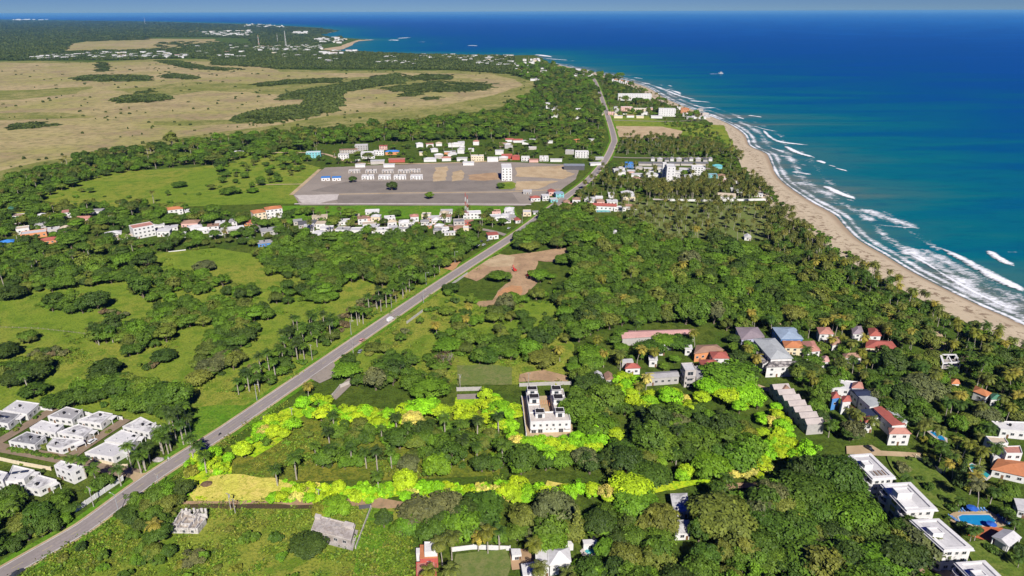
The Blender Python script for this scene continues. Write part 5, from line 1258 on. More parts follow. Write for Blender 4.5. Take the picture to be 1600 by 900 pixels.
house(1047, 287, 13, 20, 21, 'white', 'white', 'parapet', 0, 6, 'tall white hotel block rising above the coconut grove', 'hotel', 'hotel', key=(1.0, 1.2), win=True)
house(1089, 275, 18, 12, 12, 'white', 'white', 'parapet', 0, 4, 'white four-storey hotel right of the tall hotel block', 'hotel', 'hotel', win=True)
house(1042, 182, 26, 16, 15, 'white', 'white', 'parapet', 0, 4, 'white hotel with dark vertical window strips by the beach', 'hotel', 'hotel', key=(1.0, 1.2), win=True)
for i in range(4): house(972 + i * 13, 157, 13, 16, 15, 'white', 'white', 'parapet', 0, 4, ['leftmost', 'second', 'third', 'rightmost'][i] + ' section of the long white beach hotel', 'hotel', 'hotel', group='sections of the long white beach hotel', key=(1.0, 1.2), win=True)
for i in range(9): house(958 + i * 3.4, 128 + i * .55, 4.2, 12, 7, 'white', 'orange' if i % 3 else 'white', 'hip', 0, 2, None, 'holiday_house', 'holiday house', win=False)
for i in range(10): house(1020 + i * 10 + (i % 3), 252 + (i % 3) * .7, 6.5 + (i * 5 % 3), 8, 3.6, ('white', 'concrete', 'grey')[i % 3], ('grey', 'pale', 'dark')[i % 3], 'gable', 0, 1, None, 'row_house', 'row house', win=False)
for i in range(5): house(1008 + i * 22, 259, 21, 7, 3.2, 'concrete', 'dark', 'gable', 0, 1, None, 'row_house', 'row house', win=False)
MARKS += [('salmon-edged village block', 228, 360), ('orange-roofed apartments', 420, 335), ('grey gravel lot', 640, 295), ('blue-roofed shells', 517, 278), ('five-storey block', 792, 268), ('dark steel warehouse', 896, 261), ('tall hotel block', 1046, 268), ('striped beach hotel', 1043, 175), ('long white hotel', 992, 152),
          ('yellow house', 373, 240), ('long salmon roof', 940, 325), ('red dirt clearing', 800, 430), ('bare tan field', 1010, 207), ('teal roof houses', 868, 308), ('blue hip-roofed house', 613, 240), ('radio mast', 729, 330)]

FARTOWN = []
# --- more village roofs among the trees
def scatter_houses(pp, n_, seed, wr=(8, 14)): town(pp, n_, 3.2, 6.4, seed, None, wr)
# --- far towns: each of the nearer houses a thing, the remote rest one mass
TOWN_COLS = [('white', 'white')] * 3 + [('white', 'pale')] * 3 + [('white', 'grey'), ('concrete', 'grey'), ('concrete', 'sooty'), ('white', 'salmon'), ('white', 'brown'), ('cream', 'pale'), ('pink', 'brown'), ('grey', 'worn'), ('concrete', 'white'), ('white', 'sand')]
def town(px_poly, n_, hmin=4, hmax=8, rnd=None, stuff=None, wrange=(9, 18)):
    rr = random.Random(rnd); xs = [p[0] for p in px_poly]; ys = [p[1] for p in px_poly]; k_ = 0; tries = 0
    while k_ < n_ and tries < n_ * 60:
        tries += 1
        x, y = rr.uniform(min(xs), max(xs)), rr.uniform(min(ys), max(ys))
        if not inpoly(x, y, px_poly): continue
        g = G(x, y); 
        if any(inpoly(g.x, g.y, b2) for b2 in BLOCK[-260:]): continue
        f = PX(g.x, g.y)[2]; w_ = rr.uniform(*wrange); wl, rf = rr.choice(TOWN_COLS); h_ = rr.uniform(hmin, hmax)
        if stuff is not None:
            stuff.append((g.x, g.y, w_, rr.uniform(8, 12), h_, rr.uniform(-.4, .4), wl, rf))
        else:
            house(x, y, w_ * FPX / f, rr.uniform(8, 11), h_, wl, rf, rr.choice(('slab', 'parapet', 'hip')), rr.uniform(-15, 15), 2 if h_ > 5.8 else 1, win=f < 900, yard=4.5)
        k_ += 1
scatter_houses([(470, 348), (560, 345), (700, 340), (760, 352), (740, 366), (600, 372), (480, 372)], 22, 31); scatter_houses([(225, 358), (400, 352), (410, 366), (240, 374)], 9, 32); scatter_houses([(10, 340), (150, 335), (150, 372), (20, 382)], 7, 33)
scatter_houses([(640, 226), (800, 222), (905, 236), (905, 252), (800, 252), (640, 256)], 20, 34); scatter_houses([(955, 264), (1100, 266), (1150, 285), (1100, 292), (960, 282)], 20, 35); scatter_houses([(828, 168), (930, 172), (935, 188), (840, 190)], 13, 36)
scatter_houses([(952, 170), (1100, 172), (1110, 188), (955, 188)], 12, 37); scatter_houses([(880, 320), (935, 312), (1000, 320), (990, 332), (900, 332)], 6, 38); scatter_houses([(760, 340), (830, 330), (835, 345), (780, 352)], 6, 39)
town([(800, 106), (838, 101), (858, 108), (905, 117), (905, 122), (860, 112), (825, 118), (800, 112)], 18, 4, 9, 11); town([(800, 98), (838, 92), (858, 103), (905, 112), (930, 121), (900, 118), (850, 106), (800, 106)], 46, 4, 9, 41, FARTOWN)
town([(878, 113), (925, 121), (920, 124), (885, 120)], 6, 4, 8, 12); town([(828, 114), (845, 122), (845, 132), (830, 128)], 4, 4, 7, 13)
town([(45, 88), (100, 86), (170, 83), (215, 84), (250, 82), (292, 87), (290, 91), (200, 92), (120, 92), (50, 94)], 110, 5, 11, 14, FARTOWN, (16, 34))
town([(312, 50), (390, 48), (392, 56), (330, 57)], 60, 6, 12, 15, FARTOWN, (30, 60)); town([(372, 37.5), (410, 38), (450, 41), (440, 44), (380, 42)], 34, 7, 14, 16, FARTOWN, (25, 60))
town([(396, 74), (430, 71), (500, 72), (505, 77), (470, 81), (400, 80)], 130, 5, 10, 17, FARTOWN, (10, 26)); town([(494, 62), (530, 57), (540, 62), (530, 68), (498, 68)], 36, 7, 14, 18, FARTOWN, (18, 45))
town([(458, 51), (480, 51), (480, 54), (458, 54)], 14, 8, 16, 19, FARTOWN, (30, 60)); town([(500, 82), (540, 80), (566, 81), (566, 85), (505, 88)], 18, 6, 14, 20, FARTOWN, (16, 40)); town([(20, 30.6), (75, 30.4), (75, 31.5), (20, 31.6)], 12, 12, 30, 21, FARTOWN, (50, 160))
town([(655, 87), (700, 87), (735, 88), (800, 89), (800, 106), (760, 105), (720, 95), (660, 92)], 110, 5, 10, 22, FARTOWN, (10, 28)); town([(600, 88), (660, 92), (660, 103), (590, 100)], 22, 5, 9, 23, FARTOWN, (12, 20)); town([(300, 72), (392, 72), (392, 90), (320, 92)], 24, 5, 10, 24, FARTOWN, (14, 30)); town([(420, 82), (530, 86), (530, 100), (420, 96)], 18, 5, 9, 26, FARTOWN, (12, 24))
mb = MB()
for (x, y, w_, d_, h_, a, wl, rf) in FARTOWN:
    mi = 0 if rf in ('white', 'pale') else 1
    mb.box((x, y, h_ / 2), (w_, d_, h_), a, mi=2 if wl == 'cream' else 0); mb.box((x, y, h_ + .4), (w_ + 1, d_ + 1, .8), a, mi=1 if rf in ('salmon', 'red') else 0)
tag(mb.build('far_town', [W['white'], RF['salmon'], W['cream']]), 'white houses of the distant towns along the marsh and the bay', 'town', kind='stuff')
MARKS += [('cape village', 845, 105), ('road bend', 958, 224)]

# ------------------------------------------------------------------ trees and other plants
def leafset(mesh_name, V4, mats, trunk=None, leaf=None):
    """V4: (n,4,3) leaf quads, leaf: n values 0..1; optional trunk MB joined as second material"""
    n_ = len(V4); vs = V4.reshape(-1, 3).tolist(); fs = [(4 * i, 4 * i + 1, 4 * i + 2, 4 * i + 3) for i in range(n_)]
    me = bpy.data.meshes.new(mesh_name); mi = [0] * n_; lf = list(leaf)
    if trunk is not None:
        o = len(vs); vs += [tuple(v) for v in trunk.v]; fs += [tuple(o + q for q in f) for f in trunk.f]; mi += [1] * len(trunk.f); lf += [.5] * len(trunk.f)
    me.from_pydata(vs, [], fs)
    for m_ in mats: me.materials.append(m_)
    me.polygons.foreach_set('material_index', mi)
    a = me.attributes.new('leaf', 'FLOAT', 'FACE'); a.data.foreach_set('value', np.array(lf, np.float32)); me.update()
    return me

def unit(v): return v / np.maximum(np.linalg.norm(v, axis=-1, keepdims=True), 1e-6)
def quads(P, N, size, rng, aspect=1.5):
    n_ = len(P); r = unit(rng.normal(size=(n_, 3))); t = unit(np.cross(N, r)); b_ = np.cross(N, t)
    s = size * rng.uniform(.6, 1.35, (n_, 1)); a = t * s * .5 * aspect ** .5; c = b_ * s * .5 / aspect ** .5
    droop = N * s * -.10
    return np.stack([P - a - c + droop, P + a - c * .7, P + a * .8 + c + droop, P - a * .7 + c * .8], 1)

def crown_quads(seed, Rr, z0, H, ncl, nl, ls, flat=.7, spread=1.0, low=-.35, layers=False, clr=(.26, .42)):
    rng = np.random.default_rng(seed)
    d = unit(rng.normal(size=(ncl * 3, 3))); d = d[d[:, 2] > low][:ncl]
    lump = 1 + .22 * np.sin(d[:, 0] * 3 + seed) * np.cos(d[:, 1] * 3.7 - seed)
    rad = rng.uniform(.62, .86, len(d)) * lump
    C_ = np.stack([d[:, 0] * Rr * rad, d[:, 1] * Rr * rad, z0 + H * .45 + d[:, 2] * H * .42 * rad], 1)
    if layers: C_[:, 2] = z0 + H * (np.round((C_[:, 2] - z0) / H * 4) / 4 + .05)
    cr = Rr * rng.uniform(*clr, len(d)); out = []; lf = []
    for i in range(len(d)):
        k_ = int(nl * rng.uniform(.7, 1.3)); q = unit(rng.normal(size=(k_, 3)) + np.array([0, 0, .45]) + d[i] * .35)
        rr = rng.uniform(.55, 1.08, (k_, 1)) ** .6
        fl = np.array([1, 1, flat if not layers else .32])
        P_ = C_[i] + q * rr * cr[i] * fl
        N_ = unit(q * .75 + d[i] * .35 + np.array([0, 0, .55]) + rng.normal(size=(k_, 3)) * .42)
        out.append(quads(P_, N_, ls, rng)); cb = rng.uniform(.1, .9)
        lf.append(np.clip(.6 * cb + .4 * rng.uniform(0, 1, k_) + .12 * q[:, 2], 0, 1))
    return np.concatenate(out), np.concatenate(lf)

def trunk_mb(Rr, z0, H, seed, bare=False):
    rr = random.Random(seed); mb = MB(); th_ = .10 + Rr * .055
    mb.tube([(0, 0, -.2), (rr.uniform(-.2, .2), rr.uniform(-.2, .2), z0 * .6), (rr.uniform(-.4, .4), rr.uniform(-.4, .4), z0 + H * .45)], [th_ * 1.4, th_, th_ * .5], 7)
    for i in range(6 if not bare else 12):
        a = i * 6.283 / (6 if not bare else 12) + rr.uniform(-.4, .4); r1 = Rr * rr.uniform(.45, .8)
        zb = z0 * rr.uniform(.6, 1.0); p1 = Vector((math.cos(a) * r1 * .5, math.sin(a) * r1 * .5, zb + H * .25)); p2 = Vector((math.cos(a) * r1, math.sin(a) * r1, z0 + H * rr.uniform(.35, .8)))
        mb.tube([(0, 0, zb), tuple(p1), tuple(p2)], [th_ * .55, th_ * .38, th_ * .12], 5, cap=False)
        if bare:
            for k_ in range(4):
                q = p1.lerp(p2, rr.uniform(.1, .9)); mb.tube([tuple(q), tuple(q + Vector((rr.uniform(-1, 1) * Rr * .3, rr.uniform(-1, 1) * Rr * .3, rr.uniform(.1, .5) * H)))], [th_ * .16, th_ * .05], 4, cap=False)
    return mb

# crown shapes: R about 5 m so that a scale of one is a tree some ten metres wide
BV = [  # seed, R, z0, H, clumps, leaves, leaf size, flat, low, layered, trait
    (1, 5.0, 1.6, 8.0, 40, 68, 0.61, .75, -.45, False, 'round-crowned'), (2, 5.4, 1.2, 7.0, 44, 61, 0.61, .7, -.5, False, 'bushy'), (3, 4.4, 2.0, 9.6, 36, 71, 0.58, .8, -.5, False, 'tall-crowned'),
    (4, 6.0, 2.6, 6.2, 46, 61, 0.61, .5, -.2, True, 'layered'), (5, 5.2, 1.5, 7.4, 30, 64, 0.65, .7, -.4, False, 'ragged'), (6, 5.6, 2.4, 6.4, 52, 57, 0.58, .6, -.15, False, 'broad-topped'), (7, 4.8, 1.8, 8.2, 26, 57, 0.54, .75, -.4, False, 'open-crowned')]
B_ME = []
for (sd, Rr, z0, H, nc, nl, ls, fl, lo, ly, tr_) in BV:
    q, lf = crown_quads(sd, Rr, z0, H, nc, nl, ls, fl, 1, lo, ly); tmb = trunk_mb(Rr, z0, H, sd)
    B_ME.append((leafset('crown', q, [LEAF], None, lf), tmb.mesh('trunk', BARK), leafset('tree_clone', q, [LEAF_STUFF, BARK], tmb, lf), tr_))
S_ME = []
for sd, Rr, H, nc, nl, tr_ in ((21, 1.8, 2.4, 12, 34, 'rounded'), (22, 2.4, 2.2, 16, 30, 'spreading'), (23, 1.5, 3.0, 10, 34, 'upright')):
    q, lf = crown_quads(sd, Rr, .0, H, nc, nl, .55, .8, 1, -.2); S_ME.append((leafset('foliage', q, [LEAF], None, lf), MB().tube([(0, 0, -.1), (0, 0, H * .5)], [.12, .06], 5).mesh('stem', BARK), leafset('shrub_clone', q, [LEAF_STUFF], None, lf), tr_))
# conifer (columnar)
rng = np.random.default_rng(5); qs, ls_ = [], []
for zz in np.arange(1.0, 14.5, .45):
    r_ = 2.6 * (1 - (zz / 15) ** 1.4) + .25; k_ = int(16 * r_ + 10); a = rng.uniform(0, 6.283, k_); rr = r_ * rng.uniform(.6, 1.05, k_)
    P_ = np.stack([np.cos(a) * rr, np.sin(a) * rr, zz + rng.uniform(-.3, .3, k_)], 1); N_ = unit(np.stack([np.cos(a), np.sin(a), np.full(k_, .5)], 1) + rng.normal(size=(k_, 3)) * .4)
    qs.append(quads(P_, N_, .7, rng)); ls_.append(rng.uniform(0, 1, k_))
CONE_ME = leafset('crown', np.concatenate(qs), [LEAF], None, np.concatenate(ls_)); CONE_T = MB().tube([(0, 0, -.2), (0, 0, 13)], [.3, .06], 6).mesh('trunk', BARK)
# bare grey tree
BARE_ME = trunk_mb(5, 2.5, 6, 77, True).mesh('branches', mat('grey_twig', (0.34, 0.30, 0.26), (0.24, 0.20, 0.17), s1=2))
rngb = np.random.default_rng(9)
qb, lb_ = crown_quads(78, 4.6, 2.5, 5.6, 26, 10, .45, .7, 1, -.2); TWIG_ME = leafset('crown', qb, [LEAF], None, lb_)

def palm(seed, H, lean, L, nf, royal=False):
    rr = random.Random(seed); rng = np.random.default_rng(seed); a0 = rr.uniform(0, 6.28)
    pts = []
    for t in np.linspace(0, 1, 6): pts.append((lean * t * t * math.cos(a0), lean * t * t * math.sin(a0), H * t - (.2 if t == 0 else 0)))
    tb_ = MB().tube(pts, [.30, .20, .17, .16, .15, .14] if not royal else [.34, .30, .32, .30, .24, .20], 7)
    top = Vector(pts[-1]); V4, lf = [], []
    if royal: tb_.tube([tuple(top), tuple(top + Vector((0, 0, 1.5)))], [.22, .12], 6); top = top + Vector((0, 0, 1.3))
    for i in range(nf):
        az_ = i * 2.399 + rr.uniform(-.2, .2); up = 1.15 - 1.75 * (i / nf) + rr.uniform(-.12, .12)
        if royal: up = 1.2 - 1.3 * (i / nf) + rr.uniform(-.1, .1)
        el = up; p = top.copy(); seg = 7; age = .25 + .6 * (i / nf) * rr.uniform(.7, 1.3); prev = None
        ll = L * rr.uniform(.85, 1.1)
        for s in range(seg):
            d = Vector((math.cos(az_) * math.cos(el), math.sin(az_) * math.cos(el), math.sin(el))); q = p + d * (ll / seg)
            side = Vector((-math.sin(az_), math.cos(az_), 0)); w0 = (.28, .75, .95, 1.0, .9, .7, .42)[s] * (.9 if not royal else 1.05) * L / 4.2
            dn = Vector((0, 0, -1)) * w0 * .42; fw = d * (ll / seg) * .35
            for sg in (1, -1):
                c_ = p.lerp(q, .04); e_ = p.lerp(q, .80)
                V4.append([tuple(c_), tuple(e_), tuple(e_ + side * sg * w0 + dn + fw), tuple(c_ + side * sg * w0 + dn + fw)]); lf.append(min(1, max(0, age + rr.uniform(-.2, .2))))
            p = q; el -= (.27 if not royal else .24)
    return np.array(V4), np.array(lf), tb_
PALMV = [(31, 9.5, 1.2, 4.2, 20, 'tall'), (32, 12.0, 2.4, 4.4, 20, 'leaning'), (33, 7.0, .6, 4.0, 18, 'short'), (34, 10.5, .5, 4.3, 22, 'straight')]
P_ME = []
for sd, H, ln, L, nf, tr_ in PALMV:
    q, lf, tb_ = palm(sd, H, ln, L, nf); P_ME.append((leafset('fronds', q, [LEAF], None, lf), tb_.mesh('trunk', PALMBARK), leafset('palm_clone', q, [PALM_STUFF, PALMBARK], tb_, lf), tr_))
RP_ME = []
for sd, H, tr_ in ((41, 11.0, 'tall'), (42, 8.5, 'stout')):
    q, lf, tb_ = palm(sd, H, .3, 3.9, 17, True); RP_ME.append((leafset('fronds', q, [LEAF], None, lf), tb_.mesh('trunk', PALMBARK), leafset('royal_clone', q, [PALM_STUFF, PALMBARK], tb_, lf), tr_))
# meadow weeds and a far canopy patch
wd = []
for sd in (51, 52, 53):
    rng = np.random.default_rng(sd); k_ = 70; P_ = np.stack([rng.normal(0, 1.1, k_), rng.normal(0, 1.1, k_), rng.uniform(.05, .55, k_)], 1); N_ = unit(rng.normal(size=(k_, 3)) * .5 + np.array([0, 0, .9]))
    wd.append(leafset('weed_clone', quads(P_, N_, .55, rng), [WEED], None, rng.uniform(0, 1, k_)))
far_me = []
for sd in (61, 62, 63):
    rng = np.random.default_rng(sd); k_ = 420; P_ = np.stack([rng.uniform(-20, 20, k_), rng.uniform(-20, 20, k_), np.zeros(k_)], 1)
    P_[:, 2] = 6 + 3.2 * np.sin(P_[:, 0] * .55 + sd) * np.cos(P_[:, 1] * .6) + rng.uniform(-1.5, 2.2, k_); P_[:, 2] -= ((np.abs(P_[:, 0]) / 20) ** 4 + (np.abs(P_[:, 1]) / 20) ** 4) * 4
    N_ = unit(rng.normal(size=(k_, 3)) * .65 + np.array([0, 0, .8])); far_me.append(leafset('canopy_clone', quads(P_, N_, 4.2, rng), [LEAF_FAR], None, rng.uniform(0, 1, k_)))

def protos(cname, meshes):
    c_ = bpy.data.collections.new(cname)
    for i, me in enumerate(meshes):
        o = bpy.data.objects.new('%s_%02d' % (cname, i), me); c_.objects.link(o)
    return c_
def scatter(name, pts, coll, label, cat):
    """pts: x, y, z, sx, sy, sz, turn, which - one object whose plants are set out by geometry nodes"""
    if not len(pts): return
    A = np.array(pts, np.float32); me = bpy.data.meshes.new(name); me.from_pydata(A[:, :3].tolist(), [], [])
    a = me.attributes.new('size', 'FLOAT_VECTOR', 'POINT'); a.data.foreach_set('vector', A[:, 3:6].ravel())
    a = me.attributes.new('turn', 'FLOAT', 'POINT'); a.data.foreach_set('value', A[:, 6].copy())
    a = me.attributes.new('which', 'INT', 'POINT'); a.data.foreach_set('value', A[:, 7].astype(np.int32))
    o = link(name, me); tag(o, label, cat, kind='stuff')
    ng = bpy.data.node_groups.new(name, 'GeometryNodeTree'); ng.interface.new_socket('Geometry', in_out='INPUT', socket_type='NodeSocketGeometry'); ng.interface.new_socket('Geometry', in_out='OUTPUT', socket_type='NodeSocketGeometry')
    N_ = ng.nodes; L_ = ng.links; gi = N_.new('NodeGroupInput'); go = N_.new('NodeGroupOutput'); ip = N_.new('GeometryNodeInstanceOnPoints'); ci = N_.new('GeometryNodeCollectionInfo')
    ci.inputs[0].default_value = coll; ci.inputs['Separate Children'].default_value = True; ci.inputs['Reset Children'].default_value = True
    def att(nm, tp):
        q = N_.new('GeometryNodeInputNamedAttribute'); q.data_type = tp; q.inputs[0].default_value = nm; return q.outputs[0]
    cx_ = N_.new('ShaderNodeCombineXYZ'); L_.new(att('turn', 'FLOAT'), cx_.inputs[2])
    mp = N_.new('GeometryNodeMeshToPoints'); L_.new(gi.outputs[0], mp.inputs[0]); L_.new(mp.outputs[0], ip.inputs['Points'])
    L_.new(ci.outputs[0], ip.inputs['Instance']); ip.inputs['Pick Instance'].default_value = True
    L_.new(att('which', 'INT'), ip.inputs['Instance Index']); L_.new(cx_.outputs[0], ip.inputs['Rotation']); L_.new(att('size', 'FLOAT_VECTOR'), ip.inputs['Scale'])
    L_.new(ip.outputs[0], go.inputs[0]); md = o.modifiers.new('plants', 'NODES'); md.node_group = ng
    return o

PLANTS = []   # kind, x, y, scale, zscale, variant, tint, fixed
BLOCKN = [(np.array(b_), (min(p[0] for p in b_), min(p[1] for p in b_), max(p[0] for p in b_), max(p[1] for p in b_))) for b_ in BLOCK]
def blocked(x, y, rad=0):
    for b_, bb in BLOCKN:
        if bb[0] - rad < x < bb[2] + rad and bb[1] - rad < y < bb[3] + rad and inpoly(x, y, b_): return True
    dd = np.hypot(ROAD_A[:, 0] - x, ROAD_A[:, 1] - y).min()
    return dd < 7.5 + rad
GREENS = ['dark green'] * 2 + ['deep green'] * 4 + ['mid green'] * 4 + ['fresh green'] * 3 + ['olive green'] * 2 + ['greyish green'] * 1
DARKS = ['dark green'] * 4 + ['deep green'] * 4 + ['mid green'] * 2 + ['olive green', 'greyish green']
GLOW_TINTS = ['lime-glow yellow'] * 7 + ['lime-glow green'] * 6 + ['pale-glow yellow'] * 1
PALMT = ['golden'] + ['olive green'] * 6 + ['yellowish green'] * 3 + ['deep green'] * 4
def put(kind, x, y, s, zs=1.0, var=None, tint=None, rr=R):
    nv = {'B': len(B_ME), 'Y': len(B_ME), 'C': len(P_ME), 'P': len(RP_ME), 'S': len(S_ME), 'H': len(S_ME)}.get(kind, 1)
    PLANTS.append([kind, x, y, s, zs, (rr.choice((0, 3, 4, 6)) if kind == 'Y' else rr.randrange(nv)) if var is None else var, tint or rr.choice(GREENS)])
def fill(px, step, mix, tints=GREENS, size=(.75, 1.25), seed=0, dens=1.0, rad=1.5, world=None):
    w = world or wpoly(px); xs = [p[0] for p in w]; ys = [p[1] for p in w]; rr = random.Random(seed or len(PLANTS) + 1)
    ks, ws = zip(*mix.items()); y = min(ys)
    while y < max(ys):
        x = min(xs)
        sy = step * max(1, math.hypot(x, y) / 900)
        while x < max(xs):
            a, b_ = x + rr.uniform(-.45, .45) * sy, y + rr.uniform(-.45, .45) * sy
            x += sy
            if rr.random() > dens or not inpoly(a, b_, w): continue
            pp = PX(a, b_, 4)
            if not (-60 < pp[0] < 1660 and pp[1] < 960): continue
            if blocked(a, b_, rad): continue
            k_ = rr.choices(ks, ws)[0]; s = rr.uniform(*size) * (1.4 if rr.random() < .08 else .72 if rr.random() < .15 else 1) * (sy / step) ** .6
            put(k_, a, b_, s if k_ in 'BY' else rr.uniform(.8, 1.15) if k_ in 'CP' else rr.uniform(1.1, 1.8) if k_ == 'H' else rr.uniform(.8, 1.7), rr.uniform(.85, 1.15), None, rr.choice(PALMT if k_ == 'C' else tints) if k_ != 'P' else rr.choice(('deep green', 'mid green', 'dark green')), rr)
        y += sy
def ell(cx, cy, rx, ry, step=7, mix=None, tints=DARKS, size=(.7, 1.15), rad=1.0, z=4):
    pts = [(cx + rx * math.cos(t), cy + ry * math.sin(t)) for t in np.linspace(0, 6.283, 17)[:-1]]
    fill(None, step, mix or {'B': 8, 'S': 1}, tints, size, int(cx * 7 + cy), rad=rad, world=wpoly(pts, z))
def big(px, py, Rm, H, var, tint, kind='B'):
    Rr, z0, Hh = BV[var][1], BV[var][2], BV[var][3]
    g = G(px, py, H * .5); put(kind, g.x, g.y, Rm / Rr, (H / (z0 + Hh)) / (Rm / Rr), var, tint)
# single trees one can pick out
for a in ((1142, 588, 14.5, 13, 5, 'fresh green'), (1110, 606, 8, 10, 5, 'lime-glow green', 'Y'), (1160, 612, 9.5, 10, 5, 'lime-glow green', 'Y'), (1136, 617, 8, 9, 5, 'lime-glow yellow', 'Y'), (1176, 622, 6, 8, 1, 'lime-glow green', 'Y'), (1127, 812, 13.0, 15, 5, 'olive green'), (986, 766, 9, 12, 5, 'lime-glow yellow', 'Y'), (994, 786, 9.5, 11, 1, 'olive green'),
          (672, 610, 10.5, 10, 3, 'fresh green'), (660, 638, 9, 9, 3, 'lime-glow green', 'Y'), (50, 580, 10, 10, 1, 'dark green'), (22, 590, 8, 9, 0, 'dark green'), (166, 574, 8.5, 11, 0, 'dark green'), (155, 590, 6, 8, 2, 'dark green'), (250, 620, 11.5, 11, 5, 'deep green'), (225, 628, 9, 10, 1, 'mid green'), (112, 622, 9, 9, 1, 'deep green'), (140, 612, 7, 8, 0, 'mid green'), (82, 628, 6, 7, 1, 'deep green'),
          (52, 610, 7, 8, 4, 'deep green'), (256, 556, 7.5, 8, 0, 'dark green'), (330, 572, 8.5, 9, 0, 'greyish green'), (310, 590, 7, 8, 1, 'olive green'), (355, 560, 8, 9, 5, 'greyish green'), (5, 548, 9, 10, 0, 'dark green'), (20, 457, 9.5, 11, 0, 'dark green'), (660, 800, 9, 11, 4, 'greyish green'), (695, 795, 9, 12, 1, 'greyish green'), (728, 802, 8, 12, 0, 'dark green'), (755, 795, 9, 13, 2, 'deep green'), (481, 852, 7, 7, 1, 'dark green'),
          (524, 792, 6.5, 7, 1, 'deep green'), (505, 796, 5, 6, 0, 'deep green'), (1000, 460, 8, 9, 5, 'fresh green'), (1015, 745, 9, 11, 5, 'deep green'), (1085, 690, 11, 13, 1, 'mid green'), (1030, 690, 11, 13, 0, 'mid green'), (1110, 730, 9, 11, 5, 'deep green'), (1065, 655, 10, 12, 4, 'mid green'), (880, 405, 8, 9, 0, 'deep green'), (842, 430, 8, 9, 5, 'greyish green'), (828, 385, 9, 9, 5, 'mid green'), (850, 375, 8, 9, 1, 'mid green'), (950, 395, 9, 10, 4, 'olive green'), (975, 398, 8, 9, 1, 'mid green'),
          (545, 560, 4.5, 7, 2, 'dark green'), (583, 543, 5.5, 6.5, 0, 'deep green'), (608, 568, 9.5, 8, 3, 'deep green'), (540, 580, 8, 8, 5, 'fresh green'), (705, 450, 7, 8, 0, 'deep green'), (700, 485, 6, 7, 4, 'deep green'), (780, 432, 9, 8, 5, 'greyish green'), (790, 540, 11, 10, 1, 'deep green'), (760, 555, 9, 9, 0, 'deep green'), (700, 540, 9, 8, 5, 'fresh green'), (850, 560, 10, 8, 5, 'olive green'), (926, 555, 9, 11, 5, 'fresh green'), (612, 290, 6.5, 12, 4, 'greyish green'), (671, 305, 5, 9, 2, 'deep green'), (782, 290, 5, 7, 1, 'deep green'), (551, 280, 5, 9, 4, 'olive green'),
          (280, 288, 8, 8, 1, 'deep green'), (360, 298, 11, 9, 1, 'deep green'), (395, 297, 7, 7, 0, 'olive green'), (55, 305, 8, 8, 1, 'greyish green'), (320, 415, 9, 9, 0, 'greyish green'), (300, 872, 5, 5, 6, 'greyish green'), (922, 600, 9, 10, 1, 'dark green'), (910, 640, 11, 12, 1, 'mid green'), (930, 665, 9, 11, 4, 'olive green'), (938, 818, 7, 9, 0, 'fresh green'), (865, 808, 6, 10, 2, 'dark green'), (1260, 770, 11, 13, 5, 'deep green'), (1280, 740, 10, 12, 1, 'deep green'), (1330, 800, 11, 13, 1, 'mid green'), (1275, 880, 12, 13, 5, 'mid green'), (1375, 885, 10, 13, 5, 'fresh green'),
          (1450, 845, 9.5, 12, 4, 'greyish green'), (1230, 830, 11, 12, 1, 'deep green'), (1420, 830, 7, 10, 1, 'deep green'), (1395, 610, 10, 12, 1, 'deep green'), (1440, 610, 12, 14, 5, 'greyish green'), (1410, 632, 6, 8, 0, 'fresh green'), (1260, 580, 9, 12, 0, 'dark green'), (1160, 560, 8, 11, 0, 'dark green'), (1170, 585, 6, 11, 2, 'dark green'), (1015, 545, 9, 9, 1, 'deep green'), (1060, 535, 9, 8, 1, 'deep green'), (1040, 533, 8, 8, 5, 'fresh green')):
    big(*a)
for (x, y, s) in ((1155, 720, 1.6), (1170, 700, 1.4)): g = G(x, y, 5); put('B', g.x, g.y, s, 1, 4, 'greyish green')
# left country: groups round the pastures
for e in ((110, 474, 48, 11, 6), (165, 520, 22, 14, 6), (225, 520, 42, 20, 6), (205, 545, 20, 8, 6), (290, 488, 46, 20, 7), (355, 488, 42, 24, 7), (260, 500, 26, 16, 7), (365, 520, 36, 18, 6.5), (340, 560, 40, 24, 6.5), (300, 440, 48, 14, 7), (240, 455, 26, 10, 7), (375, 455, 30, 12, 7), (180, 615, 70, 20, 6.5), (260, 640, 40, 14, 6.5), (130, 640, 40, 8, 6.5), (60, 625, 30, 10, 6.5),
          (35, 575, 40, 12, 6.5), (5, 590, 14, 14, 6.5), (405, 492, 16, 6, 6), (500, 455, 30, 14, 6.5), (60, 440, 60, 10, 7.5), (30, 415, 40, 14, 7.5), (150, 420, 50, 16, 7.5), (215, 425, 36, 18, 7.5), (120, 435, 60, 8, 8), (50, 525, 14, 4, 6), (325, 485, 14, 8, 6), (450, 415, 40, 14, 7)): ell(*e[:4], step=e[4])
fill([(0, 340), (40, 325), (120, 322), (250, 325), (430, 345), (460, 380), (380, 385), (250, 395), (180, 425), (60, 440), (-60, 470), (-60, 345)], 9, {'B': 10, 'P': 1, 'S': 1}, DARKS, (.75, 1.2), 91, .78)
fill([(460, 330), (560, 338), (700, 335), (800, 335), (800, 350), (760, 365), (740, 385), (640, 380), (460, 385), (380, 390)], 9, {'B': 8, 'P': 1, 'C': 1}, DARKS, (.65, 1.0), 92, .60)
fill([(400, 400), (480, 385), (600, 375), (740, 385), (745, 392), (690, 425), (640, 455), (600, 455), (560, 440), (500, 460), (470, 430), (420, 430)], 6.8, {'B': 10, 'P': .5, 'S': 1}, GREENS, (.8, 1.25), 93, .97)
fill([(430, 448), (470, 450), (490, 470), (440, 480), (400, 470)], 8, {'B': 10, 'S': 2}, DARKS, (.7, 1.0), 94, .5)
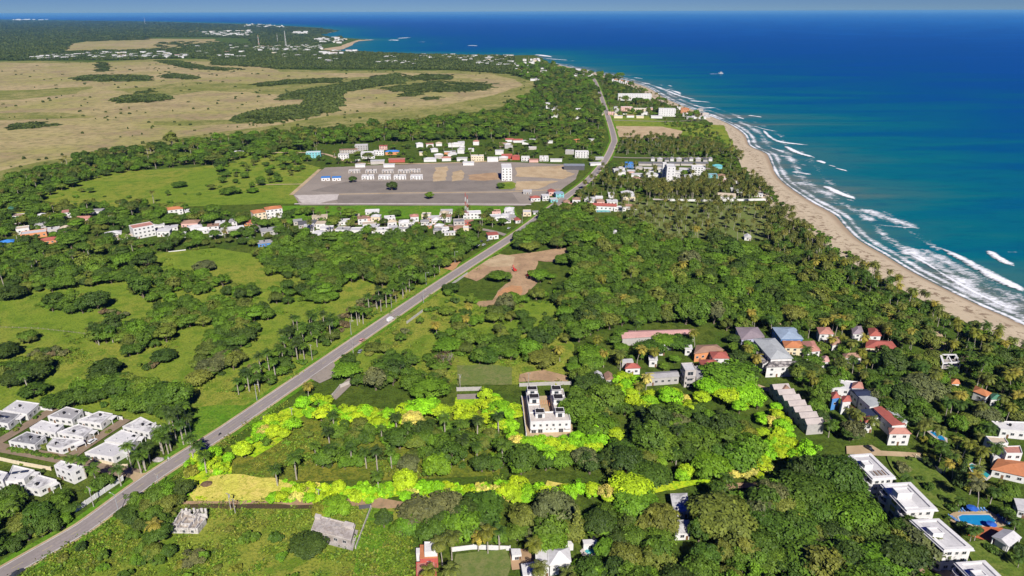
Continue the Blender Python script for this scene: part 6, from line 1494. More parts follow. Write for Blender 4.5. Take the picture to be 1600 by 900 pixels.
fill([(420, 572), (450, 525), (470, 506), (530, 512), (528, 535), (470, 580), (410, 620), (372, 618), (370, 600)], 5.5, {'B': 6, 'P': 5, 'S': 2}, DARKS, (.55, .9), 95, .97, rad=4)
fill([(540, 505), (580, 470), (620, 452), (690, 412), (700, 415), (640, 470), (580, 505)], 5.5, {'B': 6, 'P': 4, 'S': 2}, DARKS, (.5, .85), 96, .9, rad=4)
fill([(500, 512), (580, 462), (600, 468), (540, 515), (500, 530)], 4.5, {'S': 6, 'B': 1}, ['brownish', 'brownish', 'greyish green'], (.4, .6), 97, .85, rad=4)
fill([(0, 290), (60, 272), (120, 252), (230, 232), (330, 220), (440, 210), (560, 204), (640, 196), (700, 186), (780, 178), (830, 180), (940, 182), (944, 196), (890, 200), (830, 200), (800, 218), (700, 220), (600, 222), (500, 228), (470, 236), (390, 245), (350, 258), (260, 262), (180, 272), (100, 298), (55, 322), (-60, 345), (-60, 300)], 9.5, {'B': 12, 'P': 2}, DARKS, (.85, 1.3), 98, .93)
fill([(440, 212), (560, 204), (700, 186), (700, 195), (560, 212), (450, 222)], 8, {'P': 1}, DARKS, (.85, 1.3), 198, .5)
fill([(360, 245), (480, 238), (480, 262), (430, 290), (370, 300), (330, 300), (340, 270)], 12, {'B': 10, 'P': 1, 'S': 2}, DARKS, (.7, 1.1), 99, .45)
fill([(200, 275), (330, 265), (330, 320), (200, 325), (60, 340), (80, 310)], 18, {'B': 4, 'P': 1, 'S': 8}, DARKS, (.5, .9), 100, .28)
fill([(480, 235), (820, 222), (900, 225), (940, 225), (940, 255), (880, 250), (500, 262)], 11, {'B': 10, 'P': 3, 'S': 3}, DARKS, (.5, .9), 101, .42)
fill([(830, 200), (940, 196), (944, 245), (900, 240), (830, 222)], 9, {'B': 10, 'P': 1}, DARKS, (.6, 1), 102, .8)
# cape
fill([(800, 108), (850, 100), (880, 108), (930, 118), (930, 130), (946, 180), (900, 185), (840, 182), (800, 178), (785, 172), (820, 158), (838, 140), (838, 126), (800, 118)], 8.5, {'B': 9, 'C': 3}, GREENS, (.75, 1.15), 103, .8)
fill([(935, 118), (990, 131), (1020, 148), (1050, 165), (1100, 186), (1090, 192), (1060, 185), (1000, 182), (955, 182), (945, 150)], 9, {'B': 5, 'C': 6}, GREENS, (.7, 1.1), 104, .72)
fill([(1030, 192), (1100, 188), (1120, 205), (1140, 225), (1158, 248), (1190, 300), (1120, 262), (1075, 240), (1090, 215)], 8, {'S': 7, 'B': 2, 'C': 1}, DARKS, (.5, .8), 105, .85)
fill([(962, 212), (1080, 220), (1150, 238), (1160, 250), (1110, 246), (1000, 244), (955, 240)], 8, {'C': 8, 'B': 2}, GREENS, (.6, .9), 106, .85)
fill([(940, 262), (1000, 265), (1120, 268), (1190, 285), (1200, 300), (1180, 306), (1020, 306), (940, 320), (890, 330), (900, 300)], 7.5, {'C': 9, 'B': 3}, GREENS, (.55, .9), 107, .62)
fill([(1005, 290), (1190, 290), (1200, 312), (1010, 312)], 5.5, {'C': 1}, GREENS, (.8, 1.1), 108, .9)
fill([(965, 318), (1180, 318), (1240, 345), (1250, 380), (1150, 385), (1050, 385), (980, 355)], 8, {'C': 1}, GREENS, (.8, 1.1), 109, .55)
fill([(1198, 318), (1235, 342), (1308, 402), (1398, 451), (1496, 504), (1600, 554), (1600, 585), (1480, 560), (1380, 480), (1270, 430), (1190, 395), (1200, 350)], 6.5, {'C': 9, 'B': 3}, GREENS, (.6, .95), 110, .85)
fill([(1190, 300), (1240, 335), (1300, 388), (1400, 440), (1440, 462), (1425, 458), (1335, 402), (1252, 340), (1205, 300)], 5.0, {'S': 1}, ['greyish green', 'olive green', 'yellowish green'], (.5, .9), 111, .55)
for e in ((75, 552, 32, 8), (178, 491, 26, 6), (394, 582, 16, 16), (228, 572, 12, 4), (342, 476, 12, 4)): ell(*e, step=4.2, mix={'S': 1}, tints=['brownish', 'dark green', 'dark green', 'greyish green'], rad=0, z=1)
# right country: the main wood
fill([(800, 385), (880, 325), (930, 335), (900, 350), (960, 352), (985, 350), (1030, 385), (1150, 392), (1260, 430), (1350, 470), (1440, 510), (1430, 545), (1290, 505), (1200, 505), (1140, 505), (1080, 512), (960, 512), (900, 545), (880, 500), (870, 470), (900, 440), (895, 405), (850, 385), (800, 395)], 6.6, {'B': 14, 'C': 1.3}, GREENS, (.8, 1.35), 112, .97)
fill([(960, 450), (1000, 445), (1000, 470), (960, 470)], 9, {'B': 1}, ['fresh green'], (.8, 1.1), 113, .3)
fill([(690, 520), (760, 480), (830, 470), (890, 500), (905, 545), (900, 600), (890, 640), (880, 600), (870, 565), (810, 570), (760, 570), (700, 572), (680, 560)], 7, {'B': 12, 'S': 2}, GREENS, (.7, 1.1), 114, .46)
fill([(560, 560), (640, 500), (720, 440), (760, 470), (740, 510), (690, 530), (660, 570), (600, 595), (540, 600)], 9, {'B': 4, 'S': 6, 'C': 1}, GREENS, (.5, .8), 115, .36)
fill([(600, 590), (680, 560), (712, 575), (712, 600), (700, 620), (620, 620), (560, 620), (550, 605)], 6.5, {'B': 10, 'S': 1}, ['greyish green'] * 2 + DARKS, (.7, 1.0), 116, .6)
fill([(810, 440), (880, 430), (880, 480), (820, 480), (780, 480)], 8, {'B': 8, 'S': 3}, GREENS, (.6, .9), 117, .4)
fill([(895, 600), (930, 575), (960, 590), (960, 640), (970, 690), (895, 680)], 6.5, {'B': 1}, GREENS, (.8, 1.2), 118, .85)
fill([(950, 530), (1085, 530), (1090, 560), (1060, 580), (950, 580), (920, 560)], 7, {'B': 6, 'C': 4}, GREENS, (.6, .95), 119, .75)
fill([(1130, 505), (1330, 490), (1440, 515), (1470, 560), (1600, 560), (1600, 690), (1500, 690), (1440, 670), (1380, 690), (1300, 690), (1280, 680), (1250, 600), (1180, 590), (1150, 560)], 6.8, {'B': 9, 'C': 5}, DARKS, (.7, 1.15), 120, .85)
fill([(520, 682), (600, 684), (700, 680), (780, 690), (800, 712), (780, 742), (700, 748), (560, 745), (500, 735), (520, 700)], 6.2, {'B': 9, 'P': 2, 'S': 2}, DARKS, (.65, 1.0), 121, .85)
fill([(330, 740), (420, 690), (500, 680), (510, 735), (440, 745)], 9, {'B': 2, 'P': 3, 'S': 4}, DARKS, (.4, .7), 122, .4)
fill([(800, 730), (960, 728), (1000, 672), (1060, 668), (1160, 668), (1180, 690), (1150, 720), (1110, 735), (1000, 745), (880, 745), (800, 742)], 6.5, {'B': 12, 'S': 1, 'P': .6}, DARKS, (.8, 1.3), 123, .95)
fill([(560, 812), (640, 816), (760, 816), (900, 814), (1036, 812), (1040, 850), (960, 880), (940, 905), (1040, 960), (900, 960), (830, 858), (800, 850), (700, 855), (650, 845), (620, 850), (600, 880), (610, 830)], 6.3, {'B': 12, 'C': .6}, GREENS, (.75, 1.2), 124, .9)
fill([(1100, 790), (1185, 785), (1215, 768), (1270, 735), (1310, 705), (1330, 770), (1390, 820), (1440, 880), (1500, 960), (960, 960), (960, 880), (1040, 850), (1085, 840)], 6.8, {'B': 14, 'S': 1}, GREENS, (.85, 1.35), 125, .97)
fill([(1375, 690), (1440, 680), (1560, 690), (1600, 760), (1600, 790), (1570, 800), (1540, 790), (1500, 770), (1480, 745), (1460, 730), (1440, 705), (1375, 702)], 5, {'B': 5, 'C': 6, 'S': 4}, ['yellowish green'] * 2 + DARKS, (.4, .7), 126, .85)
fill([(1560, 800), (1600, 790), (1600, 880), (1585, 860), (1575, 820)], 6, {'B': 5, 'S': 3}, DARKS, (.5, .8), 127, .8)
fill([(515, 664), (600, 668), (700, 664), (792, 672), (795, 702), (700, 698), (600, 698), (520, 700)], 5.2, {'B': 8, 'P': 1, 'S': 1}, DARKS, (.5, .72), 221, .9)
fill([(510, 665), (560, 668), (560, 740), (500, 738)], 6, {'B': 6, 'P': 3, 'S': 2}, DARKS, (.6, .85), 222, .8)
fill([(960, 640), (1100, 645), (1160, 650), (1170, 672), (1060, 672), (990, 676)], 6, {'B': 1}, DARKS + ['fresh green'] * 3, (.6, .8), 223, .85)
# lower left
fill([(-20, 790), (40, 770), (100, 760), (150, 770), (190, 745), (222, 760), (170, 785), (125, 812), (60, 858), (-20, 905)], 5.2, {'B': 9, 'P': 1.2, 'S': 2}, DARKS, (.6, 1.0), 128, .95, rad=1)
fill([(110, 735), (200, 730), (240, 700), (290, 690), (300, 705), (240, 735), (190, 750), (140, 770)], 6, {'P': 4, 'S': 2}, DARKS, (.6, 1), 129, .6, rad=1)
fill([(235, 668), (300, 650), (320, 672), (270, 705), (240, 700)], 6, {'P': 1}, DARKS, (.6, 1), 130, .75, rad=1)
fill([(185, 800), (262, 760), (300, 775), (290, 800), (262, 825), (255, 850), (215, 855), (180, 830)], 5, {'B': 7, 'S': 4}, GREENS, (.55, .9), 131, .95, rad=1)
fill([(20, 905), (180, 825), (260, 850), (460, 800), (480, 850), (560, 870), (600, 880), (640, 960), (-40, 960)], 9, {'S': 8, 'B': 1.2}, GREENS + ['yellowish green'] * 3, (.3, .6), 132, .42)
fill([(205, 875), (240, 855), (275, 858), (262, 885), (215, 895)], 4.5, {'B': 1}, ['dark green', 'deep green'], (.5, .75), 133, .9)
fill([(13, 700), (70, 706), (105, 718), (100, 722), (50, 712), (13, 704)], 2.2, {'S': 1}, ['olive green', 'yellowish green', 'golden'], (.3, .4), 134, .95, rad=-4)
fill([(286, 716), (330, 690), (330, 720), (300, 742)], 5.5, {'P': 2, 'S': 3}, ['deep green', 'lime-glow yellow'], (.4, .6), 135, .8)
# the outline glow, put into the leaf colour of these plants
for e in ((322, 722, 34, 14, 5.2), (372, 708, 20, 12, 5), (430, 665, 30, 18, 4.6), (492, 632, 26, 16, 5.2), (540, 650, 40, 15, 5.2), (590, 655, 30, 16, 5.2), (640, 655, 34, 14, 5.2), (700, 650, 20, 10, 5.2), (730, 645, 24, 14, 5.5), (770, 640, 24, 26, 5.5), (800, 660, 20, 30, 5.5), (825, 690, 24, 16, 5.5), (880, 695, 46, 12, 5.2), (945, 685, 26, 14, 5.5),
          (975, 605, 26, 18, 5.5), (1020, 620, 40, 20, 5.5), (1075, 628, 30, 14, 5.5), (1170, 628, 22, 16, 5.5), (1205, 655, 22, 24, 5.5), (1225, 690, 22, 22, 5.5), (1250, 712, 16, 14, 5.5), (1180, 733, 42, 16, 5.2),
          (810, 766, 30, 13, 4.8), (900, 768, 30, 10, 5), (945, 772, 24, 10, 5), (1090, 742, 30, 9, 5), (460, 764, 30, 6, 5.5), (620, 760, 120, 6, 6.5), (840, 700, 30, 8, 5.5), (880, 702, 60, 8, 6), (1200, 700, 26, 20, 6), (1215, 670, 24, 24, 6)):
    big_p = e[0] > 1130 and e[1] > 715
    ell(*e[:4], step=e[4], mix={'Y': 1}, tints=['pale-glow yellow'] * 4 + ['lime-glow yellow'] if big_p else GLOW_TINTS, size=(.5, .85), rad=.5, z=3)
for e in ((445, 770, 26, 12), (500, 771, 40, 10), (570, 771, 45, 9), (640, 769, 45, 9), (710, 768, 45, 10), (775, 769, 40, 11), (840, 770, 40, 9), (330, 728, 26, 10)):
    ell(*e, step=3.1, mix={'H': 1}, tints=['lime-glow yellow'] * 3 + ['lime-glow green'] * 4 + ['pale-glow yellow'], rad=.3, z=1.5)
for e in ((470, 776, 60, 5), (560, 777, 60, 4), (660, 777, 70, 4), (760, 777, 60, 4), (850, 776, 50, 4), (400, 680, 18, 16), (880, 700, 80, 7), (1220, 700, 24, 22)): ell(*e, step=5.2, mix={'Y': 1}, tints=['lime-glow yellow'] * 3 + ['lime-glow green'] * 5 + ['pale-glow yellow'], size=(.45, .65), rad=.3, z=2.5)
for (x, y, t_, v_) in ((1024, 742, 'lime-glow yellow', 2), (1010, 600, 'pale-glow yellow', 3), (860, 712, 'lime-glow green', 0)): g = G(x, y, 7); put('C', g.x, g.y, 1.1, 1, v_, t_)
# palms one can pick out (crown centre)
for (x, y, t_, v_) in ((747, 838, 'golden', 2), (690, 858, 'olive green', 0), (672, 892, 'yellowish green', 2), (700, 895, 'olive green', 0), (762, 842, 'yellowish green', 0), (705, 850, 'olive green', 3), (242, 818, 'golden', 2), (1135, 745, 'deep green', 2), (682, 510, 'golden', 0), (735, 482, 'golden', 0), (728, 495, 'golden', 2), (1415, 745, 'deep green', 2), (875, 548, 'golden', 0), (970, 560, 'olive green', 3), (1025, 555, 'yellowish green', 0), (1288, 505, 'golden', 0), (1303, 503, 'golden', 0), (1318, 500, 'golden', 0), (1350, 525, 'golden', 2), (1390, 522, 'golden', 0), (1420, 520, 'golden', 0), (1302, 528, 'golden', 2), (1348, 548, 'yellowish green', 2),
                       (1432, 590, 'yellowish green', 0), (1485, 585, 'deep green', 3), (1500, 620, 'golden', 0), (1585, 590, 'golden', 3), (1590, 625, 'golden', 0), (1555, 708, 'deep green', 3), (1340, 655, 'yellowish green', 0), (1325, 650, 'olive green', 0), (1365, 655, 'olive green', 2), (1447, 668, 'olive green', 3), (1535, 708, 'yellowish green', 0), (1508, 698, 'yellowish green', 0), (1533, 775, 'greyish green', 1), (847, 898, 'olive green', 0), (888, 892, 'olive green', 2), (840, 858, 'yellowish green', 0), (975, 470, 'golden', 0), (1000, 600, 'yellowish green', 2), (480, 602, 'golden', 2), (1170, 492, 'golden', 0), (937, 498, 'golden', 2)):
    g = G(x, y, 8); put('C', g.x, g.y, 1.12, 1, v_, t_)
for (x, y) in ((160, 512), (150, 520), (172, 516), (40, 595), (318, 715), (445, 538), (560, 485), (566, 488), (557, 490), (435, 545), (440, 550), (183, 735), (222, 712), (215, 716), (250, 685), (262, 680), (282, 672), (780, 832), (200, 708), (520, 650), (745, 700), (590, 745), (430, 735), (460, 725), (135, 320), (245, 430)): g = G(x, y, 9); put('P', g.x, g.y, 1.05, 1, None, R.choice(('deep green', 'mid green')))

for i in range(34):
    t = i / 33; g = G(14 + 92 * t, 702 + 17 * t); put('S', g.x + R.uniform(-.5, .5), g.y + R.uniform(-.5, .5), R.uniform(.5, .75), 1, None, R.choice(('olive green', 'yellowish green', 'mid green')))
for (x, y) in ((30, 668), (26, 674), (62, 650), (56, 655), (118, 690), (124, 686), (112, 686), (150, 668), (140, 676), (186, 654), (180, 660), (130, 716), (140, 718), (160, 722), (190, 716), (100, 745), (92, 752), (60, 742), (66, 738), (36, 726), (72, 700), (10, 676), (4, 672), (20, 660), (170, 676), (206, 702), (176, 650), (150, 652)):
    g = G(x, y); put('S', g.x, g.y, R.uniform(.5, .95), 1, None, R.choice(DARKS))
for i in range(40):
    a = R.uniform(0, 6.28); g = G(380 + 88 * math.cos(a), 766 + 20 * math.sin(a)); put('H', g.x, g.y, R.uniform(.35, .7), .6, None, R.choice(GLOW_TINTS))
for (x, y) in ((1488, 798), (1480, 812), (1506, 828), (1514, 832), (1530, 832), (1556, 800), (1566, 806), (1580, 818), (1586, 826), (1560, 868), (1548, 862), (1580, 872), (1592, 862), (1446, 722), (1452, 728), (1460, 734), (1420, 720), (1436, 750), (1450, 766), (1470, 780), (1486, 770), (1410, 735)):
    g = G(x, y); put('S', g.x, g.y, R.uniform(.7, 1.5), 1.1, None, R.choice(DARKS + ['yellowish green']))
for (x, y) in ((1528, 826), (1521, 828), (1575, 800), (1590, 812), (1500, 780), (1596, 870)): g = G(x, y, 6); put('C', g.x, g.y, .8, 1, 2, 'deep green')
LY = np.array([(p[1], p[2]) for p in PLANTS if p[0] in 'YH'])
for p in PLANTS:
    if p[0] in 'BS':
        d_ = np.hypot(LY[:, 0] - p[1], LY[:, 1] - p[2]).min()
        if d_ < 14 and R.random() < 1.15 - d_ / 14: p[6] = R.choice(('glow-edge green', 'glow-edge green', 'yellowish green', 'fresh green'))  # greens beside the band fade its painted glow outward
# --- nearest of each kind become things of their own, the rest one mass each
LIMIT = {'B': 300, 'Y': 300, 'H': 160, 'C': 300, 'P': 130, 'S': 240}
INFO = {'B': ('broadleaf_tree', 'tree'), 'Y': ('glow_tinted_tree', 'tree'), 'C': ('coconut_palm', 'palm'), 'P': ('royal_palm', 'palm'), 'S': ('shrub', 'shrub'), 'H': ('glow_tinted_shrub', 'shrub')}  # Y and H plants carry the outline glow as leaf colour
FOREST, PALMS, SCRUB = [], [], []
for k_ in LIMIT:
    L_ = [p for p in PLANTS if p[0] == k_]
    for p in L_: p.append(PX(p[1], p[2], 3))
    inn = [p for p in L_ if -8 < p[7][0] < 1608 and p[7][1] < 925]
    size0 = {'B': 10, 'Y': 10, 'C': 7, 'P': 7, 'S': 4, 'H': 4}[k_]
    inn.sort(key=lambda p: p[7][2] / (p[3] * size0)); keep = inn[:LIMIT[k_]]; ids = set(id(p) for p in keep)
    for p in keep:
        kind, x, y, s, zs, var, tint, pp = p
        me = {'B': B_ME, 'Y': B_ME, 'C': P_ME, 'P': RP_ME, 'S': S_ME, 'H': S_ME}[k_][var]
        nm, cat = INFO[k_]
        r = bpy.data.objects.new(nm, None); COL.objects.link(r); r.location = (x, y, 0); r.rotation_euler = (0, 0, R.uniform(0, 6.28)); r.scale = (s, s, s * zs)
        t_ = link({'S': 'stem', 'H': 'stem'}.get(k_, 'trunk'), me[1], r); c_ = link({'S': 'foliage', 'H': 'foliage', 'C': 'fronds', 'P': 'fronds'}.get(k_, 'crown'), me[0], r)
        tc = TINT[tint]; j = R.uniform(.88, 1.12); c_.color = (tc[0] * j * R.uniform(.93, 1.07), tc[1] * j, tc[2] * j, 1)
        r['category'] = cat
        wpx = size0 * s * FPX / pp[2]
        sz = ('big ' if s * size0 > 17 else 'small ' if s * size0 < 8 else '') if k_ in 'BY' else ''
        kindword = {'B': 'tree', 'Y': 'tree', 'C': 'coconut palm', 'P': 'royal palm', 'S': 'shrub', 'H': 'hedge shrub'}[k_]
        AUTO.append((r, f"{sz}{me[3]} {tint} {kindword}", cat)); q_ = PX(x, y, 5); r['_px'] = q_[0]; r['_py'] = q_[1]
    for p in L_:
        if id(p) in ids: continue
        kind, x, y, s, zs, var, tint, pp = p
        tgt = {'B': FOREST, 'Y': FOREST, 'C': PALMS, 'P': PALMS, 'S': SCRUB, 'H': SCRUB}[k_]
        tgt.append((x, y, 0, s, s, s * zs, R.uniform(0, 6.28), var if k_ != 'P' else var + len(P_ME)))
scatter('forest', FOREST, protos('tree_clone', [m_[2] for m_ in B_ME]), 'broadleaf woods beyond the nearest trees', 'forest')
scatter('palm_grove', PALMS, protos('palm_clone', [m_[2] for m_ in P_ME] + [m_[2] for m_ in RP_ME]), 'farther palms of the groves along the beach and fields', 'palm grove')
scatter('scrub', SCRUB, protos('shrub_clone', [m_[2] for m_ in S_ME]), 'low scrub of the farther fields and the beach edge', 'scrub')
# meadow weeds
weeds = []
rr = random.Random(77)
MEADOWS = [wpoly(p) for p in ([(20, 905), (200, 790), (262, 760), (450, 790), (640, 800), (640, 960), (-60, 960)], [(-120, 470), (0, 470), (100, 436), (240, 395), (330, 388), (480, 380), (700, 420), (700, 432), (540, 540), (330, 680), (240, 660), (60, 640), (-120, 690)],
          [(560, 590), (690, 460), (880, 470), (900, 600), (700, 600)], [(300, 760), (480, 640), (790, 650), (780, 750), (310, 750)], [(0, 902), (250, 735), (400, 640), (800, 370), (810, 380), (420, 650), (260, 760), (20, 915)])]
for mi_, w in enumerate(MEADOWS):
    xs = [p[0] for p in w]; ys = [p[1] for p in w]; n_ = 0; y = min(ys)
    while y < max(ys):
        st_ = max(2.0, math.hypot(0, y) / 110); x = min(xs)
        while x < max(xs):
            a, b_ = x + rr.uniform(-.5, .5) * st_, y + rr.uniform(-.5, .5) * st_; x += st_
            nz_ = noise.noise(Vector((a * .03, b_ * .03, 2))) + .5 * noise.noise(Vector((a * .12, b_ * .12, 7)))
            if nz_ + rr.uniform(-.35, .35) < (.5 if mi_ == 1 else .15) or not inpoly(a, b_, w) or blocked(a, b_, -2.0): continue
            s = rr.uniform(.6, 1.5); weeds.append((a, b_, .05, s, s, s * rr.uniform(.5, 1.5), rr.uniform(0, 6.28), rr.randrange(3)))
        y += st_
scatter('meadow_weeds', weeds, protos('weed_clone', wd), 'rank weeds and tufts in the pastures and road verges', 'weeds')
# far canopy: laid over the distant woods, marsh thickets and bay shore
canopy = []
def far_fill(px, dens=1.0, wpx=9, seed=1, h=1.0, ystep=.8):
    rr = random.Random(seed); ys = [p[1] for p in px]; xs = [p[0] for p in px]; y = min(ys)
    while y < max(ys):
        x = min(xs) + rr.uniform(0, wpx)
        while x < max(xs):
            a, b_ = x + rr.uniform(-3, 3), y + rr.uniform(-.4, .4) * ystep; x += wpx * .55
            if rr.random() > dens or not inpoly(a, b_, px): continue
            g = G(a, b_); f = PX(g.x, g.y)[2]
            s = wpx * f / FPX / 40; hz = h * rr.uniform(.7, 1.2)
            canopy.append((g.x, g.y, 0, s, max(s, .9), hz, rr.uniform(0, 6.28), rr.randrange(3)))
        y += ystep
far_fill([(-40, 31), (110, 32), (240, 34), (370, 38), (400, 44), (320, 47), (230, 49), (230, 58), (140, 60), (110, 68), (100, 78), (60, 84), (0, 93), (-40, 96)], 1, 12, 1, .9)
far_fill([(380, 40), (440, 41), (495, 44), (525, 48), (500, 55), (540, 63), (500, 70), (400, 70), (390, 60), (330, 58), (240, 58), (230, 50)], .9, 10, 2, .8)
far_fill([(0, 84), (60, 82), (140, 80), (220, 78), (290, 76), (300, 90), (200, 94), (60, 94), (0, 95)], .55, 10, 3, .8)
far_fill([(290, 72), (345, 66), (395, 70), (410, 80), (500, 80), (560, 82), (660, 86), (740, 88), (800, 88), (800, 116), (700, 109), (620, 108), (440, 108), (400, 104), (335, 100), (330, 92), (290, 90)], .95, 9, 4, .75)
far_fill([(120, 60), (225, 55), (235, 62), (120, 66)], .6, 10, 5, .6); far_fill([(240, 66), (330, 64), (330, 76), (240, 79)], .25, 9, 6, .5)
for sd, (px, dn, h_) in enumerate((([(118, 124), (140, 119), (200, 119), (230, 120), (228, 126), (160, 127)], .95, .55), ([(180, 157), (200, 151), (250, 150), (266, 154), (240, 159), (190, 160)], .95, .55), ([(250, 121), (270, 116), (310, 121), (300, 124)], .9, .5), ([(248, 96), (280, 96), (320, 105), (375, 108), (340, 110), (290, 106)], .95, .5), ([(335, 97), (400, 94), (400, 104), (340, 102)], .95, .6),
      ([(378, 186), (400, 178), (440, 172), (478, 168), (484, 160), (490, 150), (500, 142), (524, 143), (530, 158), (518, 172), (480, 180), (430, 187)], 1, .75), ([(442, 152), (470, 144), (520, 136), (560, 128), (620, 120), (628, 126), (600, 133), (540, 143), (500, 150), (450, 154)], .9, .6), ([(580, 121), (620, 117), (628, 130), (590, 133)], .8, .6),
      ([(640, 122), (660, 117), (705, 118), (700, 124), (650, 125)], .7, .4), ([(600, 138), (680, 128), (765, 132), (760, 140), (690, 144), (620, 142)], .45, .3), ([(400, 132), (450, 126), (530, 123), (525, 129), (460, 131), (405, 135)], .85, .45), ([(376, 187), (380, 181), (430, 180), (430, 186)], .9, .6), ([(20, 195), (60, 193), (85, 197), (20, 202)], .3, .3), ([(626, 148), (645, 144), (655, 149), (630, 151)], .5, .3), ([(664, 153), (684, 152), (686, 156), (666, 156)], .5, .3), ([(212, 144), (236, 143), (236, 146), (212, 146)], .5, .3), ([(150, 98), (165, 98), (170, 111), (150, 111)], .4, .4))): far_fill(px, dn, 7, 20 + sd, h_, .9); mx_, my_ = sum(p[0] for p in px) / len(px), sum(p[1] for p in px) / len(px); far_fill([(mx_ + (p[0] - mx_) * 1.14, my_ + (p[1] - my_) * 1.25) for p in px], dn * .12, 2.6, 120 + sd, h_ * .6, .9)
far_fill([(396, 74), (430, 71), (500, 72), (505, 77), (470, 81), (400, 80)], .55, 6, 51, .9, .7); far_fill([(494, 62), (530, 57), (540, 62), (530, 68), (498, 68)], .4, 6, 52, 1.0, .7); far_fill([(655, 87), (735, 88), (800, 89), (800, 106), (720, 95), (660, 92)], .6, 5, 53, .9, .7); far_fill([(372, 37.5), (450, 41), (440, 44), (380, 42)], .5, 8, 54, 1, .6); far_fill([(45, 88), (290, 82), (292, 90), (50, 94)], .3, 5, 55, .7, .7); far_fill([(312, 50), (390, 48), (392, 56), (330, 57)], .35, 6, 56, .8, .7)
rw = random.Random(404)
for i in range(900):
    a, b_ = rw.uniform(-20, 830), 98 + 165 * rw.random() ** 1.6
    if not inpoly(a, b_, WETG): continue
    g = G(a, b_)
    if noise.noise(Vector((g.x * .004, g.y * .004, 3))) < rw.uniform(-.25, .35): continue
    s = rw.uniform(.04, .15) * max(1, g.y / 1500); canopy.append((g.x, g.y, 0, s, s, rw.uniform(.12, .4), rw.uniform(0, 6.28), rw.randrange(3)))
scatter('far_forest', canopy, protos('canopy_clone', far_me), 'distant woods and marsh thickets', 'forest')
# a few single plants of other kinds
def solo(name, label, cat, px, py, z, meshes, s=1.0, tint='olive green'):
    g = G(px, py, z); r = thing(name, label, cat, (g.x, g.y, 0), R.uniform(0, 6)); r.scale = (s, s, s)
    for nm, me in meshes:
        o = link(nm, me, r); o.color = (*TINT[tint], 1)
    return r
solo('conifer', 'slim pointed olive conifer rising behind the bottom white villa', 'conifer', 902, 815, 9, [('trunk', CONE_T), ('crown', CONE_ME)], 1.15, 'olive green')
solo('conifer', 'tall dark pine standing left of the tall coconut grove by the road', 'conifer', 952, 272, 8, [('trunk', CONE_T), ('crown', CONE_ME)], 1.3, 'dark green')
solo('conifer', 'dark beachfront pine at the right end of the coconut grove', 'conifer', 1166, 285, 8, [('trunk', CONE_T), ('crown', CONE_ME)], 1.5, 'dark green')
solo('conifer', 'narrow dark conifer in the garden hedge behind the condominiums', 'conifer', 1504, 735, 8, [('trunk', CONE_T), ('crown', CONE_ME)], 1.0, 'dark green')
for (x, y, s, lb) in ((697, 570, 1.5, 'leafless brown tree above the grey metal fence'), (1420, 505, 1.2, 'bare grey tree near the beach palms'), (1512, 573, 1.3, 'bare grey tree beside the open concrete frame'), (1535, 885, .6, 'x')):
    if lb != 'x': solo('bare_tree', lb, 'bare tree', x, y, 4, [('trunk', BARE_ME), ('twigs', TWIG_ME)], s, 'brownish')
solo('bare_tree', 'half-bare tree at the left end of the glow-tinted band by the road', 'bare tree', 415, 655, 4, [('trunk', BARE_ME), ('twigs', TWIG_ME)], .8, 'greyish green')

# ------------------------------------------------------------------ poles, vehicles, people, mast, boat
def pole(px, py, H, label, kind='utility'):
    g = G(px, py); az_ = math.atan2(ROAD[40][1] - ROAD[20][1], ROAD[40][0] - ROAD[20][0])
    t = thing('street_lamp' if kind == 'lamp' else 'utility_pole', label, 'street lamp' if kind == 'lamp' else 'utility pole', (g.x, g.y, 0), az_)
    m_ = M_STEEL if kind == 'lamp' else M_CONC
    MB().tube([(0, 0, -.2), (0, 0, H)], [.20, .12], 8).build('pole', m_, t)
    if kind == 'lamp':
        s = -1 if px < 230 and py > 790 else 1
        MB().tube([(0, 0, H - .3), (0, -s * 1.2, H + .1), (0, -s * 2.2, H + .15)], [.07, .06, .05], 6).build('arm', m_, t); MB().box((0, -s * 2.5, H + .12), (.35, .9, .16)).build('lamp_head', M_WHITEP, t)
    else:
        MB().box((0, 0, H - .5), (.16, 2.4, .16)).build('crossarm', M_WOODPOLE, t)
        for y in (-1, 0, 1): MB().tube([(0, y, H - .42), (0, y, H - .12)], [.07, .05], 6).build('insulator', M_WHITEP, t)
        if px % 2: MB().tube([(.38, 0, H - 2.4), (.38, 0, H - 1.4)], [.28, .28], 8).build('transformer', M_STEEL, t)
    return t
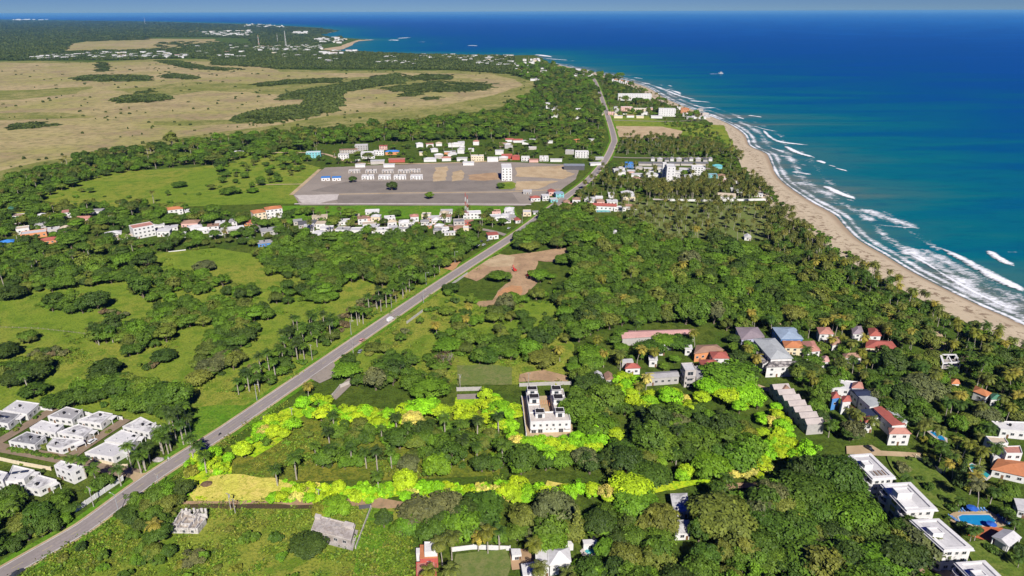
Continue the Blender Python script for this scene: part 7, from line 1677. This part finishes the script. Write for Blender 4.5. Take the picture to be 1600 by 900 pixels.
for (x, y, h_, k_, lb) in ((147, 793, 11, 'utility', 'utility pole in front of the long white panel wall, orange-based'), (187, 805, 11, 'lamp', 'street lamp on the right verge opposite the long white panel wall'), (251, 772, 11, 'utility', 'pale utility pole beside the meadow across from the estate entrance'), (226, 734, 9, 'utility', 'utility pole at the estate entrance apron'), (294, 694, 11, 'utility', 'utility pole under the roadside royal palms of the estate'),
                     (402, 627, 11, 'lamp', 'street lamp on the left verge where the glow-tinted band meets the road'), (488, 563, 11, 'utility', 'utility pole on the left verge beside dark roadside trees'), (549, 524, 11, 'lamp', 'street lamp on the left verge next to two royal palms'), (552, 552, 11, 'utility', 'utility pole on the right verge by the pink car'), (612, 482, 11, 'utility', 'utility pole on the left verge among the brown scrub'), (662, 474, 11, 'lamp', 'street lamp on the right verge near the small white truck'),
                     (458, 660, 9, 'utility', 'utility pole at the glow-tinted bank right of the road'), (666, 446, 11, 'lamp', 'tall street lamp on the left verge by the dense wood'), (711, 412, 11, 'lamp', 'street lamp beside the orange earth patch'), (816, 350, 10, 'utility', 'utility pole where the side street meets the road'), (500, 787, 8, 'utility', 'grey pole between the glow-tinted hedge and the unfinished house'), (361, 797, 9, 'utility', 'left of two stumpy poles at the ditch'), (368, 803, 8, 'utility', 'right of two stumpy poles at the ditch'), (826, 604, 9, 'utility', 'slim pole behind the white townhouses'), (719, 606, 9, 'utility', 'slim pole at the left end of the grey metal fence'),
                     (924, 247, 10, 'utility', 'utility pole beside the road near the dark steel warehouse'), (575, 398, 9, 'utility', 'x')):
    if lb != 'x': pole(x, y, h_, lb, k_)
def lattice(px, py, H, label, col=(W['white'], W['red'])):
    g = G(px, py); t = thing('radio_mast', label, 'radio mast', (g.x, g.y, 0)); w0 = H * .05
    for s in range(6):
        z0, z1 = H * s / 6, H * (s + 1) / 6; mb = MB(); a0, a1 = w0 * (1 - s / 7), w0 * (1 - (s + 1) / 7)
        for i in range(4):
            c0, c1 = (math.cos(i * 1.5708 + .785), math.sin(i * 1.5708 + .785)), (math.cos((i + 1) * 1.5708 + .785), math.sin((i + 1) * 1.5708 + .785))
            th_ = max(.12, H * .0045)
            mb.tube([(c0[0] * a0, c0[1] * a0, z0), (c0[0] * a1, c0[1] * a1, z1)], [th_, th_], 4, cap=False); mb.tube([(c0[0] * a0, c0[1] * a0, z0), (c1[0] * a1, c1[1] * a1, z1)], [th_ * .6] * 2, 4, cap=False)
        mb.build('mast_section', col[s % 2], t)
    return t
lattice(728, 342, 28, 'red and white lattice mast above the white village building'); lattice(731, 343, 26, 'slimmer red and white mast right beside the other village mast')
lattice(447, 72, 92, 'tall white lattice tower over the bay town', (W['white'], W['white'])); lattice(405, 73, 70, 'shorter lattice tower left of the tall one over the bay town', (W['white'], W['pink'])); lattice(434, 66, 60, 'distant thin tower between the two bay town towers', (W['white'], W['grey'])); lattice(227, 38, 120, 'lone thin tower on the far left woods', (W['white'], W['grey']))
lattice(819, 101, 30, 'thin mast among the houses of the cape village'); lattice(826, 98, 26, 'second thin mast of the cape village')

M_TYRE = mat('tyre', (0.02, 0.02, 0.02), rough=.8); M_CARGLASS = M_GLASS
def paint(nm, c): return mat('paint_' + nm, c, tuple(v * .95 for v in c), tuple(v * .9 for v in c), rough=.3, spec=.5)
PAINT = {k: paint(k, c) for k, c in dict(white=(.75, .75, .75), black=(.015, .015, .018), pink=(.60, .30, .30), grey=(.25, .26, .28), silver=(.5, .5, .52), red=(.50, .04, .03), blue=(.05, .12, .40), dark=(.05, .055, .065)).items()}
def profile(mb, pts, w, inset_top=0.0, zc=0):
    """a side outline swept across the width, narrower above the waist"""
    k_ = len(pts); i = len(mb.v)
    for s in (-1, 1):
        for (x, z) in pts: mb.v.append((x, s * (w / 2 - (inset_top if z > zc else 0)), z))
    for a in range(k_): b_ = (a + 1) % k_; mb.face((i + a, i + b_, i + k_ + b_, i + k_ + a))
    mb.face([i + a for a in range(k_)]); mb.face([i + k_ + a for a in reversed(range(k_))]); return mb
def car(px, py, col, label, turn, suv=False, z=.46, group=None, xy=None):
    g = G(px, py) if xy is None else Vector((*xy, 0)); t = thing('parked_car' if turn is not None and px > 0 else 'car', label, 'car', (g.x, g.y, z), turn, group); h = 1.75 if suv else 1.45
    profile(MB(), [(-2.2, .35), (2.2, .35), (2.25, .62), (2.15, .82), (1.05, .95), (.55, .96), (-1.75, .98), (-2.15, .92), (-2.25, .6)], 1.8, .05, .7).build('body', PAINT[col], t)
    top = [(1.05, .95), (.35, h - .03), (-1.3 if not suv else -1.9, h), (-1.85 if not suv else -2.12, .97)]
    profile(MB(), [(1.02, .93), (.40, h - .12), (-1.25 if not suv else -1.85, h - .1), (-1.8 if not suv else -2.06, .95)], 1.66, .08, 1.2).build('window', M_CARGLASS, t)
    profile(MB(), [(.45, h - .10), (.2, h), (-1.2 if not suv else -1.85, h), (-1.35 if not suv else -1.95, h - .10)], 1.56).build('roof', PAINT[col], t)
    for sx in (-1.4, 1.4):
        for sy in (-.82, .82):
            mb = MB(); mb.tube([(sx, sy - .1, .33), (sx, sy + .1, .33)], [.33, .33], 10); mb.build('wheel', M_TYRE, t)
    for sy in (-.6, .6): MB().box((2.2, sy, .66), (.1, .35, .15)).build('headlight', M_WHITEP, t)
    return t
RAZ = math.atan2(ROAD[60][1] - ROAD[40][1], ROAD[60][0] - ROAD[40][0])
lz = lambda a, b_: math.atan2(G(*b_).y - G(*a).y, G(*b_).x - G(*a).x)
car(145, 692, 'white', 'white van parked on the lane between the villa rows', lz((112, 713), (195, 658)), True)
car(1358, 704, 'black', 'black car parked on the sandy drive behind the far condominium', lz((1354, 701), (1364, 707)), True)
car(1287, 653, 'white', 'white car parked on the lane below the red-roofed guesthouse', lz((1282, 640), (1305, 668)))
car(566, 534, 'pink', 'pinkish car on the right shoulder of the road', RAZ, True, .58)
car(1309, 748, 'white', 'white car half hidden by bushes left of the far condominium', lz((1305, 740), (1316, 752)))
car(563, 551, 'grey', 'grey pickup parked off the right shoulder by a fence', RAZ + .3, False, .46)
for (x, y, c_, lb) in ((752, 379, 'dark', 'dark car, farthest left of those parked by the roadside shop'), (756, 384, 'silver', 'silver car parked nearest the road below the roadside shop'), (763, 377, 'grey', 'grey car parked right under the red shop roof'), (747, 385, 'white', 'white car at the lower end of the roadside shop parking'), (795, 358, 'silver', 'silver car at the mouth of the side street'),
                   (938, 256, 'white', 'white car on the road near the dark steel warehouse'), (948, 190, 'dark', 'dark car far up the straight road by the hotels'), (860, 329, 'red', 'red car on the road beside the teal roof houses')): car(x, y, PAINT and c_, lb, RAZ, False, .58)
def truck(px, py, label, col='white'):
    g = G(px, py); t = thing('truck', label, 'truck', (g.x, g.y, .58), RAZ)
    profile(MB(), [(1.0, .5), (2.9, .5), (2.95, 1.1), (2.6, 1.3), (2.2, 2.1), (1.0, 2.1)], 1.9, .08, 1.25).build('cab', PAINT[col], t)
    MB().box((2.42, 0, 1.7), (.28, 1.6, .5)).build('window', M_GLASS, t)
    MB().box((-1.0, 0, 1.55), (3.9, 2.0, 2.1)).build('cargo_box', PAINT[col], t); MB().box((0, 0, .5), (5.6, .9, .2)).build('chassis', M_TYRE, t)
    for sx in (-1.9, 2.0):
        for sy in (-.85, .85): MB().tube([(sx, sy - .13, .4), (sx, sy + .13, .4)], [.4, .4], 10).build('wheel', M_TYRE, t)
truck(610, 502, 'small white box truck driving on the right side of the road')
# motorcycles with riders
def rider_mesh(col):
    me = bpy.data.meshes.new('rider'); P_ = [(-.15, 0, .85), (-.12, 0, 1.1), (-.02, 0, 1.35), (.02, 0, 1.48), (.06, 0, 1.6), (.08, 0, 1.72), (-.02, .2, 1.36), (.18, .27, 1.15), (.42, .26, 1.08), (-.02, -.2, 1.36), (.18, -.27, 1.15), (.42, -.26, 1.08), (-.12, .12, .84), (.25, .2, .80), (.12, .19, .42), (.24, .19, .38), (-.12, -.12, .84), (.25, -.2, .80), (.12, -.19, .42), (.24, -.19, .38)]
    E_ = [(0, 1), (1, 2), (2, 3), (3, 4), (4, 5), (2, 6), (6, 7), (7, 8), (2, 9), (9, 10), (10, 11), (0, 12), (12, 13), (13, 14), (14, 15), (0, 16), (16, 17), (17, 18), (18, 19)]
    rad = [.15, .15, .17, .07, .11, .09, .075, .055, .045, .075, .055, .045, .10, .085, .06, .05, .10, .085, .06, .05]
    me.from_pydata(P_, E_, []); o = bpy.data.objects.new('rider_cage', me); COL.objects.link(o)
    md = o.modifiers.new('s', 'SKIN'); me.skin_vertices.new() if not me.skin_vertices else None
    for i, r_ in enumerate(rad): me.skin_vertices[0].data[i].radius = (r_, r_)
    me.skin_vertices[0].data[0].use_root = True
    o.modifiers.new('d', 'SUBSURF').levels = 1
    dg = bpy.context.evaluated_depsgraph_get(); ev = o.evaluated_get(dg); m2 = bpy.data.meshes.new_from_object(ev)
    m2.name = 'body'; bpy.data.objects.remove(o); m2.materials.clear(); m2.materials.append(col); m2.polygons.foreach_set('use_smooth', [True] * len(m2.polygons)); return m2
RIDER = {k: rider_mesh(mat('shirt_' + k, c)) for k, c in dict(dark=(.05, .05, .06), blue=(.08, .14, .30), pale=(.6, .6, .6)).items()}
HELM = MB().tube([(.08, 0, 1.60), (.08, 0, 1.68), (.08, 0, 1.76), (.08, 0, 1.80)], [.11, .135, .115, .05], 10).mesh('helmet', PAINT['white'], True)
def moto(px, py, col, label, plabel, shirt, flip=False):
    g = G(px, py); rz = RAZ + (math.pi if flip else 0); t = thing('motorcycle', label, 'motorcycle', (g.x, g.y, .58), rz)
    for x in (-.62, .65): MB().tube([(x, -.06, .3), (x, .06, .3)], [.3, .3], 12).build('wheel', M_TYRE, t)
    profile(MB(), [(-.75, .55), (-.2, .42), (.35, .45), (.5, .75), (.1, .88), (-.2, .74), (-.8, .80)], .28).build('body', PAINT[col], t)
    MB().box((-.35, 0, .82), (.7, .26, .10)).build('seat', M_TYRE, t)
    MB().tube([(.65, 0, .3), (.5, 0, .85), (.42, 0, 1.02)], [.05, .05, .04], 6).build('fork', M_STEEL, t); MB().tube([(.42, -.36, 1.05), (.42, .36, 1.05)], [.025, .025], 6).build('handlebar', M_STEEL, t)
    p = thing('person', plabel, 'person', (g.x, g.y, .58), rz); link('body', RIDER[shirt], p); link('helmet', HELM, p)
moto(100, 829, 'black', 'black motorcycle on the near left edge of the road', 'rider in dark clothes on the black motorcycle at the near left', 'dark', True)
moto(264, 720, 'white', 'white scooter riding near the estate entrance', 'rider in pale shirt on the white scooter', 'pale', True)
moto(303, 692, 'blue', 'blue motorcycle on the left road edge beside royal palms', 'rider in blue shirt on the motorcycle beside the royal palms', 'blue', True)
moto(344, 681, 'dark', 'dark motorcycle on the right side of the road near the glow-tinted bank', 'rider in dark clothes on the motorcycle near the glow-tinted bank', 'dark')
car(28, 899, 'dark', 'dark car cut by the bottom left corner of the photo', RAZ, False, .58)
# red diggers in the clearing
def digger(px, py, label, rz):
    g = G(px, py); t = thing('excavator', label, 'excavator', (g.x, g.y, .1), rz)
    for s in (-1, 1): MB().box((0, s * 1.1, .45), (3.8, .6, .9)).build('track', M_TYRE, t)
    MB().box((-.3, 0, 1.5), (3.2, 2.4, 1.2)).build('body', PAINT['red'], t); MB().box((.6, .6, 2.4), (1.5, 1.1, 1.5)).build('cab', PAINT['red'], t); MB().box((.75, .6, 2.6), (1.3, 1.16, .8)).build('window', M_GLASS, t)
    MB().tube([(1.2, -.4, 1.8), (3.4, -.4, 4.4), (5.2, -.4, 3.2)], [.32, .30, .22], 6).build('boom', PAINT['red'], t); MB().tube([(5.2, -.4, 3.2), (5.6, -.4, .9)], [.2, .15], 6).build('stick', PAINT['red'], t); MB().box((5.4, -.4, .6), (.9, 1.0, .7)).build('bucket', M_STEEL, t)
digger(882, 409, 'red excavator at the right end of the dirt clearing', .6); digger(804, 424, 'red excavator at the left edge of the dirt clearing by the trees', 2.0); digger(826, 432, 'pinkish red digger in the middle of the dirt clearing', 1.0)
# boat
g = G(1126, 115); bt = thing('motor_boat', 'small white motor boat alone on the blue sea', 'boat', (g.x, g.y, -.6), 2.6); bt.scale = (2.2, 2.2, 2.2)
mb = MB(); hp = [(-4, -1.3), (1.5, -1.4), (3.4, -.7), (4.4, 0), (3.4, .7), (1.5, 1.4), (-4, 1.3)]
i0 = 0
for (x, y) in hp: mb.v.append((x * .92, y * .7, -.3))
for (x, y) in hp: mb.v.append((x, y, 1.0 + max(0, x) * .12))
for a in range(7): b_ = (a + 1) % 7; mb.face((a, b_, 7 + b_, 7 + a))
mb.face(list(range(7, 14))); mb.build('hull', M_WHITEP, bt); MB().box((-.4, 0, 1.9), (3, 1.9, 1.7)).build('cabin', M_WHITEP, bt); MB().box((-.3, 0, 2.1), (2.9, 1.95, .6)).build('window', M_GLASS, bt); MB().tube([(-1.2, 0, 2.6), (-1.2, 0, 4.6)], [.05, .04], 5).build('mast', M_STEEL, bt)
foam('boat_wake', [(1108, 115.4), (1116, 115.2), (1124, 115.0)], 14, .45, .2, step=10)
# hay-like brown stump pile and boulder in the glow-tinted grass
def rock(px, py, s, label, m_):
    g = G(px, py); rr = random.Random(int(px)); me = bpy.data.meshes.new('boulder'); bm = bmesh.new(); bmesh.ops.create_icosphere(bm, subdivisions=3, radius=1)
    for v in bm.verts: v.co = v.co * (1 + .3 * noise.noise(v.co * 1.4 + Vector((px, 0, 0)))); v.co.z = v.co.z * .6
    bm.to_mesh(me); bm.free(); me.materials.append(m_); o = link('boulder', me, None, (g.x, g.y, s * .3)); o.scale = (s * 1.4, s, s); tag(o, label, 'boulder')
rock(323, 758, 1.9, 'brown brush heap lying on the glow-tinted straw grass', mat('brush', (0.16, 0.10, 0.06), (0.10, 0.07, 0.04), s1=1.2)); rock(248, 720, 1.8, 'pale boulder on the grass by the estate entrance', M_CONC)

# ------------------------------------------------------------------ words for the many: what it looks like and what it stands by
def relation(dx, dy, d):
    if d < 9: return 'right beside'
    if abs(dx) > abs(dy) * 1.3: return 'right of' if dx > 0 else 'left of'
    return 'in front of' if dy > 0 else 'behind'
ORD = ['nearest', 'second nearest', 'third nearest', 'fourth nearest', 'fifth nearest', 'sixth nearest', 'seventh nearest', 'eighth nearest']
buckets = {}
MARKS += [('glow-tinted hedge line', 640, 768), ('glow-tinted bank by the road', 440, 665), ('big round tree', 1142, 590), ('pale-glow yellow trees', 1180, 733), ('olive spreading tree', 1127, 812), ('beach bend', 1330, 385), ('coconut grove wall', 1120, 315), ('orange earth mound', 797, 458), ('grey metal fence', 732, 612), ('estate entrance', 215, 748), ('wooden pasture fence', 80, 516), ('white panel wall', 156, 775), ('low white pasture foundations', 277, 393), ('pink roadside car', 566, 534), ('small white truck', 610, 502), ('condominium lawn', 1440, 735)]
SIDE_LEFT = lambda x, y: x < 400 + (641 - y) * 1.46
for (r, desc, cat) in AUTO:
    x, y = r['_px'], r['_py']; c_ = []
    for nm, mx_, my_ in MARKS:
        d = math.hypot(x - mx_, (y - my_) * 1.4); c_.append((d, nm, x - mx_, y - my_))
    c_.sort(); best = c_[0]
    rel = relation(best[2], best[3], best[0]); buckets.setdefault((desc, rel, best[1]), []).append((best[0], r))
for (desc, rel, nm), L_ in buckets.items():
    L_.sort(key=lambda a: a[0])
    for i, (d, r) in enumerate(L_):
        base = f"{desc} {rel} the {nm}"
        if len(L_) > 1: base = f"{desc} {rel} the {nm}, " + (ORD[i] if i < 8 else f"{i + 1}th nearest") + (' to it' if len(base.split()) < 12 else '')
        base = base if len(base.split()) <= 16 else base.replace('flat ', '').replace('pitched ', '').replace('stained ', '').replace('small ', ''); base = base.replace(' with dark grey flat roof', ' with dark roof').replace(' with pale grey pitched roof', ' with pale roof').replace(' with grey pitched roof', ' with grey roof').replace(' with dark grey pitched roof', ' with dark roof')
        r['label'] = base; r['group'] = {'tree': 'trees of the woods and fields', 'palm': 'palms', 'shrub': 'shrubs in the fields and gardens', 'house': 'village houses'}.get(r['category'], r['category'] + 's')
for o in SC.objects:
    for k_ in ('_px', '_py'):
        if k_ in o: del o[k_]
